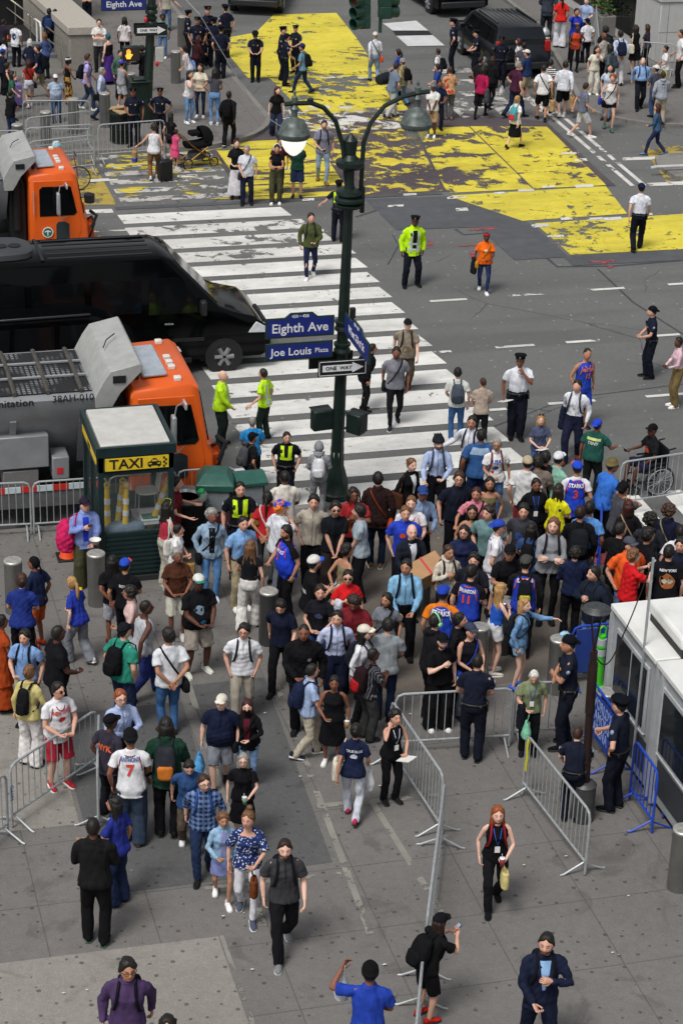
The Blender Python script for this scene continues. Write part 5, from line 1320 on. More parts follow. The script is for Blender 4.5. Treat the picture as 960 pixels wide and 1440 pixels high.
    mb.loft([[Vector((x, .03, 2.36)), Vector((x, -.02, 2.72)), Vector((x, .12, 2.76)), Vector((x, 2.38, 2.76)), Vector((x, 2.52, 2.72)), Vector((x, 2.47, 2.36)), Vector((x, 1.75, 1.35)), Vector((x, .75, 1.35))] for x in (bx0, -.55)]); body = mb.obj('hopper', TGREY, t, 'auto')
    mb = MB(); mb.prism([(bx0+.1, .2), (-.7, .2), (-.7, 2.3), (bx0+.1, 2.3)], 2.765, 2.79); mb.obj('grille', mesh_grille(), body)
    for x in [-.9-.62*k for k in range(11)]:
        mb = MB(); mb.tube([(x, .16, 2.81), (x, 1.25, 2.85), (x, 2.34, 2.81)], .045, 6); mb.obj('cross_bar', plain('rusty_bar', '#55504b', .6, .4, .3, 7), body)
    for y in (.9, 1.62):
        mb = MB(); mb.tube([(bx0+.1, y, 2.83), (-.7, y, 2.83)], .03, 6); mb.obj('long_bar', TGREY, body)
    # hood over the front of the body
    M0 = Matrix.Identity(4)
    mb = MB(); pr = [(-.68, 2.72), (-.52, 3.02), (-.38, 3.22), (.18, 3.34), (.22, 3.30), (.20, 3.18), (-.2, 2.78), (-.42, 2.40), (-.66, 2.40)]
    mb.loft([[Vector((x, y, z)) for x, z in pr] for y in (-.04, .02, 2.48, 2.54)]); hood = mb.obj('hood', TLIGHT, body, bevel=.01)
    mb = MB(); mb.cbox((-.22, -.045, 3.06), (.24, .03, .14)); mb.obj('vent', TBLACK, hood)
    mb = MB(); mb.tube([(-.35, 1.0, 3.30), (-.25, 1.25, 3.36), (-.05, 1.5, 3.38)], .012, 5); mb.obj('handle', TBLACK, hood)
    mb = MB(); mb.box((-.5, .3, .8), (-.05, 2.2, 2.5)); mb.obj('engine_block', TBLACK, t, bevel=.03)
    for y in (.28, .7):
        mb = MB(); mb.tube([(-.3, y, 1.2), (-.3, y, 2.6)], .11, 12); mb.obj('exhaust_stack', TBLACK, t, 'auto')
    mb = MB(); mb.box((bx0, .5, .7), (.2, 2.0, 1.0)); mb.obj('chassis', TBLACK, t)
    for x in (-.9, -2.2, -3.6, -5.2):
        mb = MB(); mb.loft([[Vector((x-.06, .02, 2.32)), Vector((x+.06, .02, 2.32)), Vector((x+.06, .55, 1.2)), Vector((x-.06, .55, 1.2))], [Vector((x-.06, .1, 2.35)), Vector((x+.06, .1, 2.35)), Vector((x+.06, .62, 1.2)), Vector((x-.06, .62, 1.2))]]); mb.obj('rib', TGREY, body)
    for x0, x1, z0, z1, y in ((-2.5, -1.55, 1.35, 2.0, .05), (-2.42, -1.75, .62, 1.3, .08), (-1.5, -1.18, 1.1, 1.55, .0), (-3.4, -2.7, 1.0, 1.6, .15), (-4.6, -3.6, .8, 1.7, .1)):
        mb = MB(); mb.box((x0, y, z0), (x1, y+.5, z1)); mb.obj('tool_box', TGREY if z1 != 1.3 else plain('worn_grey', '#7c7c7a', .5, .3), t, bevel=.02)
    mb = MB(); mb.box((-1.42, -.012, 1.22), (-1.3, -.002, 1.34)); mb.obj('reflector', plain('red_reflector', '#c8303a', .3), t)
    mb = MB(); mb.box((-6, .02, .55), (-.75, .06, .86)); mb.obj('side_guard', plain('guard_grey', '#6e7072', .5, .3, .2), t)
    for k in range(12):
        mb = MB(); mb.box((-4.2+k*.3, .0, .88), (-4.2+k*.3+.295, .02, 1.0)); mb.obj('reflective_strip', plain('tape_red', '#c92b22', .5) if k % 2 else plain('tape_white', '#c9dade', .4), t)
    q1 = PY(16, 568, 37.92); q2 = PY(103, 560, 37.92)
    text_on('sanitation', .215, SIGNK, body, frameM((q1[0]-6.5, -.03, q1[2]), (1, 0, 0), (0, .05, 1)), bold=.008); text_on('38AH-010', .185, SIGNK, body, frameM((q2[0]-6.5, -.03, q2[2]), (1, 0, 0), (0, .05, 1)), bold=.01)
    for x in (.75, -3.6, -5.0):
        for y, s in ((.22, -1), (2.28, 1)): wheel(t, x, y, .52, .52, .32, s, '#3a3b3d')
    mb = MB(); mb.box((-.15, .02, .62), (.3, 2.48, .75)); mb.obj('step', STEEL, t)
    # plough hitch
    mb = MB()
    for y in (.5, 1.9): mb.prism([(1.62, .4), (1.85, .35), (1.88, .55), (1.78, 1.35), (1.7, 1.4), (1.62, 1.0)], 0, .08, 0, frameM((0, y, 0), (1, 0, 0), (0, 0, 1)))
    mb.box((1.63, .3, 1.0), (1.75, 2.2, 1.25)); mb.obj('plough_frame', ORANGE, t, bevel=.015)
    mb = MB(); mb.prism([(1.7, .28), (2.02, .3), (1.95, .95), (1.82, .9), (1.86, .45), (1.7, .4)], 0, .05, 0, frameM((0, .15, 0), (1, 0, 0), (0, 0, 1))); mb.obj('plough_hook', ORANGE, t)
    mb = MB(); mb.tube([(1.66, .2, .9), (1.8, .15, 1.3), (1.72, .2, 1.5), (1.68, .6, 1.3), (1.8, .9, 1.2)], .03, 6); mb.tube([(1.7, .1, 1.2), (1.85, .1, 1.55), (1.7, .3, 1.62)], .05, 6); mb.obj('hose', BLACKM, t, 'auto')
    mb = MB(); mb.tube([(1.4, .3, 2.0), (1.62, .12, 2.1)], .015, 5); mb.lathe([(.02, -.16), (.14, -.15), (.15, .08), (.05, .12)], 14, 0, (1.66, .1, 2.08)); mb.obj('round_mirror', BLACKM, t, 'auto')
    return t
T1 = truck((6.5, 37.95, 0), 'near orange sanitation truck with pale grey hopper behind taxi booth')
def copy_tree(o, parent=None):
    c = o.copy(); col.objects.link(c); c.parent = parent
    for ch in list(o.children): copy_tree(ch, c)
    return c
T2 = copy_tree(T1); T2.location = (6.55, 52.75, 0); T2.scale = (.91, .91, .91); bpy.data.objects.remove([c for c in T1.children if c.name.startswith('round_mirror')][0]); T2['label'] = 'far orange sanitation truck half hidden behind the black van'
# ---------------------------------------------------------------- cars
CARK = plain("black_car_paint", "#040506", .09, .0, .2, 2, spec=.16)
def vehicle(label, name, cat, loc, rz, prof, W_, paint, belt, glassz, wheels, wr, roofw=.82, hood_x=None, windows=(), extras=None, wscreen=None, rear=None):
    "prof: side outline (x,z) clockwise; sections taper above the belt line"
    t = thing(name, label, cat, loc, rz); top = max(z for x, z in prof)
    def sec(k, y):
        out = []
        for x, z in prof:
            f = 1 if z <= belt else 1-(1-roofw)*((z-belt)/(top-belt)); out.append(Vector((x, y*f*W_/2, z-(k if z > belt else 0)+(k*.3 if z < .6 else 0))))
        return out
    mb = MB(); mb.loft([sec(.10, -1), sec(.03, -.97), sec(0, -.88), sec(0, 0), sec(0, .88), sec(.03, .97), sec(.10, 1)]); body = mb.obj('body', paint, t, 'auto')
    def yf(z): return W_/2*(1 if z <= belt else 1-(1-roofw)*((z-belt)/(top-belt)))
    for (x0, x1, x2, x3, z0, z1) in windows:       # bottom x0..x1, top x3..x2
        for s in (-1, 1):
            ring = lambda o: [Vector((x, s*(yf(z)-(.10 if z > belt+.1 else 0)*0+o), z)) for x, z in ((x0, z0), (x1, z0), (x2, z1), (x3, z1))]
            mb = MB(); a, b_ = ring(-.10), ring(.006); mb.loft([a, b_] if s > 0 else [b_, a]); mb.obj('window', DGLASS, body)
    for w_ in (wscreen, rear):
        if w_:
            (xa, za), (xb, zb) = w_; n = Vector((zb-za, 0, -(xb-xa))).normalized(); n = n if n.z > 0 else -n
            q = []
            for o in (-.05, .012): q.append([Vector((xa, -yf(za)*.86, za))+n*o, Vector((xa, yf(za)*.86, za))+n*o, Vector((xb, yf(zb)*.88, zb))+n*o, Vector((xb, -yf(zb)*.88, zb))+n*o])
            mb = MB(); mb.loft(q); mb.obj('windscreen' if w_ is wscreen else 'rear_window', DGLASS, body)
    for x in wheels:
        for s in (-1, 1):
            mb = MB(); mb.loft([[Vector((x+(wr+.06)*math.cos(a), s*(W_/2+o), wr+(wr+.06)*math.sin(a))) for a in [k*math.pi/10 for k in range(20)]] for o in (-.2, .008)]); mb.obj('wheel_arch', BLACKM, body, 'auto')
            wheel(t, x, s*(W_/2-.10), wr, wr, .23, s)
    return t, body, yf
def add_box(parent, name, mat, a, b, bevel=.01): mb = MB(); mb.box(a, b); return mb.obj(name, mat, parent, bevel=bevel)
# black passenger van
vp = [(0, .4), (-.02, 2.45), (.12, 2.68), (.5, 2.75), (4.62, 2.75), (4.9, 2.66), (5.95, 1.56), (6.2, 1.45), (6.75, 1.27), (7.03, 1.04), (7.1, .85), (7.1, .42), (6.9, .32), (.3, .32)]
van, vb, vy = vehicle('long black passenger van with ribbed roof stopped over crosswalk', 'passenger_van', 'van', (3.85, 46.45, 0), 0, vp, 2.02, CARK, 1.35, 0, (1.3, 6.05), .37, .80,
  windows=((4.35, 5.7, 5.02, 4.4, 1.45, 2.25), (3.1, 4.2, 4.2, 3.1, 1.5, 2.25), (1.8, 2.95, 2.95, 1.8, 1.5, 2.25), (.4, 1.65, 1.65, .4, 1.5, 2.25)), wscreen=((4.97, 2.60), (5.92, 1.60)))
for k in range(5): add_box(vb, 'roof_rib', CARK, (2.2, -.6+k*.3-.05, 2.742), (4.5, -.6+k*.3+.05, 2.758), .006)
add_box(vb, 'roof_seam', CARK, (2.05, -.75, 2.742), (2.12, .75, 2.766), .006)
mb = MB(); mb.loft([ell((.85, 0, z), rx, ry, 24, 4) for z, rx, ry in ((2.74, 1.1, .62), (2.86, 1.08, .60), (2.93, .95, .5))]); ac = mb.obj('air_conditioner', plain('dark_grey_plastic', '#3a3d40', .5), vb, 'auto')
for x in (1.25, 1.55):
    mb = MB(); mb.lathe([(.04, 2.935), (.13, 2.94), (.14, 2.95), (.03, 2.955)], 16, 0, (x, -.15, 0)); mb.obj('fan', BLACKM, ac)
for s in (-1, 1):
    mb = MB(); mb.prism([(6.6, .9), (7.04, .88), (7.0, 1.03), (6.78, 1.16)], 0, .12, 0, frameM((0, s*.965+.06, 0), (1, 0, 0), (0, 0, 1))); mb.obj('headlight', plain('headlamp', '#c9ccd0', .1), vb, bevel=.02)
    mb = MB(); mb.cbox((5.55, s*1.14, 1.60), (.14, .22, .34)); mb.obj('mirror', BLACKM, vb, bevel=.04)
    add_box(vb, 'sill_step', BLACKM, (3.0, s*1.03-.06, .3), (5.3, s*1.03+.06, .4)); add_box(vb, 'side_moulding', BLACKM, (.2, s*1.012-.012, .78), (5.6, s*1.012+.012, .86), .004)
    add_box(vb, 'door_handle', plain('chrome', '#b5b7ba', .2, .9), (4.7, s*1.02-.015, 1.2), (4.9, s*1.02+.015, 1.24), .005)
add_box(vb, 'bumper', plain('dark_bumper', '#202226', .5), (6.95, -.92, .4), (7.16, .92, .72), .05)
add_box(vb, 'front_grille', BLACKM, (7.05, -.5, .78), (7.12, .5, 1.02))
# generic cars
def suv_prof(L=4.9, H=1.8): return [(0, .4), (.02, 1.0), (.12, 1.12), (.42, H-.06), (.7, H), (3.0*L/4.9, H), (3.35*L/4.9, H-.12), (3.95*L/4.9, 1.12), (4.7*L/4.9, .98), (L, .82), (L, .42), (L-.2, .3), (.2, .3)]
def car(label, rearpx, headpx, L=4.9, H=1.8, W_=1.95, paint=CARK, name='parked_car', cat='car'):
    a = G(*rearpx); b = G(*headpx); d = Vector((b[0]-a[0], b[1]-a[1])); ang = math.atan2(d.y, d.x); k = L/4.9
    t, body, yf = vehicle(label, name, cat, (a[0], a[1], 0), ang, suv_prof(L, H), W_, paint, 1.0, 0, (.95*k, 3.85*k), .37, .80,
      windows=((2.15*k, 3.55*k, 3.1*k, 2.2*k, 1.12, H-.16), (1.15*k, 2.05*k, 2.08*k, 1.2*k, 1.12, H-.16), (.42*k, 1.05*k, 1.1*k, .6*k, 1.14, H-.16)), wscreen=((3.38*k, H-.15), (3.92*k, 1.16)), rear=((.15*k, 1.16), (.40*k, H-.14)))
    for s in (-1, 1):
        add_box(body, 'tail_light', plain('tail_lamp', '#a31d1d', .25), (-.03, s*.86-.1, .95), (.12, s*.86+.1, 1.32), .03); add_box(body, 'headlight', plain('headlamp', '#c9ccd0', .1), (L-.12, s*.75-.15, .72), (L+.01, s*.75+.15, .86), .03)
        mb = MB(); mb.cbox((3.35*k, s*(W_/2+.12), 1.12), (.14, .2, .16)); mb.obj('mirror', paint, body, bevel=.03)
        add_box(body, 'roof_rail', plain('chrome_dark', '#5a5c60', .3, .8), (.8*k, s*.68-.02, H), (2.9*k, s*.68+.02, H+.05), .01)
    for k2 in range(7): add_box(body, 'roof_rib', paint, (.75*k, -.5+k2*.166-.014, H-.004), (2.95*k, -.5+k2*.166+.014, H+.012), .004)
    add_box(body, 'number_plate', plain('plate', '#cfc9b4', .5), (-.02, -.18, .72), (-.004, .18, .86), .002)
    add_box(body, 'rear_bumper', plain('dark_bumper', '#202226', .5), (-.06, -.88, .36), (.1, .88, .6), .04)
    return t
car('dark blue black minivan parked on the far street with officers beside it', (733, 112), (655, 52), 4.9, 1.75, 1.95, plain('navy_car_paint', '#0e131a', .16, 0, .2, spec=.5), 'parked_minivan', 'minivan')
car('big black pickup style car at top edge beside the steel plates', (650, 24), (560, -30), 5.0, 1.9, 2.0)
car('dark green black car with pale plate at top edge behind officers', (357, 22), (400, -60), 4.8, 1.7, 1.95, plain('green_car_paint', '#0f1c1b', .2, 0, .2, spec=.7))
car('dark car mostly hidden between near sanitation truck and black van', (-60, 548), (110, 534), 4.8, 1.75, 1.9)
# ---------------------------------------------------------------- taxi booth
def booth():
    x0, x1, y0, y1, H = 5.47, 6.83, 35.42, 37.22, 2.78; t = thing('taxi_booth', 'dark green glazed taxi dispatcher booth with white roof', 'booth', (x0, y0, SW)); w, d = x1-x0, y1-y0; GR = plain('booth_green', '#1b3032', .4, .1, .25, 5)
    mb = MB(); mb.box((-.02, -.02, 0), (w+.02, d+.02, .10)); mb.obj('plinth', plain('booth_plinth', '#26282a', .8), t)
    for x, y in ((.05, .05), (w-.05, .05), (.05, d-.05), (w-.05, d-.05), (.05, d*.52)):
        mb = MB(); mb.cbox((x, y, 1.3), (.1, .1, 2.4)); mb.obj('post', GR, t, bevel=.008)
    def louvre(a, b, nrm, name='louvre_panel'):
        mb = MB(); a, b = Vector(a), Vector(b); n = Vector(nrm)*.02
        q = [a-n, b-n, b+n, a+n]; mb.prism([(p.x, p.y) for p in q], .12, .92)
        for k in range(9):
            z = .16+k*.085; mb.prism([(p.x, p.y) for p in (a-n*1.9, b-n*1.9, b+n*1.9, a+n*1.9)], z, z+.035)
        mb.obj(name, GR, t)
    louvre((.1, .05), (w-.1, .05), (0, 1)); louvre((.05, .1), (.05, d-.1), (1, 0)); louvre((w-.05, .1), (w-.05, d-.1), (1, 0)); louvre((.1, d-.05), (w-.1, d-.05), (0, 1))
    GL = clear('booth_glass', .10, '#7f8c8a')
    for a, b in (((.1, .04), (w-.1, .06)), ((.04, .1), (.06, d-.1)), ((w-.06, .1), (w-.04, d-.1)), ((.1, d-.06), (w-.1, d-.04))):
        mb = MB(); mb.box((a[0], a[1], .98), (b[0], b[1], 2.12)); mb.obj('glass_pane', GL, t)
    for z in (.95, 2.15):
        for a, b in (((.1, .02), (w-.1, .08)), ((.02, .1), (.08, d-.1)), ((w-.08, .1), (w-.02, d-.1)), ((.1, d-.08), (w-.1, d-.02))):
            mb = MB(); mb.box((a[0], a[1], z-.03), (b[0], b[1], z+.03)); mb.obj('rail', GR, t)
    mb = MB(); mb.box((0.0, 0.0, 2.2), (w, d, 2.5)); mb.obj('fascia', GR, t)
    YEL = plain('taxi_yellow', '#e3c32c', .4)
    s = add_box(t, 'taxi_sign', YEL, (.12, -.03, 2.23), (w-.1, -.002, 2.47), .003)
    text_on('TAXI', .26, SIGNK, s, frameM((.50, -.032, 2.345), (1, 0, 0), (0, 0, 1)), bold=.02, squeeze=1.05)
    mb = MB(); M0 = frameM((1.0, -.032, 2.345), (1, 0, 0), (0, 0, 1))
    mb.prism([(-.12, -.06), (.12, -.06), (.12, .01), (.07, .02), (.05, .06), (-.05, .06), (-.07, .02), (-.12, .01)], 0, .003, 0, M0); mb.prism([(-.10, -.085), (-.06, -.085), (-.06, -.061), (-.10, -.061)], 0, .0031, 0, M0); mb.prism([(.06, -.085), (.10, -.085), (.10, -.061), (.06, -.061)], 0, .0032, 0, M0); mb.prism([(-.03, .061), (.03, .061), (.03, .08), (-.03, .08)], 0, .003, 0, M0); ic = mb.obj('car_symbol', SIGNK, s)
    mb = MB(); mb.prism([(-.05, .022), (.05, .022), (.038, .05), (-.038, .05)], .004, .006, 0, M0); mb.prism([(-.1, -.03), (-.05, -.03), (-.05, -.01), (-.1, -.01)], .004, .0061, 0, M0); mb.prism([(.05, -.03), (.1, -.03), (.1, -.01), (.05, -.01)], .004, .0062, 0, M0); mb.obj('symbol_details', YEL, ic)
    mb = MB()
    for i in range(2):
        for j in range(5):
            if (i+j) % 2 == 0: mb.prism([(.155+i*.035, -.1+j*.04), (.19+i*.035, -.1+j*.04), (.19+i*.035, -.06+j*.04), (.155+i*.035, -.06+j*.04)], 0, .003, 0, M0)
    mb.obj('check_pattern', SIGNK, s)
    s2 = add_box(t, 'taxi_sign', YEL, (-.02, .15, 2.30), (-.002, d-.12, 2.44), .003); text_on('TAXI', .13, SIGNK, s2, frameM((-.023, d*.5, 2.37), (0, -1, 0), (0, 0, 1)), bold=.02)
    mb = MB()
    o = .035
    for a, b in (((-o, -o, 2.5), (w+o, -o+.07, 2.68)), ((-o, d+o-.07, 2.5), (w+o, d+o, 2.68)), ((-o, -o+.07, 2.5), (-o+.07, d+o-.07, 2.68)), ((w+o-.07, -o+.07, 2.5), (w+o, d+o-.07, 2.68))): mb.box(a, b)
    rf = mb.obj('roof_frame', GR, t); mb = MB(); mb.box((-o+.072, -o+.072, 2.5), (w+o-.072, d+o-.072, 2.63)); mb.obj('roof_gutter', plain('gutter_grime', '#8a8577', .7, 0, .4, 12), rf)
    mb = MB(); mb.box((.06, .06, 2.632), (w-.06, d-.06, 2.70)); mb.obj('roof', plain('roof_white', '#bdbdb8', .6, 0, .12, 4), t, bevel=.02)
    # stored things behind the glass
    def inside_thing(nm, lab, cat, x, y, z=.1): return thing(nm, lab, cat, (x0+x, y0+y, SW+z))
    YP = plain('delineator_yellow', '#d9b326', .5)
    for k, (x, y, lean_, lab) in enumerate(((.2, .3, .0, 'yellow plastic post at the left inside the taxi booth'), (.35, .45, .12, 'yellow ring topped post leaning inside the taxi booth'), (.5, .25, .03, 'yellow post with white bands upright inside the taxi booth'), (.9, .5, .35, 'yellow post leaning beside the table inside the taxi booth'))):
        p = inside_thing('delineator_post', lab, 'traffic post', x, y, .5); p.rotation_euler = (0, lean_, 0)
        mb = MB(); mb.lathe([(.12, 0), (.12, .04), (.07, .06), (.05, .9), (.045, 1.25)], 12); mb.obj('shaft', YP, p, 'auto'); mb = MB(); mb.tube([(.045*math.cos(a), 0, 1.32+.05*math.sin(a)) for a in [i*math.pi/5 for i in range(11)]], .018, 6); mb.obj('ring', YP, p)
        for z in (.72, .95):
            mb = MB(); mb.cyl((0, 0, z), .058, .1, 12); mb.obj('band', plain('white_band', '#cfd4d6', .4), p)
    tb = inside_thing('folding_table', 'steel table with printed sheets inside the taxi booth', 'table', 1.0, .55, .0); add_box(tb, 'tabletop', STEEL, (-.28, -.35, 1.0), (.25, .35, 1.03)); 
    for x, y in ((-.25, -.3), (.22, -.3), (-.25, .3), (.22, .3)):
        mb = MB(); mb.tube([(x, y, 0), (x, y, 1.0)], .015, 6); mb.obj('leg', STEEL, tb)
    ps = inside_thing('poster', 'green and white printed poster lying on the booth table', 'poster', 1.0, .55, 1.04); mb = MB(); mb.cbox((0, 0, .005), (.36, .5, .008)); mb.obj('sheet', plain('poster_white', '#cdd4d2', .6), ps); mb = MB(); mb.cbox((0, -.08, .012), (.28, .24, .004)); mb.obj('printed_panel', plain('poster_green', '#3b6e5e', .6, 0, .5, 30), ps)
    ch = inside_thing('chair', 'white plastic chair standing on the booth table', 'chair', 1.0, .75, 1.03); WP = plain('white_plastic', '#d4d6ce', .35)
    mb = MB(); mb.loft([ell((0, 0, z), .2, .19, 14, 3) for z in (.40, .43)]); mb.obj('seat', WP, ch, 'auto'); mb = MB(); mb.loft([[Vector((.18+.05*z+.02*s_, .16*math.cos(a)*(1-.3*z), .44+z*.36)) for s_ in (0, 1) for a in [k*math.pi/6 for k in range(7)]][:7]+[Vector((.2+.05*z, .16*math.cos(a)*(1-.3*z), .44+z*.36)) for a in [k*math.pi/6 for k in range(6, -1, -1)]] for z in (0, .5, 1)]); mb.obj('backrest', WP, ch, 'auto')
    for x, y in ((-.17, -.16), (.17, -.16), (-.17, .16), (.17, .16)):
        mb = MB(); mb.tube([(x*1.1, y*1.1, 0), (x, y, .41)], .012, 6); mb.obj('leg', STEEL, ch)
    cu = inside_thing('cushion', 'grey blue padded bundle lying behind booth glass', 'cushion', .5, .28, .86); mb = MB(); mb.loft([ell((0, 0, z), rx, ry, 18, 4) for z, rx, ry in ((.0, .36, .14), (.03, .38, .16), (.16, .37, .15), (.2, .3, .1))]); mb.obj('cover', cloth('#66788a'), cu, True)
booth()
# ---------------------------------------------------------------- security cabin at right
def cabin():
    X = 12.52; H = 2.42; t = thing('security_cabin', 'white two part security cabin with sliding windows and rooftop unit', 'cabin', (X, 28.55, SW)); WALL = plain('cabin_grey_wall', '#a3a7a9', .5, .1, .1, 3); RW = plain('cabin_roof_white', '#d9dad7', .55, 0, .1, 2); FR = plain('window_frame_alu', '#c3c6c8', .4, .3)
    for k, (ya, yb) in enumerate(((28.5, 26.75), (26.6, 24.0))):
        m_ = thing('cabin_module', None, None); m_.parent = t; 
        b = add_box(t, 'module_wall', WALL, (0, yb-28.55, .12), (3.0, ya-28.55, H-.1), .02); bpy.data.objects.remove(m_)
        add_box(t, 'skirt', BLACKM, (.05, yb-28.55+.05, 0), (2.9, ya-28.55-.05, .14), .01)
        add_box(t, 'roof', RW, (-.07, yb-28.55-.05, H-.1), (3.1, ya-28.55+.06, H), .02)
        add_box(b, 'lower_panel', plain('cabin_dark_panel', '#3b3e41', .5, .2), (-.015, yb-28.55+.12, .3), (-.003, ya-28.55-.12, .85), .003)
        wy0, wy1 = yb-28.55+.22, ya-28.55-.2
        w = add_box(b, 'window', FR, (-.04, wy0, .98), (-.003, wy1, 2.12), .01)
        mid = (wy0+wy1)/2
        for a, c in ((wy0+.06, mid-.03), (mid+.03, wy1-.06)): add_box(w, 'pane', glass('#1c2226', .08), (-.052, a, 1.05), (-.0405, c, 2.05), .001)
        add_box(w, 'sill', FR, (-.055, wy0-.02, .95), (-.003, wy1+.02, .98), .008)
    for y in (-.02, -1.92, -2.12):
        mb = MB(); mb.cbox((-.03, y, H/2), (.06, .08, H-.15)); mb.obj('corner_post', FR, t)
    add_box(t, 'front_wall_window', FR, (.4, .005-.05, 1.0), (2.6, .03-.05+.03, 2.1), .01)
    ac = add_box(t, 'air_conditioner', RW, (.28, -1.95, H+.14), (2.0, -.6, H+.36), .06); add_box(ac, 'grille', BLACKM, (.32, -1.91, H), (1.96, -.64, H+.138), .01)
    a = PX_(897, 1010, X-.05); top = PX_(922, 815, X-.05); bs = (a[0]-X, a[1]-28.55)
    mb = MB(); mb.tube([(bs[0]-.02, bs[1], .3), (bs[0]-.02, bs[1], top[2]-SW+.3)], .022, 8); mb.obj('mast', STEEL, t)
    A0_ = Vector((bs[0]-.02, bs[1], top[2]-SW+.28)); c0 = PX_(876, 893, X-.05); B0_ = Vector((-.06, c0[1]-28.55, c0[2]-SW)); pts = []
    for k in range(13):
        u_ = k/12; p_ = A0_.lerp(B0_, u_); p_.z -= .55*math.sin(math.pi*u_)*(1-u_*.3); p_.x -= .12*math.sin(math.pi*u_); pts.append(p_)
    mb = MB(); mb.tube(pts, .011, 6); mb.obj('cable', BLACKM, t)
cabin()
# dark post with disc lamp
def disc_post():
    b = G(818, 1152, SW); t = thing('post_lamp', 'dark brown post with round disc head in front of the cabin', 'lamp post', b); BR = plain('brown_post', '#2c1c19', .5, .2, .4, 6)
    zt = HT((*PY(838, 872, b[1])[:2], 0), 872); p = PY(838, 875, b[1]); 
    T = Vector((p[0]-b[0], 0, p[2]-SW)); mb = MB(); mb.cyl((0, 0, 0), .17, .62, 24); mb.lathe([(.18, .62), (.14, .66), (.1, .68)], 24); mb.obj('base', plain('cast_base', '#4d4e4e', .5, .4, .3, 8), t, 'auto')
    mb = MB(); mb.tube([(0, 0, .66), T*.55, T*.55+T*.001, T*.80], [.066, .058, .072, .072], 14); mb.tube([T*.3, T*.31], [.08, .08], 14); mb.obj('shaft', BR, t, 'auto')
    mb = MB(); mb.tube([T*.80, T*.86], [.055, .055], 12); mb.obj('neck', BR, t, 'auto')
    tp = PY(838, 862, b[1]); c = Vector((tp[0]-b[0], 0, tp[2]-SW))
    for dx in (-.07, .09):
        mb = MB(); mb.tube([T*.85, Vector((c.x+dx, 0, c.z-.05))], .018, 6); mb.obj('stem', BR, t)
    mb = MB(); mb.lathe([(.0, -.05), (.14, -.045), (.21, -.015), (.215, .0), (.2, .02), (.14, .045), (.125, .06), (.0, .07)], 28, 0, c+Vector((0, 0, .06))); mb.obj('disc', plain('dusty_disc', '#3f4244', .5, .2, .5, 18), t, 'auto')
    mb = MB(); e0 = T*.85; e1 = Vector((PX_(876, 893, 12.46)[0]-b[0], PX_(876, 893, 12.46)[1]-b[1], PX_(876, 893, 12.46)[2]-SW)); mb.tube([e0.lerp(e1, k/10)-Vector((0, 0, .35*math.sin(math.pi*k/10))) for k in range(11)], .011, 6); mb.obj('cable', BLACKM, t)
disc_post()
# ---------------------------------------------------------------- bollards
for i, (x, y, lab) in enumerate(((18, 787, 'steel bollard at far left beside man in durag'), (135, 777, 'steel bollard in front of the taxi booth'), (595, 788, 'steel bollard with a water bottle on top in the crowd'), (675, 880, 'steel bollard behind woman in blue strapless top'), (711, 843, 'dark steel bollard between jersey wearer and pointing woman'), (787, 897, 'steel bollard with gloves on top beside folded arm officer'), (853, 972, 'steel bollard between banner barrier and cabin'), (962, 1165, 'steel bollard at the right edge below the cabin'), (378, 830, 'steel bollard behind woman in white trousers'),
        (247, 71, 'steel bollard beside woman leaning on far corner'), (256, 22, 'tall steel bollard beside writing officer'), (103, 138, 'wide steel bollard behind the left barriers'), (64, 156, 'steel bollard in the middle of the left barriers'), (24, 174, 'steel bollard above orange truck hood'), (147, 130, 'steel bollard beside man with messenger bag'), (183, 102, 'steel bollard by man in purple cap'))):
    bollard(x, y, lab, 1.02 if y > 600 else 1.05, .16, plain('dark_steel', '#565757', .4, .7, .2, 3) if y in (843, 830) else None)
# ---------------------------------------------------------------- barriers
for lab, a, b in (('long steel barrier across pale paving at left edge with sticker', (14, 1077), (135, 998)), ('steel barrier mostly outside the left edge', (-60, 1140), (8, 1087)), ('steel barrier seen end on beside charcoal jersey wearer', (139, 1002), (137, 1078)),
        ('steel barrier in front of black clad man and officer', (557, 977), (721, 968)), ('steel barrier running towards camera beside woman on phone', (551, 985), (623, 1090)), ('steel barrier continuing down centre paving with splayed feet', (625, 1100), (601, 1288)), ('steel barrier at bottom centre beside filming man', (597, 1318), (580, 1500)),
        ('steel barrier with yellow tape beside old man and officer', (741, 1033), (830, 1143)), ('steel barrier behind old man in olive tee', (726, 962), (800, 958)),
        ('steel kerb barrier at left edge before truck', (-90, 684), (42, 678)), ('steel kerb barrier left of the taxi booth', (46, 678), (150, 671)), ('steel kerb barrier behind the taxi booth', (153, 671), (248, 662)), ('steel kerb barrier between booth and news boxes', (250, 662), (330, 657)),
        ('steel barrier in front of wheelchair user', (874, 650), (1010, 630)),
        ):
    t = barrier(lab, a, b)
    if 'yellow tape' in lab:
        mb = MB(); r_ = random.Random(2)
        mb.loft([[Vector((.1+.02*math.sin(z*20), y_, z)) + Vector((dx, 0, 0)) for dx, y_ in ((-.03, -.03), (.05, -.04), (.05, -.03), (-.03, -.02))] for z in (1.06, .9, .75, .6, .5)]); mb.obj('caution_tape', plain('tape_yellow', '#d8d42a', .6, 0, .3, 30), t)
    if 'sticker' in lab:
        text_on('NYPD', .1, plain('ink_blue', '#2c4a9c', .5), t, frameM((.0, -.024, .62), (0, 0, 1), (-1, 0, 0)))
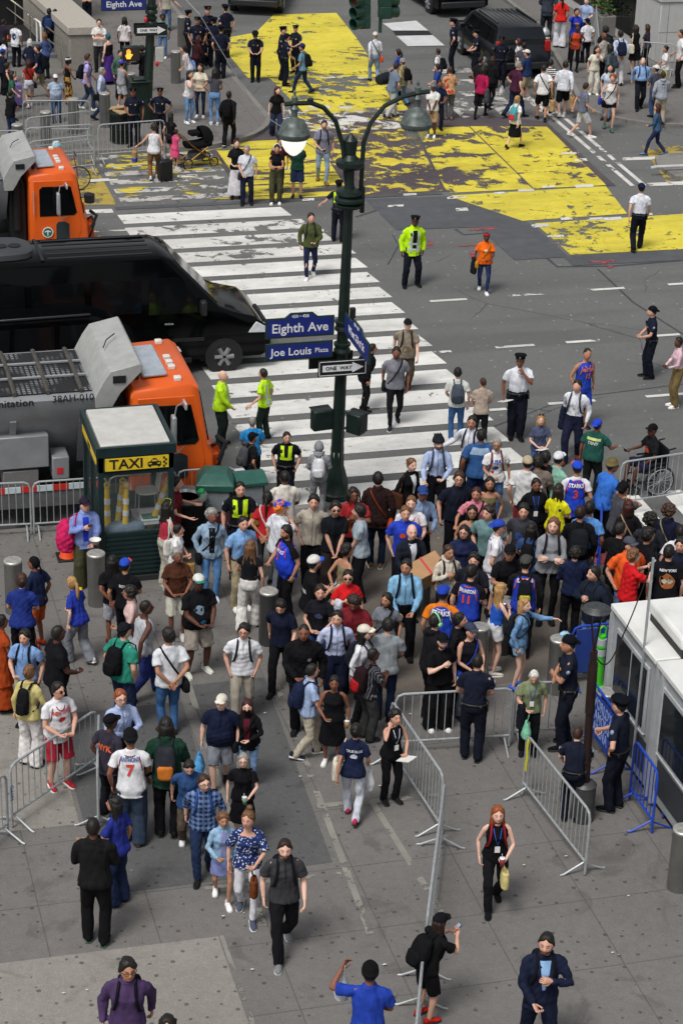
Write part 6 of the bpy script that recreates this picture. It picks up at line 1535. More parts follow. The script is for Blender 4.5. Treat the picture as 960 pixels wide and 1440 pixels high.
for lab, a, b in (('steel barrier on far left corner, rearmost', (32, 141), (126, 141)), ('steel barrier on far left corner tilted behind bollard', (37, 166), (126, 155)), ('steel barrier on far left corner, middle row', (36, 180), (131, 174)), ('steel barrier above orange truck at left edge', (-40, 184), (30, 183)), ('steel barrier in front of trash bin and two officers', (138, 175), (231, 168)), ('steel barrier on far left corner, lowest row', (41, 199), (132, 189)),
        ('steel barrier beside the stone column', (900, 58), (950, 62)), ('steel barrier running up the street beside planter', (838, 8), (842, 55))):
    barrier(lab, a, b, group='steel barriers on the far pavements')
BLUE = plain('blue_barrier_paint', '#2148b8', .4, .1, .15, 6)
for lab, a, b in (('blue barrier carrying white lettered banner beside cabin', (833, 957), (869, 1006)), ('blue barrier under leaning officer\'s hand', (893, 1040), (925, 1086)), ('blue and steel barrier at the right edge below cabin', (941, 1066), (1010, 1060)), ('blue plastic barrier between cabin and navy jacket man', (806, 882), (864, 876)), ('blue and steel barrier seen end on beside olive knit cap', (847, 690), (843, 775))):
    t = barrier(lab, a, b, 1.08, BLUE, group='blue police barriers')
    L = (Vector(G(a[0], a[1], SW+1.08)[:2])-Vector(G(b[0], b[1], SW+1.08)[:2])).length
    if 'banner' in lab or 'plastic' in lab:
        s = add_box(t, 'banner', plain('banner_blue', '#1f3f9c', .5), (.1, -.035, .28), (L-.1, -.026, 1.02), .002) if 'banner' in lab else add_box(t, 'panel', plain('panel_blue', '#2a3f90', .5), (.05, -.04, .2), (L-.05, -.026, 1.04), .02)
        if 'banner' in lab:
            for k, w in enumerate(("WORLD'S", 'FAMOUS', 'ARENA')): text_on(w, .27, plain('banner_pale', '#8fa3d0', .5), s, frameM((L/2, -.038, .86-k*.22), (1, 0, 0), (0, 0, 1)), bold=.015, squeeze=min(1.1, L/1.6))
# ---------------------------------------------------------------- green delineators, cone, bins, news boxes
GN = plain('lime_plastic', '#46c22c', .4)
for (x, y, l, lab) in ((848, 882, .0, 'lime green traffic post standing beside the cabin corner'), (857, 908, .14, 'lime green traffic post leaning beside the cabin corner')):
    g = G(x, y, SW+1.15); t = thing('delineator_post', lab, 'traffic post', (g[0], g[1], SW), 0, 'lime green traffic posts'); t.rotation_euler = (-l, l, 0)
    mb = MB(); mb.lathe([(.18, 0), (.18, .05), (.08, .07), (.07, .5), (.06, 1.0)], 14); mb.obj('shaft', GN, t, 'auto')
    mb = MB(); mb.tube([(-.05, 0, 1.0), (-.055, 0, 1.12), (0, 0, 1.17), (.055, 0, 1.12), (.05, 0, 1.0)], .018, 6); mb.obj('handle', GN, t, 'auto')
    for z in (.62, .82):
        mb = MB(); mb.cyl((0, 0, z), .078, .12, 14); mb.obj('band', plain('reflective_band', '#aeb6ba', .4), t, 'auto')
    mb = MB(); mb.cyl((0, 0, .78), .084, .03, 14); mb.obj('ring', GN, t, 'auto')
g = G(95, 784, SW); t = thing('traffic_cone', 'orange traffic cone behind man in dark cap with pink bag', 'cone', g); mb = MB(); mb.lathe([(.16, .03), (.14, .06), (.04, .7), (.0, .71)], 16); mb.obj('cone', plain('cone_orange', '#e8501c', .45), t, 'auto'); add_box(t, 'base', BLACKM, (-.2, -.2, 0), (.2, .2, .035), .01)
def bin_(loc, lab, rim, slat=True):
    t = thing('trash_bin', lab, 'trash bin', loc); mb = MB(); mb.lathe([(.26, .03), (.30, .1), (.30, .85), (.27, .86)], 20); mb.obj('liner', plain('bin_inside', '#141a19', .7), t, 'auto')
    mb = MB()
    for k in range(28):
        a = k*2*math.pi/28; mb.tube([(.31*math.cos(a), .31*math.sin(a), .04), (.315*math.cos(a), .315*math.sin(a), .86)], .010, 5)
    for z in (.06, .45, .84): mb.tube([(.318*math.cos(a), .318*math.sin(a), z) for a in [k*math.pi/12 for k in range(25)]], .012, 5)
    mb.obj('slat_cage', DGREEN if slat else BLACKM, t)
    mb = MB(); mb.lathe([(.33, .86), (.36, .90), (.35, .95), (.24, .93), (.22, .88), (.3, .86)], 28); mb.obj('rim', rim, t, 'auto'); return t
g = G(170, 199, SW); t = bin_(tuple(g), 'dark green wire trash bin with cardboard on top at far corner', DGREEN)
mb = MB(); mb.cbox((0, 0, .97), (.5, .4, .03), 0, Matrix.Rotation(.5, 4, 'Z') @ Matrix.Rotation(.12, 4, 'X')); mb.cbox((.1, .05, 1.03), (.45, .3, .02), 0, Matrix.Rotation(-.4, 4, 'Z') @ Matrix.Rotation(-.2, 4, 'Y')); q = thing('cardboard', 'flattened brown cardboard lying on the far wire bin', 'cardboard', g); mb.obj('sheets', plain('cardboard', '#a58a68', .85, 0, .2, 8), q)
g = G(262, 699, SW+.93); g[2] = SW; t = bin_(tuple(g), 'black bin with wide polished steel rim beside news boxes', plain('polished_steel', '#c4c7c9', .25, .8, .2, 5), False); t.scale = (1.1, 1.1, 1.05)
mb = MB(); r_ = ell((.2, .05, 1.02), .12, .1, 10); mb.loft([ell((.26, .05, .97), .06, .05, 10), ell((.28, .04, 1.0), .08, .07, 10), ell((.3, .05, 1.05), .04, .04, 10)]); q = thing('green_bag', 'bright green bag end poking over the steel rimmed bin', 'plastic bag', g); mb.obj('bag', cloth('#2f9a5c'), q, True)
def news_box(px, py, lab, lower, rz, w=.62, d=.62, h=1.28, curved=False):
    g = G(px, py, SW+h); t = thing('news_box', lab, 'news box', (g[0], g[1], SW), rz, 'newspaper boxes by the taxi booth'); GP = plain('newsbox_green', '#2b5a50', .35, .1, .25, 5)
    add_box(t, 'body', plain('newsbox_body', '#2a2526', .5, 0, .3, 8), (-w/2, -d/2, .08), (w/2, d/2, h-.28), .02)
    add_box(t, 'window', clear('newsbox_glass', .6, '#9aa3a8'), (-w/2+.04, -d/2-.012, .55), (w/2-.04, -d/2-.002, h-.3), .003); add_box(t, 'lower_panel', plain('newsbox_low', lower, .5), (-w/2+.02, -d/2-.014, .15), (w/2-.02, -d/2-.002, .5), .003)
    for k in range(3): add_box(t, 'newspaper_stack', plain('newsprint', '#b5b2ab', .8, 0, .35, 25), (-w/2-.012, -d/2+.06+k*.18, .5), (-w/2-.003, -d/2+.2+k*.18, .9), .002)
    mb = MB(); q = .05
    if curved: R = [[Vector((x, -d/2-q+(d+2*q)*s, h-.28+.30*math.sin(math.pi*min(1, s*.55+.22))-.12)) for s in [k/8 for k in range(9)]]+[Vector((x, d/2+q, h-.28)), Vector((x, -d/2-q, h-.28))] for x in (-w/2-q, w/2+q)]; mb.loft(R)
    else: mb.loft([[Vector(p) for p in r] for r in ([(-w/2-q, -d/2-q, h-.28), (w/2+q, -d/2-q, h-.28), (w/2+q, d/2+q, h-.28), (-w/2-q, d/2+q, h-.28)], [(-w/2-q, -d/2-q, h-.16), (w/2+q, -d/2-q, h-.16), (w/2+q, d/2+q, h-.16), (-w/2-q, d/2+q, h-.16)], [(-w/2+.1, -d/2+.18, h), (w/2-.1, -d/2+.18, h), (w/2-.1, d/2-.05, h), (-w/2+.1, d/2-.05, h)])])
    mb.obj('lid', GP, t, 'auto', bevel=.012); add_box(t, 'base', BLACKM, (-w/2+.05, -d/2+.05, 0), (w/2-.05, d/2-.05, .08)); return t
news_box(303, 662, 'green roofed news box with maroon front beside the steel rimmed bin', '#54202e', -.25, .62, .60, 1.25)
news_box(350, 657, 'green lidded news box with yellow front behind officer in vest', '#8f7a24', .03, .5, .5, 1.25, True)
g = G(331, 666, SW+.98); t = thing('news_box', 'low pale grey box between the two green news boxes', 'news box', (g[0], g[1], SW), .1, 'newspaper boxes by the taxi booth'); add_box(t, 'body', plain('pale_grey_box', '#a8acb0', .5, .1, .2), (-.22, -.22, .1), (.22, .22, .92), .03); add_box(t, 'lid', plain('pale_grey_lid', '#bcc0c4', .45), (-.24, -.24, .922), (.24, .24, .98), .02)
# bottle on a bollard, gloves
g = G(597, 779, SW+1.02+.12); g = G(595, 786, SW+1.03); t = thing('water_bottle', 'clear water bottle with blue cap standing on a bollard', 'bottle', g); mb = MB(); mb.lathe([(.032, 0), (.034, .03), (.03, .08), (.034, .12), (.03, .16), (.014, .2), (.014, .215)], 14); mb.obj('bottle', clear('bottle_plastic', .55, '#b8cfdc'), t, True); mb = MB(); mb.cyl((0, 0, .215), .017, .02, 12); mb.obj('cap', plain('cap_blue', '#2a5cc0', .5), t)
g = G(790, 893, SW+1.03); t = thing('glove', 'pale blue rubber gloves lying on a bollard', 'gloves', g); mb = MB(); mb.loft([ell((0, 0, 0), .05, .04, 10), ell((.02, 0, .03), .06, .05, 10), ell((.05, .02, .05), .03, .03, 10)]); 
for k in range(3): mb.tube([(.03, -.02+k*.02, .03), (.09, -.03+k*.03, .04), (.12, -.04+k*.03, .01)], .011, 5)
mb.obj('glove', plain('nitrile', '#9cc4dc', .5), t, True)
# ---------------------------------------------------------------- station entrance, granite wall, column, planter
GRAN = plain('granite', '#a9a49a', .8, 0, .12, 9, .2); GRAN2 = plain('granite_side', '#8d8981', .8, 0, .14, 7, .2)
a = G(121, 98, SW); nx, ny = a[0], a[1]; farp = G(62, 0, SW+1.5)
t = thing('granite_wall', 'pale granite parapet wall beside the station steps', 'wall', (nx, ny, SW))
pw = PIX((nx, ny, SW+1.5))
mb = MB(); L_ = 15.0; dx = -1.5
def wallbox(z0, z1, e, y0=0.0): return [(-.55-e, y0-e), (.55+e, y0-e), (.55+e+dx*.0, L_), (-.55-e+dx*.0, L_)]
mb.prism([(-.52, 0), (.52, 0), (-1.0, L_), (-2.04, L_)], 0, 1.18); mb.obj('wall_body', GRAN2, t, bevel=.02)
mb = MB(); mb.prism([(-.58, -.06), (.58, -.06), (-.94, L_), (-2.1, L_)], 1.182, 1.45); mb.obj('coping', GRAN, t, bevel=.02)
mb = MB(); mb.tube([(-.72, .2, .3), (-.74, .4, 1.0), (-2.0, 8, 1.05), (-2.4, 10, 1.05)], .028, 6); mb.tube([(-.72, .3, .6), (-2.0, 8, .65)], .022, 6)
for k in range(5): mb.tube([(-.74-k*.28, .4+k*1.8, 0), (-.74-k*.28, .4+k*1.8, 1.02)], .022, 6)
mb.obj('handrail', plain('rail_steel', '#a09d96', .35, .7), t, 'auto')
e = G(20, 84, SW); t = thing('station_entrance', 'dark covered station entrance with steps at top left', 'station entrance', (e[0], e[1]+1.0, SW)); DK = plain('entrance_shade', '#0d0e12', .7, 0, .4, 2)
mb = MB(); mb.box((-9, 4.0, 0), (2.6, 4.3, 6)); mb.box((-9, 4.3, 3.4), (2.0, 14, 3.6)); mb.obj('shade_backdrop', DK, t)  # near-black backdrop: the shade inside the entrance is put into its colour
add_box(t, 'floor_slab', plain('entrance_floor', '#1b1c20', .7), (-9, .6, .002), (2.4, 4.0, .03))
for k in range(3): add_box(t, 'step', plain('step_stone', '#6b6d72', .8, 0, .2, 5), (-9, -.9+k*.38, .0), (2.3, -.52+k*.38+.002, .12+k*.10), .01)
add_box(t, 'light_panel', plain('lit_panel', '#fff0d8', .5, emit=1.6), (-.6, 3.9, 1.1), (1.1, 3.98, 1.45)); add_box(t, 'lettering_strip', plain('strip_grey', '#3a3c42', .5), (-6, 3.93, 3.2), (1.2, 3.98, 3.32))
for y in (0.2, .75):
    for x in (1.0, 1.55):
        pass
mb = MB()
for x in (.95, 1.55): mb.tube([(x, -.9, .0), (x, -.8, 1.05), (x, -.6, 1.15), (x, 2.4, .75)], .038, 8); mb.tube([(x, .2, 0), (x, .2, 1.05)], .038, 8)
mb.obj('white_handrail', plain('white_rail', '#dcdcd8', .4), t, 'auto')
g = G(922, 88, SW); t = thing('stone_building', 'pale stone building corner with dark window at top right', 'building', (g[0], g[1], SW)); STN = plain('limestone', '#b4b5b3', .8, 0, .08, 3, .15)
add_box(t, 'base_wall', STN, (0, 0, 0), (14, 20, 2.1), .03); add_box(t, 'upper_wall', STN, (.12, .12, 2.1), (14, 20, 9), .02); add_box(t, 'string_course', STN, (-.05, -.05, 2.1), (14, 20.1, 2.24), .02)
for y in (2.2, 6.0): add_box(t, 'window', DGLASS, (-.02, y, .35), (.1, y+3.2, 2.0), .01); 
for k in range(5): add_box(t, 'joint', plain('stone_joint', '#6d6d6a', .9), (.3+k*2.4, -.004, .02), (.315+k*2.4, .01, 2.08), .001)
add_box(t, 'joint', plain('stone_joint', '#6d6d6a', .9), (.0, -.0045, 1.05), (14, .01, 1.065), .001)
def planter(px, py, lab, L_=1.7):
    g = G(px, py, SW); t = thing('planter', lab, 'planter', (g[0], g[1], SW), .1); add_box(t, 'trough', plain('concrete_planter', '#7d7b78', .8, 0, .1, 6), (-.1, 0, 0), (1.5, L_, .75), .03)
    f = thing('flower_plant', 'red and yellow flowers with green leaves in the '+('near' if 'near' in lab else 'far')+' planter', 'plant', (g[0], g[1], SW), .1); r_ = random.Random(3)
    for nm, c, n, zr in (('foliage', '#1f3a17', 340, .45), ('light_leaves', '#3f6a22', 200, .5), ('red_flowers', '#a31f22', 60, .52), ('yellow_flowers', '#c79a22', 40, .5)):
        mb = MB()
        for k in range(n):
            x, y = r_.uniform(-.12, 1.5), r_.uniform(0, L_); hh = zr*(.4+.6*math.sin(max(0, min(3.1, y/L_*3.1)))**.5)*r_.uniform(.3, 1); c_ = Vector((x, y, .72+hh)); s = r_.uniform(.03, .07) if 'flow' in nm else r_.uniform(.05, .11)
            u = Vector((r_.gauss(0, 1), r_.gauss(0, 1), r_.gauss(0, .6))).normalized(); v_ = u.cross(Vector((r_.gauss(0, 1), r_.gauss(0, 1), 1))).normalized()
            mb.add([c_-u*s, c_+v_*s*.5, c_+u*s, c_-v_*s*.5], [(0, 1, 2, 3)])
        o = mb.obj(nm, plain(nm, c, .7, 0, .4, 20), f); o['kind'] = 'stuff'
planter(847, 52, 'near concrete planter with flowers beside camera tripods'); planter(834, 18, 'far concrete planter with flowers at top edge', 1.4)
def tripod(px, py, lab, h=1.6, cam_=True):
    g = G(px, py, SW); t = thing('camera_tripod', lab, 'tripod', (g[0], g[1], SW))
    for k in range(3):
        a = k*2.1+.4; mb = MB(); mb.tube([(0, 0, h*.85), (.5*math.cos(a), .5*math.sin(a), .02)], .022, 6); mb.obj('leg', BLACKM, t)
    mb = MB(); mb.tube([(0, 0, h*.7), (0, 0, h)], .03, 8); mb.obj('column', BLACKM, t)
    if cam_:
        q = thing('video_camera', 'black video camera mounted on tripod '+lab.split('tripod ')[1], 'camera', (g[0], g[1], SW+h)); mb = MB(); mb.cbox((0, 0, .13), (.2, .42, .24)); mb.obj('body', BLACKM, q, bevel=.02); mb = MB(); mb.tube([(0, -.2, .13), (0, -.42, .13)], .07, 12); mb.obj('lens', SIGNK, q)
tripod(884, 47, 'black tripod beside the near planter'); tripod(903, 36, 'black tripod by the dark window')
def stand_sign(px, py, pyt, lab):
    g = G(px, py, SW); h = HT(g, pyt)-SW; t = thing('sign_stand', lab, 'sign stand', (g[0], g[1], SW)); mb = MB(); mb.tube([(0, 0, 0), (0, 0, h)], .02, 6); mb.obj('pole', BLACKM, t); mb = MB(); mb.cyl((0, 0, 0), .22, .03, 16); mb.obj('foot', BLACKM, t); add_box(t, 'board', plain('board_grey', '#9a9da3', .5), (-.3, -.03, h), (.3, 0, h+.6), .005)
stand_sign(858, 40, 8, 'grey sign board on thin black pole in front of planter'); stand_sign(899, 30, 10, 'grey sign board on thin black pole beside dark window')
g = G(764, 76, SW); t = thing('fire_hydrant', 'black fire hydrant with silver bonnet behind the minivan', 'hydrant', g); mb = MB(); mb.lathe([(.2, 0), (.2, .05), (.14, .08), (.14, .62), (.17, .65), (.17, .7)], 18); mb.obj('barrel', BLACKM, t, 'auto'); mb = MB(); mb.lathe([(.17, .70), (.18, .74), (.15, .84), (.08, .92), (.03, .96), (.0, .97)], 18); mb.obj('bonnet', STEEL, t, 'auto')
for s in (-1, 1):
    mb = MB(); mb.tube([(s*.1, 0, .5), (s*.24, 0, .5)], .07, 10); mb.obj('outlet', BLACKM, t, 'auto')
bollard(769, 52, 'black bollard beside the fire hydrant', 1.0, .1, BLACKM)
mb = MB(); g = G(948, 239, .14); t = thing('pole_stub', 'white steel pipe rail lying on the traffic island', 'pipe', g); mb.tube([(-.75, 0, .1), (-.6, 0, .13), (1.5, -.05, .13)], .05, 8); mb.obj('pipe', plain('white_pipe', '#c9cccc', .4, .3), t, 'auto')
for x in (-.45, 1.0):
    mb = MB(); mb.cyl((x, 0, -.01), .03, .12, 8); mb.obj('bracket', STEEL, t)
# ---------------------------------------------------------------- loose things
def pushchair():
    g = G(277, 232, 0); t = thing('baby_stroller', 'black baby stroller with gold frame on the yellow mural', 'stroller', g, .25); GO = plain('gold_frame', '#9c7440', .3, .7); BK = cloth('#141518')
    mb = MB(); R = []
    for x, z, rx, ry in ((-.42, .72, .05, .12), (-.38, .66, .1, .2), (0, .62, .14, .23), (.38, .68, .14, .23), (.44, .76, .06, .15)): R.append([Vector((x, ry*math.cos(a), z+rx*math.sin(a))) for a in [k*math.pi/8 for k in range(16)]])
    mb.loft(R); mb.obj('carrycot', BK, t, 'auto')
    mb = MB(); R = []
    for k in range(7):
        a = .1+k*.28; R.append([Vector((.10+.40*math.cos(a)*.9, .23*math.cos(b), .74+.40*math.sin(a)+.02*math.sin(b)-.0)) for b in [j*math.pi/6 for j in range(12)]][:7])
    vs = [p for r in R for p in r]; vs2 = [Vector((.12+(p.x-.12)*.94, p.y*.95, .74+(p.z-.74)*.94)) for p in vs]
    R = [];
    for k in range(8):
        a = -.1+k*.27; c = Vector((.12, 0, .76)); R.append([c+Vector((.40*math.sin(b)*math.cos(a), .24*math.cos(b), .42*math.sin(b)*math.sin(a))) for b in [j*math.pi/8 for j in range(9)]])
    n = 9; vs = [p for r in R for p in r]; cc = Vector((.12, 0, .76)); vs2 = [cc+(p-cc)*.93 for p in vs]; N = len(vs); fs = []
    for i in range(7):
        for j in range(8): q = (i*n+j, i*n+j+1, (i+1)*n+j+1, (i+1)*n+j); fs += [q, tuple(x+N for x in q[::-1])]
    mb = MB(); mb.add(vs+vs2, fs); mb.obj('hood', BK, t, True)
    mb = MB(); mb.cbox((-.1, 0, .98), (.3, .3, .14)); mb.obj('bag', BK, t, bevel=.04)
    mb = MB()
    for y in (-.22, .22): mb.tube([(.42, y, .16), (-.25, y, .66), (-.55, y, .98), (-.6, y*.9, 1.02)], .018, 6); mb.tube([(-.42, y, .16), (.25, y, .58)], .018, 6)
    mb.tube([(-.6, -.2, 1.02), (-.6, .2, 1.02)], .02, 6); mb.tube([(-.42, -.25, .16), (-.42, .25, .16)], .014, 6); mb.tube([(.42, -.25, .14), (.42, .25, .14)], .014, 6); mb.obj('frame', GO, t, 'auto')
    for x, r in ((-.42, .15), (.42, .13)):
        for y in (-.26, .26):
            mb = MB(); mb.tube([(x+r*math.cos(a), y, r+.0+r*math.sin(a)) for a in [k*math.pi/9 for k in range(19)]], .022, 6); w = mb.obj('wheel', BLACKM, t, 'auto'); mb = MB(); 
            for k in range(3): a = k*math.pi/3; mb.tube([(x+r*math.cos(a), y, r+r*math.sin(a)), (x-r*math.cos(a), y, r-r*math.sin(a))], .008, 4)
            mb.obj('spokes', GO, w)
    mb = MB(); mb.loft([ell((0, 0, z), rx, .19, 14, 3) for z, rx in ((.22, .2), (.25, .26), (.38, .28), (.42, .26))]); mb.obj('basket', plain('grey_net', '#3f3f40', .8), t, 'auto')
pushchair()
def suitcase(px, py, lab, c, h=.62, z=0):
    g = G(px, py, z); t = thing('suitcase', lab, 'suitcase', (g[0], g[1], z), .2); m_ = plain('case_'+c[1:], c, .4); add_box(t, 'shell', m_, (-.2, -.13, .05), (.2, .13, h), .04)
    mb = MB(); mb.tube([(-.08, .1, h-.05), (-.08, .12, h+.35), (.08, .12, h+.35), (.08, .1, h-.05)], .012, 6); mb.obj('handle', BLACKM, t)
    for x in (-.15, .15):
        for y in (-.1, .1):
            mb = MB(); mb.tube([(x-.012, y, .03), (x+.012, y, .03)], .03, 8); mb.obj('wheel', BLACKM, t)
    for k in range(5): add_box(t, 'rib', m_, (-.16+k*.08-.01, -.138, .1), (-.16+k*.08+.01, -.128, h-.05), .004)
suitcase(232, 254, 'black rolling suitcase behind woman in white vest', '#17181a'); suitcase(22, 150, 'lilac hard suitcase with dark band at left', '#7a6aa8', .75, SW)
g = G(540, 138, 0); t = thing('duffel_bag', 'big black duffel bag with grey straps carried by man in grey tee', 'duffel bag', (g[0]+.1, g[1]-.35, .62), .55); mb = MB(); mb.loft([[Vector((x, r*math.cos(a), .17+r*.9*math.sin(a))) for a in [k*math.pi/8 for k in range(16)]] for x, r in ((-.62, .08), (-.58, .17), (-.3, .21), (.3, .21), (.58, .17), (.62, .08))]); link('bag', remesh(mb, .02, 2, .01, 2, [cloth('#23262b')]), t)
for x in (-.22, .22):
    mb = MB(); mb.tube([(x, .19, .05), (x, .22, .25), (x*.8, .05, .45), (x*.8, -.05, .45), (x, -.22, .25), (x, -.19, .05)], .016, 5); mb.obj('strap', cloth('#8b8f94'), t, True)
# delivery box, pink bag, bowl, scooter, wheelchair, basketball are placed after the people
def M(label, px, py, f=180, fy=None, **k): return person('man '+label, px, py, f, k.pop('h', 1.77), fy, **k)
def W(label, px, py, f=180, fy=None, **k):
    k.setdefault('hair', 'long:dbrown'); return person('woman '+label, px, py, f, k.pop('h', 1.65), fy, fem=True, w=k.pop('w', .95), **k)
def C(label, px, py, f=180, fy=None, **k):
    k.setdefault('extra', 'duty badge'); k.setdefault('hat', 'police:#10131c')
    return person('police officer '+label, px, py, f, k.pop('h', 1.78), fy, top=k.pop('top', 'police:#1b2030'), bot='police:#171a26', w=k.pop('w', 1.08), group='police officers around the crossing', shoes='#111214', **k)
# far left sidewalk, by the station entrance
M('in navy jacket and backpack walking into the dark station entrance', 68, 12, 0, 78, skin=4, top='jacket:#1b2440', bot='pants:#12141b', extra='bp:#24365e/1.1')
W('in black walking into the dark station entrance beside backpack wearer', 76, 13, 15, 74, top='jacket:#16171c', bot='slim:#14141a', hair='long:black')
person('boy in white and navy jersey by the white stair rails', 21, 30, 20, 1.6, 88, skin=4, top='jersey:#d9dbe2/#d9dbe2', bot='pants:#15161c', extra='blob:-.02/1.2/.2/.3/#27345e/B')
person('person in dark purple top at left edge by the basketball', 3, 27, 30, 1.75, 82, skin=4, top='tee:#2b2633', bot='pants:#15151a')
W('with short white hair and navy coat near the stair rails', 42, 55, 0, 108, hair='bob:white', top='jacket:#22273a', bot='pants:#1a1c26')
W('with wavy brown hair and blue denim jacket by the granite wall', 63, 46, -50, 98, hair='shoulder:lbrown', top='denimj:#4a5c8e', bot='pants:#20242e')
M('in navy polo and khakis with black backpack walking left', 55, 61, -80, 138, hair='short:black', top='polo:#1d2338', bot='pants:#8a7d63', legs='walk', extra='bp:#13151b', shoes='#4a3222')
W('in red cropped top and white denim shorts near barriers', 40, 83, -15, 148, hair='long:auburn', top='crop:#a32a22', bot='short:#c9ced8', legs='walk40', extra='sback:#15151a', shoes='#e8e8e6')
W('with headband, black top and patterned yellow trousers', 94, 79, 60, 146, skin=4, hair='dreads:black', top='cami:#17171b', bot='wide:#b08a3c/patch/#3c2226', hat='bandana:#d9d9dc', shoes='#1a1a1c')
M('in lilac shirt and jeans with black backpack walking right', 121, 74, 80, 156, hair='short:brown', top='polo:#a99fd6', bot='jeans:#34445f', legs='walk40', extra='bp:#17181d', shoes='#e6e6e6')
M('in white cap and grey blue tee standing behind barriers', 78, 103, 170, 172, skin=4, top='tee:#9fb0c6', bot='jeans:#2d4a70', hat='cap:#dcdee2', w=1.15, belly=1, extra='txt:PATRIOTS/1.3/.05/#e8e8ee/F')
M('with grey hair, pale blue shirt and black messenger bag', 141, 93, 88, 172, hair='short:grey', top='shirt:#b5c2dd', bot='jeans:#23324f', legs='walk50', extra='sback:#15171b')
M('in long white tee and glasses with folded arms by the granite wall', 139, 26, 175, 102, hair='short:dbrown', top='tee:#d9d6d2', bot='pants:#2a2b30', arms='cross', skin=1, extra='glasses blob:0/1.28/.2/.09/#c9776a')
W('with teal hair, black top and long purple skirt', 153, 47, -50, 119, skin=1, hair='bun:teal', top='cami:#16161a', bot='longskirt:#4b2f80', w=1.15)
C('with folded arms beyond the granite wall', 122, -22, 175, 38, hat=None, arms='cross')
M('in white shirt at left edge beneath the stair rails', 4, 53, 60, 108, skin=5, top='shirt:#cfd2da', bot='pants:#14151a')
person('child in red and blue cap at the left edge', 2, 68, 60, 1.5, None, skin=4, top='tee:#1f2130', hat='cap:#24489c/#b03030')
W('in black tank top at left edge behind suitcase puller', 8, 88, 80, 160, skin=2, top='tank:#141418', hair='bun:black', arms='phone,phone')
W('in green top reaching forward beside the lilac suitcase', 15, 100, 80, 166, top='tee:#33624f', bot='slim:#2a3850', hair='shoulder:black', arms='fwd,hold')
M('in black tee with folded arms behind the barriers at left', 13, 127, 40, 196, skin=3, top='tee:#17171b', bot='jeans:#2b3a5c', arms='cross')
W('with long curly black hair and white tee seen from behind', 175, 24, 0, 92, skin=4, hair='longer:black', top='tee:#d8d0d2', bot='slim:#15151a')
M('in green jacket with lanyard behind walk signal', 168, 70, 150, 140, hair='short:black', top='jacket:#4f6b5c', bot='pants:#22242b', extra='open:#d6d6d2')
M('in purple cap, grey tank top and white shorts beside trash bin', 170, 84, 40, 152, skin=3, top='tank:#9fa0a8', bot='shorts:#cfd2d8', hat='cap:#4a3fb5', arms='phone,phone', shoes='#dddddd')
person('person in black with curly hair reaching out behind the green pole', 201, 64, -70, 1.75, 122, skin=4, hair='curly:black', top='sweater:#141418', arms='down,out')
W('with tied dark hair and blue jeans behind the far one way sign', 229, 19, 190, 82, skin=5, hair='curly:black', top='tee:#6c8d8e', bot='slim:#5878a8', shoes='#dddddd', w=1.1)
M('in beige tee with arm stretched out above the one way sign', 234, -18, 165, 42, top='tee:#b9b2a4', bot='jeans:#4a6288', arms='down,side')
C('beside wire trash bin on the far corner, hand out', 188, 122, 185, 207, skin=4, arms='hold,down')
C('with hands on hips between pole and stroller', 225, 122, 180, 202, skin=4, arms='hip,hip')
W('in white sleeveless blouse and brown trousers walking away', 216, 173, 0, 253, skin=2, hair='curly:dbrown', top='tank:#dfe0e6', bot='pants:#7d5a36', legs='walk40', arms='down,side', extra='pbag:#2b49b8/L paper:#a98758/L', w=1.1, shoes='#e8e8e8')
W('in black tee and shorts walking beside the girl in pink', 240, 158, 25, 232, skin=2, hair='longer:black', top='crop:#15151a', bot='short:#1c1d26', legs='walk40', arms='fwd,down')
person('girl in pink dress holding the stroller', 246, 182, 40, 1.25, 238, fem=True, hair='bun:dbrown', top='dress:#d9527f', bot='none', w=.9, arms='fwd,fwd', shoes='#e8e8e8')
W('in white tank and jeans with hand at her face', 265, 99, 130, 174, hair='long:dbrown', top='tank:#e2e2e6', bot='slim:#6f97c8', arms='mouth,down', shoes='#e8e8e8')
W('in cream cape top facing two friends in jeans', 282, 89, 185, 166, hair='long:black', top='tee:#dcd3bd', bot='slim:#27304a', arms='hold,hold', shoes='#e8e8e8')
W('in grey tee and light jeans with black hair seen from behind', 302, 97, -5, 177, skin=3, hair='long:black', top='crop:#4b4c56', bot='slim:#6c93c4', arms='hold,hip', shoes='#e8e8e8', w=1.05)
M('in black with backpack walking off the far corner', 322, 127, 15, 207, skin=5, hair='buzz', top='sweater:#16171b', legs='walk40', extra='bp:#101114', shoes='#222/#ddd')
W('in white vest leaning towards bollard with blue bag', 266, 63, -85, 134, hair='bun:dbrown', top='tank:#d6dbe6', bot='slim:#8296b0', arms='side,fwd', extra='tote:#7f9fd8/R', lean=18, shoes='#d8a0a8')
C('writing notes beside the steel bollard on far corner', 263, 13, 90, 84, arms='hold,hold', skin=1)
C('facing camera at back of the far corner group', 291, 7, 150, 92, arms='hold,hold')
C('seen from behind at centre of far corner group', 301, 24, 10, 96, w=1.15)
C('with arm down at right of far corner group', 318, 6, -40, 83, arms='down,down')
C('seen from behind at front of far corner group by the kerb', 311, 35, -5, 112, w=1.15)
C('in dark cap standing behind a brown haired woman', 278, 22, 170, 100, skin=3)
W('with reddish brown hair and burgundy top among the officers', 277, 50, 60, 112, hair='shoulder:auburn', top='jacket:#3b1d22', bot='slim:#1c1a20')
C('standing alone at edge of yellow mural reading his phone', 360, 42, 180, 116, arms='hold,hold', hd=(0, 25), extra='duty badge phone:R')
C('at left of three officers chatting on the road', 396, 36, 100, 114, arms='hold,hold')
C('at front of three officers chatting on the road', 401, 46, 75, 122, arms='low,low', hat='cap:#151826')
C('at right of three officers with back half turned', 417, 34, -150, 104, arms='hold,hold')
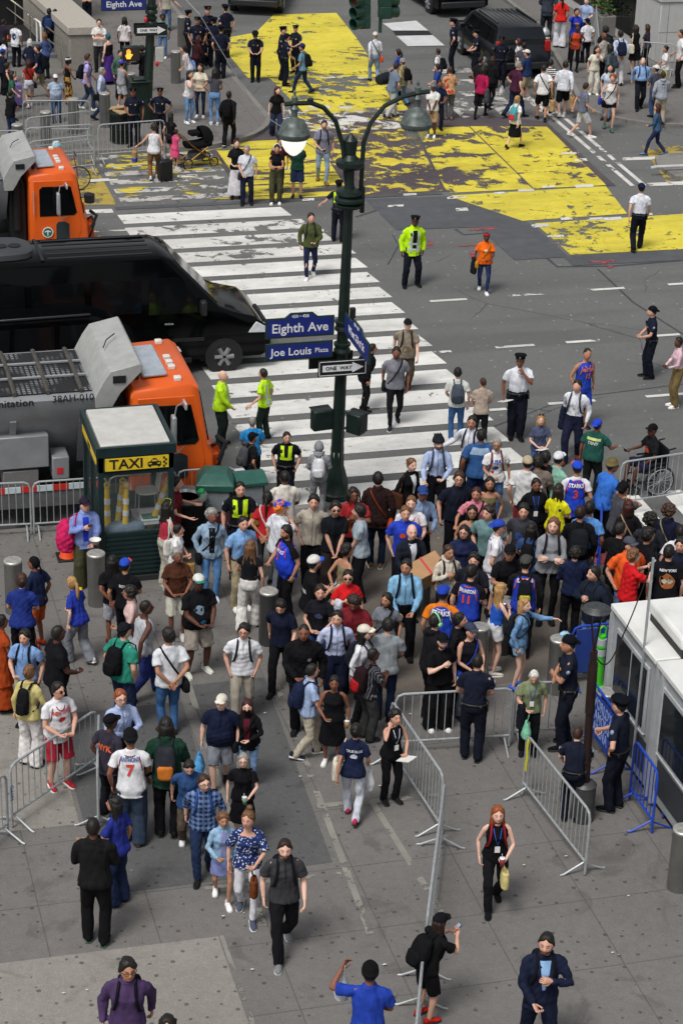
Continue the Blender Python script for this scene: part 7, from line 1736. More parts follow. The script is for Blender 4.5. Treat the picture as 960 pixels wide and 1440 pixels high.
M('in blue cap, teal tee and backpack walking past three officers', 427, 58, -70, 133, skin=3, top='tee:#6c93a8', bot='jeans:#22304a', hat='cap:#26355e', legs='walk', extra='bp:#16171c')
W('with long auburn hair in black tee crossing near the lamp', 389, 120, 165, 194, skin=1, hair='long:auburn', top='tee:#141418', bot='wide:#2a3350', legs='walk40')
W('in black top and long white skirt at the crossing', 333, 195, 175, 280, skin=1, hair='bun:brown', top='tee:#18181c', bot='longskirt:#dcdade', arms='hold,hold', extra='headshades')
M('with grey hair and white polo waiting at the crossing', 348, 204, 178, 289, skin=2, hair='short:grey', top='polo:#d3d6dc', bot='pants:#1d2338', arms='low,down', extra='glasses sling:#2a3550/#2a2c36', belly=.6)
W('in black tee and olive cargo trousers with headphones, arms folded', 389, 203, 180, 288, skin=3, hair='short:black', top='crop:#15151a', bot='cargo:#4a4b36', arms='cross', shoes='#e0e0e0', extra='phones:#d8d4cc')
person('person in burgundy hidden behind woman with headphones', 393, 194, 180, 1.74, 272, skin=3, top='tee:#4a1f24', bot='slim:#2a1e22')
M('in dark green tee and navy shorts under the lit lamp', 419, 197, 178, 279, top='tee:#1f4238', bot='shorts:#26324e', skin=2, arms='behind', shoes='#1c2030', w=1.1)
M('in grey polo and pale trousers crossing with backpack', 455, 167, 170, 258, skin=2, top='polo:#7d8092', bot='slim:#8fa3c0', legs='walk40', arms='hold,down', beard=1, extra='bp:#15171c phone:R', shoes='#7a5a3a')
C('in green reflective vest directing traffic behind lamp pole', 477, 254, 10, 341, top='uni:#1a1f2e', arms='down,side', extra='duty vest:#c6f01e')
M('in olive jumper crossing the avenue looking at his phone', 438, 297, 178, 392, hair='short:dbrown', top='sweater:#4d5430', bot='slim:#1e2440', legs='walk40', arms='down,hold', skin=2, extra='bp:#22283a phone:L', shoes='#e6e6e6')
C('in open yellow green jacket standing in the avenue', 582, 301, 165, 404, skin=5, top='hiviz:#bff01c', extra='open:#14151c badge stripes duty', arms='down,down', legs='wide', w=1.12)
W('in bright orange tee and red headband carrying a dark coat', 684, 323, 178, 412, skin=5, hair='short:black', hat='bandana:#a82a30', top='tee:#ee6a18', bot='slim:#28365e', legs='walk40', arms='down,hold', w=1.15, belly=.6, shoes='#e6e6e6', extra='coat:R/#1a1c22 blob:-.0/1.3/.12/.07/#e8d8c8 sling:#b8862a')
C('in white shirt and navy cap walking away over yellow mural', 903, 256, 5, 354, top='uni:#dfe2ea', hat='cap:#1c2340', legs='walk40', extra='duty', skin=2)
# top centre and right
C('by front of the parked black minivan, seen at left', 640, 25, -80, 104, arms='down,hip')
C('leaning on the minivan side holding a phone', 672, 41, -95, 112, arms='hold,hold')
C('with badge facing camera at the back of the minivan', 706, 50, 175, 124, skin=5, w=1.15)
W('with auburn hair in white top behind the minivan', 731, 54, -70, 118, skin=1, hair='shoulder:auburn', top='tee:#d8d6d8')
M('in charcoal tee between two people behind the minivan', 737, 60, 20, 128, skin=4, top='tee:#4b4c53', bot='jeans:#2a3450')
M('in white cap, navy tee and khaki shorts behind the minivan', 743, 69, -55, 143, skin=2, top='tee:#26365e', bot='shorts:#a3977c', hat='cap:#e0ddd4', arms='hold,hold', w=1.1, shoes='#dddddd')
M('with grey hair and maroon polo walking past the minivan', 727, 84, 55, 167, skin=1, hair='short:grey', top='polo:#47223a', bot='jeans:#232c48', legs='walk', arms='down,hip')
W('in magenta cardigan and black trousers walking away', 679, 91, 20, 167, hair='shoulder:black', top='sweater:#a51f4f', bot='slim:#15151a', legs='walk', extra='coat:R/#4b4e58')
W('in black jacket carrying a white plastic bag near officers', 692, 78, 30, 154, hair='long:dbrown', top='jacket:#18181c', bot='slim:#15151a', legs='walk40', extra='pbag:#cfcdd0/R')
person('person in dark top just behind woman in magenta', 675, 81, 40, 1.7, 150, skin=3, top='tee:#1f1f24')
M('in white tee and black shorts with crossbody strap walking away', 766, 90, -5, 171, skin=3, hair='buzz', top='tee:#dedfe3', bot='shorts:#15151a', legs='walk40', extra='sback:#1a1a1e paper:#b08d60/R', shoes='#111214')
M('in black and white striped shirt beside two men in white', 774, 84, 15, 160, top='tee:#15151a/stripe/#d8d8d8', bot='shorts:#8a7a5c', skin=2)
M('in loose white shirt and black shorts carrying paper bags', 795, 85, 5, 165, skin=2, top='sweater:#d9dde6', bot='shorts:#15151a', legs='walk40', extra='paper:#a98758/R', shoes='#e0e0e0', w=1.1)
person('teenage boy in grey polo and white shorts walking right', 822, 114, 75, 1.72, 195, skin=2, hair='short:dbrown', top='polo:#6b7084', bot='shorts:#c7c9cc', legs='walk', shoes='#e8e8e8')
W('in black skirt with colourful backpack striding over yellow paint', 727, 133, 35, 210, skin=1, hair='bun:blond', top='tee:#e4e4e6', bot='midskirt:#15151a', legs='walk', extra='bp:#4aa0a8/.9/#c33a4a', shoes='#1a1a1e')
W('with curly auburn hair, white top and black shorts', 861, 102, 178, 184, skin=2, hair='curly:red', top='tank:#dedcda', bot='short:#15151a', legs='walk40', extra='sling:#15151a', shoes='#3a6a5a', arms='out,down')
W('in pale top carrying blue bag behind curly haired woman', 858, 89, -160, 170, hair='long:black', top='tee:#b7c5d6', bot='slim:#8093a8', extra='hbag:#2c3fa0/R')
W('all in cream with hand beside her face', 838, 64, 165, 134, skin=2, hair='shoulder:black', top='tee:#ddd8c8', bot='wide:#dad6ca', arms='down,mouth', shoes='#e8e8e8')
W('in grey green jacket with long black hair, centre of corner crowd', 860, 62, -60, 140, skin=5, hair='long:black', top='jacket:#4d5a60', bot='slim:#6b7788', extra='bp:#3c4650/.8')
W('with tied brown hair behind woman all in cream', 851, 47, -30, 118, hair='bun:lbrown', top='tee:#a8a198', skin=2)
M('in pale blue shirt and white trousers with navy backpack', 874, 43, -15, 122, skin=3, top='shirt:#b9c6de', bot='pants:#d9d9dc', extra='bp:#1e2438')
W('in black dress with long curly hair and cream tote', 896, 35, -40, 106, skin=2, hair='longer:dbrown', top='dress:#141417', bot='none', extra='tote:#d9d0bc/L')
W('in orange top and black leggings at far corner', 811, 34, 180, 102, skin=5, hair='short:black', top='tank:#c0492c', bot='leggings:#141417', arms='hold,hip')
W('in royal blue sweatshirt raising hand to her head', 811, 11, 170, 88, skin=3, hair='short:black', top='sweater:#2a41b8', arms='ear,down', extra='blob:0/1.3/.15/.08/#d0843a')
M('with grey hair and pale blue shirt beside far barrier', 826, -4, -160, 66, skin=1, hair='short:grey', top='shirts:#9fb2d6')
M('in black cap and white tee with back half turned', 827, 25, -20, 90, skin=3, top='tee:#dcdce0', hat='cap:#15151a', extra='hbag:#5a6070/L')
W('in red top and white trousers walking away up the street', 791, -8, 0, 68, skin=3, hair='ponytail:black', top='tee:#d22a26', bot='wide:#dcdce2')
M('in dark suit walking away beside woman in red', 772, -24, 0, 60, skin=2, top='blazer:#3a3f4b', bot='pants:#2b2f3a')
M('in black with backpack in front of the planter', 853, 37, -20, 112, skin=4, hair='curly:black', top='tee:#17181d', extra='bp:#23252e')
M('balding in pale blue shirt and dark trousers walking forward', 904, 79, 178, 155, skin=1, hair='balding:grey', top='shirt:#8fb0e0', bot='pants:#1d1f28', legs='walk40', w=1.15, belly=1, extra='bp:#14161c/.9')
M('in white cap and charcoal tee beside man in grey hoodie', 924, 91, -30, 166, skin=3, top='tee:#474b58', bot='jeans:#39527c', hat='cap:#e2e2e2')
M('in light grey hooded sweatshirt and khakis seen from behind', 933, 101, -10, 176, skin=4, top='hoodie:#9ba1ab', bot='pants:#b3a790', hair='short:brown', w=1.12, extra='txt:NIKE/1.36/.05/#2a2c33/B')
W('in white tee and long yellow trousers checking her phone', 938, 64, -100, 132, skin=3, hair='bun:black', top='tee:#dedee0', bot='wide:#cfd07a', arms='hold,hold', extra='phone:R')
person('person in white tee and black trousers at right edge', 961, 42, -90, 1.78, 124, skin=3, top='tee:#dddde0', arms='fwd,side')
W('in denim shirt and wide jeans striding left near island', 927, 144, -75, 220, skin=2, hair='long:auburn', top='denimj:#3c5878', bot='jeans:#272c4a', legs='walk', arms='down,hold', shoes='#6a7fa0')
W('in dark top by the stone column behind the barrier', 912, 34, -60, 100, skin=2, hair='bob:brown', top='tee:#3a3440')
M('in white shirt and white cap with orange bag walking away', 528, 43, -15, 117, skin=2, hair='short:grey', top='shirt:#d5d9e4', bot='jeans:#7e94b4', hat='cap:#dcd8d0', legs='walk40', extra='sback:#2a2a30/#c8502a')
W('with dark ponytail and blue top behind the duffel carrier', 562, 69, -60, 142, skin=2, hair='ponytail:black', top='tee:#2c4a98', arms='hold,hold')
M('in grey beanie and tan jacket with large black backpack', 568, 80, -55, 150, skin=3, top='jacket:#a0946c', bot='jeans:#4e84ac', hat='beanie:#8c8e92', legs='walk40', extra='bp:#121317/1.1')
M('in grey tee and pale trousers lugging a big duffel', 552, 87, 60, 167, skin=2, hair='short:black', top='tee:#6f7d90', bot='pants:#b8b9b6', legs='walk40', arms='low,low', lean=14, shoes='#23242a')
M('in white tee with black backpack near steel plates', 618, 68, -60, 135, skin=4, hair='buzz', top='tee:#d9dade', bot='pants:#4a3a34', extra='bp:#15171c')
W('in blue shirt holding phone beside flower shirt wearer', 617, 90, -85, 160, skin=2, hair='ponytail:black', top='tee:#2b4696', bot='slim:#232a40', arms='hold,hold', extra='phone:R')
person('person in orange flowered shirt and grey trousers', 634, 94, -20, 1.72, 170, skin=3, hair='buzz:brown', top='shirts:#c9a27e/patch/#b5402a', bot='pants:#5b5d60', arms='hold,hold', shoes='#a0784a')
M('in grey knit cap, white tee and tan shorts with clasped hands', 610, 115, -165, 194, skin=5, top='tee:#dededf', bot='shorts:#a4886a', hat='beanie:#6b6f7c', arms='clasp,clasp', shoes='#e6e6e6')
M('in navy tee standing behind grey knit cap wearer', 618, 112, 170, 184, skin=4, top='tee:#1b2340', bot='pants:#1c2030')
person('cyclist in pale blue helmet behind orange truck cab', 77, 200, 80, 1.75, None, hat='helmet:#8fc4d0/#e6eaea', top='tee:#3a4a5c')
# avenue
M('in tan tee and black cap crossing with chest pack', 573, 445, 178, 551, skin=1, top='tee:#8a7f70', bot='cargo:#4d4436', hat='cap:#1a1a1e', legs='walk40', w=1.15, belly=.8, extra='bp:#1b1c20/.8 blob:0/1.12/.22/.16/#6b5d4a', shoes='#6a3a2a')
M('in grey tee and black trousers striding down crosswalk', 558, 485, 177, 600, skin=4, hair='short:black', top='tee:#7e7f88', bot='slim:#17181c', legs='walk40', beard=1, shoes='#2a2b30/#dddddd', extra='sback:#1c1d22')
person('person in black coat leaning forward behind the sign pole', 514, 484, 70, 1.72, 580, skin=3, top='jacket:#131417', bot='slim:#131417', lean=16, extra='bp:#141519')
M('in white tee with grey green backpack seen from behind', 645, 519, 0, 622, skin=2, hair='short:black', top='tee:#d8dcd6', bot='jeans:#3d6494', extra='bp:#4d5560/1/#39404a', shoes='#dddddd')
M('in beige tee with short dark hair beside grey green backpack', 679, 533, -5, 625, skin=2, hair='buzz:brown', top='tee:#b3a394', bot='pants:#1c1d22')
C('in white shirt and peaked cap wiping his face', 732, 496, 172, 618, top='uni:#dfe2ea', skin=4, arms='down,mouth', extra='duty papers:R', w=1.2, belly=.4)
M('in blue and orange basketball jersey standing in the avenue', 823, 489, 150, 603, skin=3, hair='buzz:black', top='jersey:#2a48b8', bot='shorts:#2a48b8', extra='txt:NEW_YORK/1.33/.075/#e0743a txt:15/1.2/.13/#e0743a trim:#e0743a')
M('in white shirt with grey backpack carrying a camera', 812, 531, -160, 650, skin=2, hair='short:black', top='shirt:#dde0e8', bot='pants:#1e2238', legs='walk40', extra='bp:#3a3d44 coat:R/#1c2236 lanyard:#d8d8d8', shoes='#6a3220')
W('with curly blond hair and slate tee holding papers', 761, 583, 172, 672, skin=1, hair='shoulder:blond', top='tee:#4c536e', bot='slim:#3f5f94', arms='hold,hold', extra='papers:R headshades')
M('in blue cap and dark green reflective sanitation shirt', 838, 590, 25, 700, skin=4, hair='short:black', top='tee:#24524a', bot='pants:#1a201e', hat='capback:#2b49c8', arms='out,down', w=1.2, belly=.6, extra='txt:DSNY/1.27/.08/#c8d0cc/B')
_front(PEOPLE[-1], [(-.15, 1.33), (.15, 1.33), (.15, 1.39), (-.15, 1.39)], '#cfe08a', 'reflective_stripe', 'B', rows=2, cols=8)
person('man in black cap sitting in wheelchair holding out a phone', 921, 600, -110, 1.74, None, skin=5, hair='buzz', hat='cap:#141418', top='tee:#1a1a1d', bot='shorts:#22243a', shoes='#1a1a1e', legs='sit', arms='out,low', at=tuple(G(912, 688)), extra='phone:R blob:0/1.25/.22/.16/#d0512a glasses')
WHEELCHAIR_MAN = PEOPLE[-1]
C('gesturing with open hands at right of avenue', 921, 430, -95, 533, skin=2, arms='hold,hold', hat='capback:#10131c')
W('in pink striped shirt and tan trousers at right edge', 958, 475, -100, 574, skin=5, hair='short:black', top='shirt:#d9b6c0', bot='cargo:#7a6845', arms='hold,hold', shoes='#e6e6e6')
M('bald in yellow green safety shirt facing right', 310, 521, 95, 628, skin=1, hair='bald', top='long:#c2f22a', bot='pants:#1e2a26', w=1.25, belly=.8, extra='stripes', shoes='#15151a')
M('in yellow green safety tee explaining with open hand', 373, 520, -65, 620, skin=2, hair='short:dbrown', top='tee:#c2f22a', bot='pants:#22302a', arms='down,side', w=1.05, extra='stripes', shoes='#15151a')
M('with grey hair and bright blue tee behind news boxes', 356, 588, -10, 690, skin=2, hair='buzz:grey', top='tee:#2f8fd0')
M('with black beard, cap and grey backpack behind news boxes', 352, 608, 60, 710, skin=3, top='tee:#17171a', hat='cap:#15151a', beard=2, extra='bp:#4a4d52')
C('in yellow green vest panel and badge by the lamp pole', 403, 607, 180, 712, top='uni:#15171d', skin=2, hat=None, extra='duty badge vest:#c8ee28', w=1.25, belly=.3)
person('person in grey hooded sweatshirt with white backpack at lamp pole', 449, 622, 0, 1.76, 716, skin=2, hat='hood:#8f9296', top='hoodie:#8f9296', bot='pants:#85878b', extra='bp:#d2d4d8')
# crowd around the lamp pole
M('bald in white striped short sleeved shirt near lamp pole', 400, 665, -15, skin=4, hair='buzz', top='shirts:#d8d3ca', bot='pants:#17181c', w=1.15, arms='hold,hold')
C('in yellow green vest panel beside the news boxes', 338, 677, 175, top='uni:#15171d', hat=None, extra='duty badge vest:#c8ee28', w=1.15)
W('in dark red shirt leaning over the steel rimmed bin', 244, 672, 95, skin=2, hair='short:black', top='tee:#6a1f26', bot='slim:#15151a', arms='out,out')
W('in red top with long black braid seen from behind', 375, 694, 15, skin=3, hair='braid:black', top='tee:#b3262b', bot='slim:#4a4c50', extra='sback:#e0d0d0')
M('in royal blue cap with orange hair and white tee', 391, 704, 60, skin=2, hair='curly:orange', hat='cap:#2547c4', top='tee:#d9dde4', bot='pants:#7d8790', arms='mouth,down')
W('with long black hair, red camisole and printed tote', 232, 707, 55, 828, skin=2, hair='longer:black', top='cami:#b23648', bot='wide:#b7b3a6', arms='hold,hold', extra='tote:#d6d3ce/R headshades:#b3c020', shoes='#d0d0d0')
person('teenage boy in white tee hugging brown paper bag', 247, 738, 95, 1.62, 838, skin=2, hair='short:black', top='tee:#dfe0e0', bot='pants:#c8c6c0', arms='belly,belly', extra='paper:#a08050/R')
W('with grey curls, denim shirt over black top and jeans', 297, 715, 170, 845, skin=4, hair='curly:grey', top='denimj:#8ea6bc', bot='jeans:#5d8bc0', extra='open:#15151a sling:#141418', w=1.1, shoes='#c8d0dc')
M('in sky blue polo and khakis looking left', 339, 726, 150, 857, skin=2, hair='short:black', top='polo:#7fa8d8', bot='pants:#a89d7e', extra='belt tuck', shoes='#dddddd')
W('with long brown hair, black top and white trousers seen from behind', 351, 760, 10, 888, skin=2, hair='longer:lbrown', top='crop:#17191f', bot='wide:#d6d4d0', legs='walk40', arms='down,hold', shoes='#dddddd')
M('bearded in blue basketball jersey over black tee gesturing left', 406, 739, -115, 868, skin=3, hair='thick:black', beard=2, top='jersey:#2446d2/#15151a', bot='pants:#15151a', arms='hold,down', w=1.2, belly=.9, extra='trim:#e05a30 txt:KNICKS/1.32/.07/#e8e2e0 txt:3/1.2/.13/#e05a30')
M('in white cap and black tee with white lettering using phone', 437, 781, 80, skin=2, hair='short:black', hat='cap:#dcdad6/#2c50c0', beard=2, top='tee:#141417', arms='phone,phone', extra='phone:R txt:NEW_YORK/1.2/.07/#cfcfcf/B', w=1.15)
W('with grey curls, brown tunic and white shorts', 249, 771, 170, 900, skin=4, hair='curly:grey', top='tee:#4b2c20', bot='shorts:#d3d2c4', arms='hold,hold', w=1.12, belly=.6, extra='phone:L', shoes='#c0c0c0')
M('in white and teal cap, black graphic tee and shorts, heavy build', 277, 805, 150, 948, skin=5, hat='cap:#d8dad4/#2c7a70', top='tee:#141519', bot='shorts:#a39a90', arms='hold,hold', w=1.38, belly=1.2, shoes='#d8dccc', extra='blob:.05/1.25/.16/.18/#8296a8 blob:.0/1.05/.1/.1/#3f7fb0 phone:L', legs='wide')
M('in beige button shirt and black trousers by the lamp pole', 440, 695, 180, skin=2, hair='thick:black', top='shirts:#aaa295', bot='pants:#15151a')
M('in black shirt and sunglasses with clasped hands', 470, 705, 170, skin=2, hair='thick:black', top='shirts:#16181d', bot='wide:#2c2624', arms='clasp,clasp', beard=1, extra='shades', w=1.08)
M('with glasses, short dreads and red tee by lamp pole base', 498, 685, 172, skin=4, hair='dreads:black', top='tee:#97282b', arms='chest,chest', extra='glasses blob:0/1.1/.18/.24/#b5702a')
M('in pale blue grey tee turning left, black beard', 510, 711, -95, skin=2, hair='thick:black', beard=1, top='tee:#9aa8b2', bot='pants:#17171b', arms='down,clasp')
M('in dark brown jacket with orange leather bag seen from behind', 533, 667, 0, 800, skin=2, hair='short:black', top='jacket:#2a1c1b', bot='jeans:#1f2b42', extra='sback:#7a3420/#a8481f', w=1.1, shoes='#8a6a4a/#d8d0c0')
W('in black blazer and teal top with tied blond hair', 577, 644, 140, skin=1, hair='bun:lbrown', top='blazer:#131417', bot='slim:#15151a', extra='open:#dfe3e6 tote:#4a2c1c/R')
M('in black bicycle helmet and pale blue shirt pushing scooter', 617, 611, 178, skin=1, hair='short:brown', hat='helmet:#23272c', top='shirt:#a8b9dc', bot='pants:#15161b', arms='rail,hold', beard=2, extra='bp:#3f4a52/.8', g=0)
M('in white shirt and dark backpack walking behind vest wearer', 664, 584, -155, skin=3, hair='short:black', top='shirt:#dcdfe8', bot='pants:#20242e', arms='side,down', extra='bp:#22252e', g=0)
M('in blue and pale blue mesh vest seen from behind', 676, 606, 0, skin=4, hair='short:black', top='tee:#33598e', bot='pants:#1c2c50', w=1.3, g=0)
_front(PEOPLE[-1], [(-.19, 1.31), (.19, 1.31), (.14, 1.44), (-.14, 1.44)], '#9ab2cc', 'yoke', 'B', rows=4, cols=8)
W('with short grey hair, glasses and white printed tee', 699, 616, 175, skin=3, hair='short:grey', top='tee:#e2e2e4', bot='slim:#5578a8', extra='glasses blob:.02/1.2/.14/.09/#3c4a9c txt:USA/1.33/.09/#2c4a9c blob:.07/1.1/.06/.06/#d03030 bp:#7c3a2a/.8', w=1.08)
M('in blue cap and light denim shirt behind two young men', 592, 682, 160, skin=4, hat='cap:#2c4580', top='shirt:#7f93b4', bot='pants:#17181d')
M('in white jersey with orange piping behind blue tee wearer', 579, 697, 180, skin=1, hair='short:lbrown', top='jersey:#e2e2e6/#dcdce0', extra='trim:#d8602a')
M('in royal blue tee with orange ball print', 570, 711, 180, skin=2, hair='short:lbrown', top='tee:#2a43b8', extra='blob:.03/1.28/.11/.09/#d5522a')
M('bald in dark suit carrying large cardboard box', 577, 737, 155, skin=1, hair='bald', top='blazer:#1d222d', bot='pants:#171a22', arms='carry,carry', extra='open:#d5dae6')
BOXMAN = PEOPLE[-1]
M('in sky blue dress shirt with dark strap, black trousers', 571, 786, 178, skin=3, hair='short:black', top='shirt:#84b5d8', bot='pants:#15161b', w=1.18, belly=.4, extra='bp:#14161c/.8')
M('in dark navy polo with arms hanging, tall and broad', 644, 663, 165, skin=2, hair='thick:brown', top='polo:#191d2b', bot='pants:#15161c', w=1.2, belly=.4, extra='glasses')
W('in pink top with short hair holding a thin strap', 671, 685, 180, skin=3, hair='short:auburn', top='tee:#d2808e', arms='out,down', w=1.2, belly=.4, extra='sling:#2a1c22')
W('in olive and tan camisole with shoulder length black hair', 688, 670, 178, skin=3, hair='shoulder:black', top='cami:#6a6546')
W('with glasses and curly black hair in tan top', 664, 710, 175, skin=3, hair='shoulder:black', top='cami:#23201f', extra='glasses')
M('in sage green tee with curly dark hair looking away', 690, 711, -160, skin=2, hair='curly:dbrown', top='tee:#6b8a8c', w=1.12)
W('with glasses and navy V neck top', 651, 738, 178, skin=2, hair='shoulder:black', top='tee:#22294a', extra='glasses', w=1.1)
M('in backwards blue cap and white basketball jersey facing right', 697, 730, 90, skin=2, hat='capback:#2c48ae', hair='short:dbrown', top='jersey:#e0e0e6/#dfdfe4', bot='shorts:#dcdce2', extra='trim:#3a4494 glasses', w=1.1)
W('in cream hooded jacket holding white printed bag', 631, 766, 165, skin=3, hair='short:brown', top='hoodie:#c9c1b2', arms='chest,down', extra='bp:#1a1b20/.8 hbag:#d8d8dc/L')
M('with curly dark hair and navy tee behind eleven jersey', 666, 777, -165, skin=2, hair='thick:black', beard=1, top='tee:#1e2028', extra='bp:#2a2c32/.8')
M('in blue basketball jersey numbered eleven seen from behind', 661, 797, 25, skin=2, hair='short:black', top='jersey:#2742ae/#17181c', extra='trim:#e0652e txt:BRUNSON/1.36/.07/#e6e2e2/B txt:11/1.22/.16/#e0452e/B')
M('in black cap and black tee bending over his phone', 714, 760, 165, skin=3, hat='cap:#15161a', top='tee:#16171b', arms='phone,phone', lean=12, extra='phone:R')
M('in grey patterned cap and blue jersey with black backpack', 740, 783, 0, skin=2, hat='cap:#4a4b48', top='jersey:#2a45b6/#1a1b20L', bot='pants:#17181c', extra='bp:#1a1c22/.75/#b5b030 txt:DOOM/1.39/.07/#e6e2e2/B trim:#e06a30', w=1.12)
M('young with black hair and charcoal tee with blue print', 737, 708, -160, skin=2, hair='thick:black', top='tee:#3a3a42', extra='blob:.03/1.22/.17/.18/#3a5a98 blob:.0/1.1/.1/.07/#b04a6a')
W('in black cardigan and lanyard near right bollards', 754, 672, 172, skin=4, hair='bun:black', top='jacket:#15161a', bot='slim:#14141a', extra='open:#20263c lanyard:#3a5ac0')
M('in beige cap and white tee seen from behind in crowd', 742, 643, 20, skin=2, hat='cap:#b9ab8e', top='tee:#d2d2d2', bot='shorts:#96303c', extra='')
M('in taupe tee with thick black hair seen from behind', 758, 643, 0, skin=3, hair='thick:black', top='tee:#7c7067', w=1.15)
M('in black tee mostly hidden behind taupe tee wearer', 768, 637, 10, skin=4, hair='short:black', top='tee:#1a1a1d')
M('in white cap and mint green tee facing right', 783, 636, 55, skin=2, hat='cap:#dfe1e6', top='tee:#86b3a2')
W('in yellow tee numbered three with long dark hair', 785, 683, 30, skin=2, hair='long:dbrown', top='tee:#dcd820', bot='slim:#7f9cc8', arms='hold,hold', extra='blob:.1/1.3/.06/.06/#2a2c50/B')
W('in grey sweater with folded arms and black backpack straps', 777, 727, 180, 885, skin=1, hair='long:lbrown', top='sweater:#8a8d93', bot='slim:#141418', arms='cross', extra='bp:#1d2026/.8')
W('with glossy black hair and blue denim dress seen from behind', 746, 738, 20, skin=2, hair='long:black', top='tee:#36507e', bot='slim:#17171c', extra='bp:#15161a/.8')
M('in blue basketball jersey numbered three and orange blue cap', 812, 650, 0, skin=3, hat='cap:#2a4fd0/#e2672c', hair='short:black', top='jersey:#2645c0/#dddde2', extra='trim:#d83a3a txt:STARKS/1.36/.085/#e8e4e4/B txt:3/1.2/.17/#d83a3a/B')
M('in olive knit cap and bright blue tee leaning on barrier', 851, 646, 55, skin=4, hat='beanie:#6b6040', top='tee:#3a74d0', bot='pants:#15151a', arms='rail,rail', lean=14)
M('in charcoal tee and black cap shielding his eyes', 873, 678, 60, skin=3, hat='capback:#15161a', top='tee:#4b4d54', arms='ear,ear', w=1.1)
W('with long red brown hair and black top seen from behind', 886, 706, -5, skin=2, hair='long:auburn', top='jacket:#1a181b', extra='sback:#9a8468')
person('person with black afro and charcoal hooded top', 915, 724, 0, 1.74, None, skin=4, hair='afro:black', top='hoodie:#2b2d34')
person('person with brown curly afro and camouflage strap', 941, 712, 20, 1.74, None, skin=3, hair='afro:brown', top='jacket:#1d2036', extra='sback:#8a8264')
M('in black tee with large black backpack seen from behind', 816, 715, 0, skin=3, hair='short:dbrown', top='sweater:#15161a', bot='jeans:#6f8fb8', extra='bp:#1c1e24/1.1')
M('in light blue tee just behind large black backpack', 827, 708, 10, skin=4, hair='short:black', top='tee:#5d92d4', bot='jeans:#6f8fb8')
M('in black tee beside the blue barrier, facing away', 871, 738, 40, skin=2, hair='short:black', top='tee:#17171a')
M('in grey cap and bright orange tee above trailer roof', 886, 753, 165, skin=2, hat='cap:#4a4d58', top='tee:#e2602a', w=1.15, belly=.6, bot='jeans:#4a6a9c')
M('with black hair in black printed tee looking right', 908, 745, 60, skin=3, hair='thick:black', top='tee:#16161a', extra='blob:.08/1.2/.08/.14/#3a58c0', w=1.1)
person('teenage boy with curly brown hair, red tee and yellow phone', 888, 775, 70, 1.72, None, skin=1, hair='curly:lbrown', top='tee:#cf2026', arms='photo,photo', extra='phone:R txt:NEW/1.28/.07/#e8e8e8')
person('person in white tee at right edge of crowd', 957, 742, 10, 1.72, None, skin=2, hair='short:black', top='tee:#dcdce2')
person('person in navy at right edge above trailer', 958, 756, 190, 1.7, None, skin=2, hair='thick:black', top='tee:#1d2236')
M('in black tee with poster print on back', 941, 770, 0, skin=2, hair='short:black', top='tee:#15151a', w=1.15, extra='blob:0/1.2/.26/.28/#a8683c/B blob:0/1.2/.2/.1/#c0b8a8/B txt:NEW_YORK/1.38/.05/#d8dce0/B')
M('in navy shirt and black trousers with back to camera, right crowd', 809, 772, 0, 896, skin=2, hair='curly:black', top='long:#1b2340', bot='pants:#131418', arms='hold,hold', w=1.05)
M('in navy jacket laughing beside red ramp', 840, 797, -125, skin=2, hair='short:black', top='jacket:#1d2434', bot='jeans:#6a86b0', beard=1, arms='chest,down', extra='bp:#25282e')
# lower crowd
M('in orange tee under blue jersey with blue cap', 624, 826, 15, skin=3, hat='cap:#2746b0', top='jersey:#2444b4/#e07a20', bot='pants:#1a1b20', extra='trim:#e6e2e0 txt:STARKS/1.37/.085/#e8e4e4/B', w=1.1)
M('in mint headphones and black hooded jacket', 609, 866, 60, skin=2, hair='short:black', top='hoodie:#1a1a1e', bot='pants:#141418', extra='phones:#8fd8a8')
W('with hair in bun and black tee beside blue barrier crowd', 642, 862, 100, skin=2, hair='bun:black', top='tee:#18191d', w=1.1)
M('in black cap, black tee and black trousers raising hand', 621, 889, 155, 1026, skin=1, hat='cap:#15161a', top='tee:#131316', bot='wide:#131316', arms='chest,down', beard=2, shoes='#e4e4e4', w=1.1)
W('in navy cap and black tank with blue jersey on shoulder', 661, 874, 150, 1010, skin=2, hat='cap:#3a4054', hair='short:black', top='tank:#191a20', bot='pants:#6b7280', arms='hold,hold', extra='sling:#2a45b0', w=1.12)
W('blond in blue strapless top and white shorts', 700, 821, 70, 950, skin=1, hair='long:blond', top='cami:#2a60c8', bot='short:#dfe0e4', arms='chest,chest', shoes='#d4ccc4')
W('blond in denim jacket pointing right across the crowd', 734, 841, 105, 970, skin=1, hair='long:blond', top='denimj:#6d93bc', bot='short:#8fb0d0', arms='down,point', shoes='#4a6ad0', extra='bp:#20242e/.7')
C('seen from behind at the steel barrier, hands at belt', 671, 924, 5, 1070, hat=None, hair='buzz:black', arms='low,low', w=1.12)
M('elderly in olive tee carrying dark coat and green bag', 750, 937, 180, 1060, skin=2, hair='short:white', top='tee:#7f8a68', bot='pants:#18191c', arms='hold,down', extra='coat:R/#171a22 pbag:#7cc0a0/R lanyard:#3a50b0', hd=(0, 20), lean=8)
M('in navy durag, navy tee and orange shorts', 51, 783, -60, 912, skin=4, hat='durag:#15161a', top='tee:#1e2846', bot='shorts:#c05a2a', shoes='#c0402a', arms='down,hold')
W('in royal blue polo with hair tied, seen from behind', 29, 810, 0, 948, skin=2, hair='bun:brown', top='polo:#24357e', bot='pants:#15161c', w=1.1, arms='hold,hold')
W('in royal blue polo and grey trousers walking left', 110, 812, -55, 934, skin=1, hair='ponytail:blond', top='polo:#28399a', bot='wide:#7c8088', arms='hold,down', legs='walk40', lean=12, shoes='#e8e8e8')
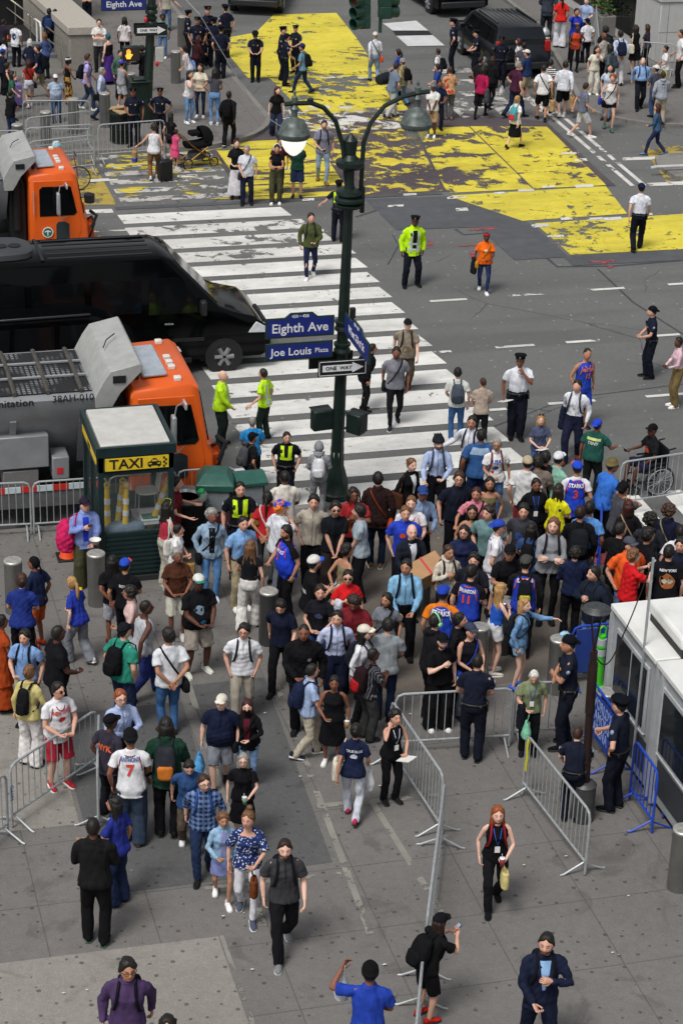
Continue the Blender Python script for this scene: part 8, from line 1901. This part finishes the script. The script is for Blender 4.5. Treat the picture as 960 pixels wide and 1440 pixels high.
M('in dark cap with large pink bag and bowl', 118, 698, 165, 826, skin=2, hat='cap:#2a2030', top='jacket:#7f92cc', bot='wide:#4a4a34', arms='chest,low', extra='open:#2a3ac0 phone:R', shoes='#d8b030')
PINKMAN = PEOPLE[-1]
person('person with long black hair and black tee near bollard', 160, 784, -5, 1.72, 908, skin=4, hair='longer:black', top='tee:#15151a', bot='shorts:#b9bcc8', extra='sback:#17181e', shoes='#8a3030')
person('boy in royal blue cap and black printed tee', 176, 787, 10, 1.6, None, skin=3, hat='cap:#2c4fc0/#d04a3a', top='tee:#17171b', extra='txt:BOYS/1.3/.06/#d0d0d0/B')
W('with black curls and pale pink shirt beside grey tank wearer', 187, 825, -100, None, skin=3, hair='curly:black', top='shirt:#d6b8b4', bot='shorts:#c9ccd4', extra='glasses')
M('muscular in light grey tank top and blue track trousers', 200, 842, 55, 982, skin=5, hair='buzz', top='tank:#b4b7bd', bot='pants:#2a3470', legs='walk', w=1.15)
M('in teal tee and black cap with black backpack', 171, 878, 40, 1025, skin=2, hat='cap:#1a1c20', top='tee:#2f8a76', bot='jeans:#26324e', w=1.28, belly=.6, extra='bp:#121317')
M('heavy build, bald, in loose black tee walking right', 76, 882, 70, 1035, skin=5, hair='buzz', top='tee:#15151a', bot='pants:#141418', w=1.3, belly=.7)
M('young with black hair, sky blue polo and backpack straps', 35, 885, -165, 1020, skin=2, hair='thick:black', top='polo:#7ea0d2', bot='pants:#a89d82', extra='bp:#16181e', arms='hold,down')
W('with brown ponytail, pale yellow shirt and white trousers', 38, 939, 25, 1078, skin=2, hair='bun:lbrown', top='long:#c9bd7e', bot='wide:#dcd9d8', extra='bp:#16171b/.7', arms='hold,down')
M('in white basketball jersey, red shorts and sunglasses at barrier', 79, 959, 145, 1107, skin=2, hair='short:black', top='jersey:#dedee2/#dedee2', bot='shorts:#a8283a', arms='hold,hold', extra='shades trim:#9a2a3a txt:NEW_YORK/1.33/.075/#c0392b blob:.0/1.22/.12/.08/#c0392b', w=1.08, shoes='#a82a34/#e8e8e8', belly=.4)
M('with ginger hair, glasses and pale blue shirt using phone', 168, 969, 150, 1120, skin=1, hair='short:red', top='shirt:#a6b6da', bot='pants:#16181e', arms='phone,phone', extra='glasses phone:L')
M('in black cap and charcoal jersey with orange letters', 151, 1006, 35, 1150, skin=5, hat='cap:#15161a', top='jersey:#35323e/#35323e', bot='pants:#1c1d24', extra='txt:NYK/1.25/.12/#d8603a/B')
M('in white basketball jersey numbered seven seen from behind', 184, 1029, 0, 1188, skin=4, hat='beanie:#17171b', top='jersey:#dedfe3/#e0e1e4', bot='baggy:#333f52', w=1.1, extra='txt:7/1.22/.2/#cf3f33/B txt:ANTHONY/1.38/.075/#3f5f9a/B trim:#8c2b3c', shoes='#7a5030')
person('person in long rust orange garment at left edge', -2, 868, 60, 1.72, 1000, skin=4, hair='short:black', top='dress:#a2421c', bot='longskirt:#a2421c')
W('in royal blue polo with pass and sunglasses, arm held out', 165, 1124, -60, 1272, skin=3, hair='long:black', top='polo:#2a3488', bot='wide:#232e4c', arms='down,out', extra='lanyard:#d8d8dc cup:R/#c04048 headshades')
M('in black sweater and trousers with back to camera, lower left', 132, 1156, 0, 1328, skin=5, hair='buzz', top='sweater:#1a1a1c', bot='pants:#131316', arms='belly,belly', shoes='#141416/#3a5a40', w=1.05)
person('person in dark green jacket with long braid and dark backpack', 235, 1014, 0, 1.74, 1178, skin=4, hair='longer:black', top='jacket:#1c3a2e', bot='pants:#121216', extra='bp:#2c2e34/.9/#c0702a')
M('with grey hair, white tee and large black shoulder bag', 237, 888, -25, 1034, skin=3, hair='thick:black', top='tee:#d8dbe0', bot='jeans:#3f6696', extra='sback:#16171b', w=1.12, shoes='#4a3222')
M('young in white polo and khakis wearing backpack, hands in pockets', 342, 874, 178, 1012, skin=2, hair='thick:black', top='polo:#dcdde2', bot='pants:#9e978a', arms='pocket,pocket', legs='walk40', extra='glasses bp:#1f232c')
M('in navy tee and black trousers looking down, stepping', 397, 836, -170, 968, skin=2, hair='thick:black', top='tee:#181d30', bot='pants:#131317', legs='walk', hd=(0, 20))
M('bald in black hooded jacket with small emblem', 428, 877, 180, 1030, skin=4, hair='buzz', top='jacket:#131316', bot='pants:#121215', w=1.2, extra='blob:-.09/1.27/.06/.06/#9a9a9a')
W('in black graphic tee looking at her phone', 451, 822, -170, skin=2, hair='bun:dbrown', top='tee:#1a1b22', bot='slim:#33497a', arms='hold,hold', extra='phone:L blob:0/1.25/.16/.12/#4a5270')
M('in pale lavender dress shirt and navy trousers', 474, 858, 172, 1000, skin=2, hair='short:black', top='shirt:#bcc4e4', bot='pants:#1c2138', extra='bp:#1e2234/.8')
W('with curly black hair and bare shoulders leaning', 484, 767, 50, skin=3, hair='curly:black', top='cami:#8a7a60', bot='wide:#c8c0b0')
W('in red sleeveless top with sunglasses', 490, 801, 175, skin=2, hair='short:black', top='tee:#cc2026', arms='chest,down', extra='shades coat:R/#c8ccd8')
M('in maroon shirt looking down at phone', 499, 832, -170, skin=4, hair='curly:dbrown', top='shirts:#6f2029', arms='phone,phone', hd=(0, 25))
W('young with long black hair and grey tee', 543, 833, -170, skin=3, hair='long:black', top='tee:#777b84', bot='slim:#17171c', extra='sback:#141418', h=1.58)
W('in white cap and white baseball shirt', 509, 877, 110, None, skin=1, hat='cap:#d9d3c4', hair='shoulder:black', top='jersey:#dcdde4/#dcdde4L', extra='blob:.06/1.28/.08/.06/#b03040 bp:#20242c/.7')
M('in heather grey tee and dark jeans with back to camera', 545, 873, 0, 1014, skin=2, hair='short:black', top='tee:#8b9196', bot='jeans:#1b2740', w=1.15, arms='belly,down')
M('in pinstriped shirt with red and black backpack', 520, 913, 60, 1042, skin=5, hair='buzz', top='tee:#24252b/pin/#6c6d74', bot='cargo:#3a3a3c', arms='phone,phone', extra='bp:#26161a/1/#b02028', h=1.7)
M('in pale blue tee and cream trousers with navy backpack', 434, 933, 75, 1066, skin=2, hair='short:black', top='tee:#a0b4d6', bot='pants:#bcb3a0', legs='walk40', arms='hold,hold', extra='bp:#1d2540', shoes='#222a3c/#e4e4e4')
W('in black top and long black skirt with phone and iced drink', 470, 950, -175, 1076, skin=4, hair='bun:black', top='tank:#15161a', bot='midskirt:#131317', arms='hold,down', extra='phone:R cup:L/#b08a50 ', shoes='#e4e4e4', w=1.1)
W('in navy printed tee and white trousers with two bags', 499, 1019, 5, 1154, skin=3, hair='bun:black', top='tee:#1d2440', bot='pants:#c9cdd8', legs='walk40', shoes='#c8305a', extra='tote:#d5cfbf/L pbag:#d8dadc/R blob:0/1.24/.12/.08/#c8ccd8/B txt:TRUE_BLUE/1.33/.05/#c8ccd8/B')
W('in black vest with lanyard talking on her phone', 553, 998, 150, 1128, skin=2, hair='curly:black', top='tank:#15161a', bot='pants:#141418', arms='ear,hold', extra='lanyard:#c6cce0 papers:L')
M('in cream cap, navy polo and grey shorts holding blue bag', 310, 972, 180, 1108, skin=1, hat='cap:#dcd6c8', hair='short:grey', top='polo:#1a2038', bot='shorts:#7b7f88', legs='walk40', w=1.22, belly=1, extra='pbag:#5aa0d8/R', shoes='#1c1c20', arms='down,down')
W('in black face mask, black jacket and maroon tee', 350, 984, -175, 1108, skin=1, hair='shoulder:auburn', top='jacket:#141417', bot='slim:#7d9cc4', arms='down,belly', extra='mask:#0f0f11 open:#5a1a2a sling:#1a1a1e')
W('with long silver hair in black carrying grey handbag', 342, 1059, 178, 1185, skin=1, hair='shoulder:grey', top='tee:#15151a', bot='midskirt:#141418', arms='down,hold', extra='cup:L/#7aa07a hbag:#4b4d52/L glasses')
M('in blue graphic tee and brown trousers looking down', 266, 1062, 170, 1197, skin=2, hair='short:black', top='tee:#2e4a76', bot='pants:#5c5248', legs='walk40', hd=(0, 20), shoes='#dcdcdc')
M('bearded with glasses in blue plaid shirt and jeans', 286, 1086, 175, 1232, skin=1, hair='short:brown', top='rolled:#6d86b4/plaid/#1c2846', bot='jeans:#22304e', legs='walk40', w=1.12, extra='bp:#2b4a8a/.85 glasses', beard=1)
W('with curly hair, light denim jacket and lavender dress', 313, 1140, 170, 1266, skin=3, hair='curly:lbrown', top='denimj:#8fb0cc', bot='skirt:#7f88bc', legs='walk40', extra='open:#8a90c0', shoes='#e8e8e8', arms='hold,down', h=1.6)
W('in blue spotted blouse and white jeans with top knot', 349, 1136, 178, 1290, skin=2, hair='topbun:lbrown', top='offsh:#27376c/print/#d0d6e4', bot='slim:#dedfe6', legs='walk40', extra='hbag:#6b3a20/L', arms='down,hold', shoes='#4a4f60/#e8e8e8')
M('bearded in charcoal polo with backpack running forward', 401, 1175, 172, 1341, skin=1, hair='short:dbrown', beard=2, top='polo:#3b3b3f', bot='pants:#16161a', legs='walk', extra='bp:#16171c', arms='down,fwd', shoes='#77787c/#c8c8c8')
M('in purple jumper reaching back, at bottom left', 178, 1344, 180, None, skin=3, hair='thick:black', top='sweater:#4c3a5e', bot='jeans:#1a2036', arms='down,back', legs='walk40', extra='glasses bp:#16171c', h=1.78)
person('person with black hair mostly below the bottom edge', 234, 1427, 180, 1.68, None, skin=2, hair='long:black', top='tee:#2a2a30')
W('red haired in black tank and flared trousers carrying straw bag', 702, 1130, 176, 1276, skin=1, hair='shoulder:red', top='tank:#131316', bot='pants:#17171b', legs='walk40', arms='down,hold', extra='lanyard:#3a58b8 cup:L/#8a3038 hbag:#cdbf80/L bp:#8a2028/.6', shoes='#131316')
M('bearded in navy blazer and pale blue shirt touching collar', 768, 1306, 176, None, skin=2, hair='short:black', beard=2, top='blazer:#1b2238', bot='pants:#141a2c', legs='walk', arms='low,chest', extra='open:#8fb4de bp:#16171b/.9', h=1.8, shoes='#8a8078/#e0e0e0')
M('with long curls and cap filming over barrier, red shoes', 604, 1288, 55, 1436, skin=2, hair='shoulder:dbrown', hat='cap:#15151a', top='tee:#141416', bot='shorts:#131316', arms='photo,photo', extra='bp:#121316/1.1 phone:R', shoes='#c0281e', lean=16)
person('person in black knit cap and royal blue tee raising hand', 520, 1359, 0, 1.7, None, skin=4, hair='short:black', hat='beanie:#121214', top='tee:#2743a8', bot='pants:#141418', arms='hold,armup', extra='pbag:#c9ccd0/L cup:R/#d8d0b0', w=1.12)
C('leaning on the blue barrier with hand on rail', 878, 981, -60, 1140, skin=2, arms='rail,hip', w=1.08)
C('leaning on steel barrier behind the dark lamp post', 812, 1029, 10, 1156, skin=1, hat=None, hair='buzz:brown', arms='chest,rail', lean=12, w=1.12)
C('with folded arms beside the trailer and green posts', 806, 895, -90, 1052, skin=3, arms='cross', hat='capback:#10131c', w=1.1)
# ---------------------------------------------------------------- things held or ridden by people
def at_person(P, name, label, cat): return thing(name, label, cat, P.root.location, P.root.rotation_euler.z, None, P.s)
t = at_person(BOXMAN, 'cardboard_box', 'large brown cardboard box with red tape held by bald man', 'box'); BX = plain('box_card', '#a5805c', .85, 0, .12, 6); RT = plain('red_tape', '#b5302c', .5)
Mx = Matrix.Translation((-.12, .42, 1.08)) @ Matrix.Rotation(.35, 4, 'Y') @ Matrix.Rotation(-.35, 4, 'X'); mb = MB(); mb.cbox((0, 0, 0), (.56, .38, .30), 0, Mx); mb.obj('carton', BX, t, bevel=.008)
mb = MB(); mb.cbox((0, 0, 0), (.035, .386, .306), 0, Mx); mb.obj('tape', RT, t)
t = at_person(PINKMAN, 'shoulder_bag', 'large pink sack bag on the shoulder of man in dark cap', 'bag'); mb = MB(); mb.loft([ell((.34, -.05, z), rx, ry, 14) for z, rx, ry in ((.72, .08, .1), (.76, .15, .19), (1.0, .17, .21), (1.2, .13, .16), (1.34, .04, .05))]); link('sack', remesh(mb, .018, 2, .02, 5, [cloth('#c8265e')]), t)
mb = MB(); mb.tube([PINKMAN.T((.3, -.04, 1.33)), PINKMAN.T((.14, .02, 1.49)), PINKMAN.T((.2, .1, 1.3))], .02, 6); mb.obj('strap', cloth('#c8265e'), t)
t = at_person(PINKMAN, 'bowl', 'white paper bowl held by man with pink bag', 'bowl'); mb = MB(); mb.lathe([(.05, 0), (.10, .09), (.105, .09), (.09, .08), (.04, .015)], 18, 0, (-.14, .33, .99)); mb.obj('bowl', plain('paper_white', '#dddad2', .6), t, True)
def wheelchair(P):
    t = at_person(P, 'wheelchair', 'black wheelchair with large spoked wheels behind steel barrier', 'wheelchair'); t.scale = (1, 1, 1); FRM = plain('chair_frame', '#1a1b1e', .35, .4)
    for s in (-1, 1):
        mb = MB(); x = s*.31; mb.tube([(x, -.05+.31*math.cos(a), .31+.31*math.sin(a)) for a in [k*math.pi/14 for k in range(29)]], .02, 8); w = mb.obj('wheel', BLACKM, t, 'auto')
        mb = MB()
        for k in range(8): a = k*math.pi/8; mb.tube([(x, -.05+.3*math.cos(a), .31+.3*math.sin(a)), (x, -.05-.3*math.cos(a), .31-.3*math.sin(a))], .004, 4)
        mb.tube([(x+s*.04, -.05+.27*math.cos(a), .31+.27*math.sin(a)) for a in [k*math.pi/12 for k in range(25)]], .009, 6); mb.obj('rim', STEEL, w)
        mb = MB(); x2 = s*.2; mb.tube([(x2, .42+.09*math.cos(a), .09+.09*math.sin(a)) for a in [k*math.pi/8 for k in range(17)]], .022, 6); mb.obj('caster', BLACKM, t, 'auto')
        mb = MB(); mb.tube([(s*.25, -.22, .95), (s*.25, -.2, .3), (s*.25, .35, .3), (s*.22, .5, .14)], .015, 6); mb.tube([(s*.25, -.25, .95), (s*.25, -.38, .97)], .018, 6); mb.tube([(s*.25, -.2, .5), (s*.25, .3, .5)], .015, 6); mb.tube([(s*.27, -.15, .68), (s*.27, .2, .68)], .022, 6); mb.obj('frame', FRM, t, 'auto')
        mb = MB(); mb.cbox((s*.13, .52, .11), (.15, .2, .02)); mb.obj('footrest', FRM, t)
    add_box(t, 'seat', cloth('#17181c'), (-.24, -.2, .46), (.24, .3, .52), .02); add_box(t, 'backrest', cloth('#17181c'), (-.24, -.26, .5), (.24, -.21, .95), .015)
wheelchair(WHEELCHAIR_MAN)
g = G(11, 66, SW); t = thing('basketball', 'orange basketball carried beside boy in jersey', 'ball', (g[0], g[1], HT(g, 54))); mb = MB(); mb.lathe([(.121*math.sin(k*math.pi/10), -.121*math.cos(k*math.pi/10)) for k in range(11)], 18); o = mb.obj('ball', plain('ball_orange', '#c8622a', .6), t, True)
mb = MB(); mb.tube([(.122*math.cos(a), .122*math.sin(a), 0) for a in [k*math.pi/10 for k in range(21)]], .003, 4); mb.tube([(0, .122*math.cos(a), .122*math.sin(a)) for a in [k*math.pi/10 for k in range(21)]], .003, 4); mb.obj('seams', SIGNK, t)
g = G(606, 716, 0); t = thing('kick_scooter', 'black kick scooter pushed by man in bicycle helmet', 'scooter', g, .4); mb = MB(); mb.tube([(0, 0, .12), (0, 0, 1.02)], .02, 8); mb.tube([(-.26, 0, 1.02), (.26, 0, 1.02)], .018, 8); mb.obj('handlebar', BLACKM, t, 'auto'); add_box(t, 'deck', BLACKM, (-.07, -.75, .09), (.07, -.1, .12), .01)
for y in (0, -.8):
    mb = MB(); mb.lathe([(.03, -.02), (.1, -.018), (.1, .018), (.03, .02)], 16); o = mb.obj('wheel', BLACKM, t, 'auto'); o.rotation_euler = (0, math.pi/2, 0); o.location = (0, y, .1)
g = G(116, 274, 0)
t = thing('bicycle', 'bicycle with dark wheels partly hidden by far orange truck', 'bicycle', (g[0]-.55, g[1]+.5, 0), .0)
for x in (-.5, .52):
    mb = MB(); mb.tube([(x+.33*math.cos(a), 0, .34+.33*math.sin(a)) for a in [k*math.pi/12 for k in range(25)]], .018, 6); w = mb.obj('wheel', BLACKM, t, 'auto'); mb = MB()
    for k in range(7): a = k*math.pi/7; mb.tube([(x+.32*math.cos(a), 0, .34+.32*math.sin(a)), (x-.32*math.cos(a), 0, .34-.32*math.sin(a))], .002, 3)
    mb.obj('spokes', STEEL, w)
mb = MB(); mb.tube([(-.5, 0, .34), (-.15, 0, .85), (.38, 0, .9), (.0, 0, .3), (-.5, 0, .34)], .016, 6); mb.tube([(.0, 0, .3), (-.18, 0, .95)], .016, 6); mb.tube([(.52, 0, .34), (.4, 0, 1.0), (.46, 0, 1.05)], .016, 6); mb.obj('frame', plain('bike_frame', '#8c2a24', .35), t, 'auto')
mb = MB(); mb.tube([(.44, -.25, 1.04), (.44, .25, 1.04)], .016, 6); mb.obj('handlebar', BLACKM, t); add_box(t, 'saddle', BLACKM, (-.3, -.07, .94), (-.06, .07, 1.0), .02)
bpy.data.scenes.remove(TMP)
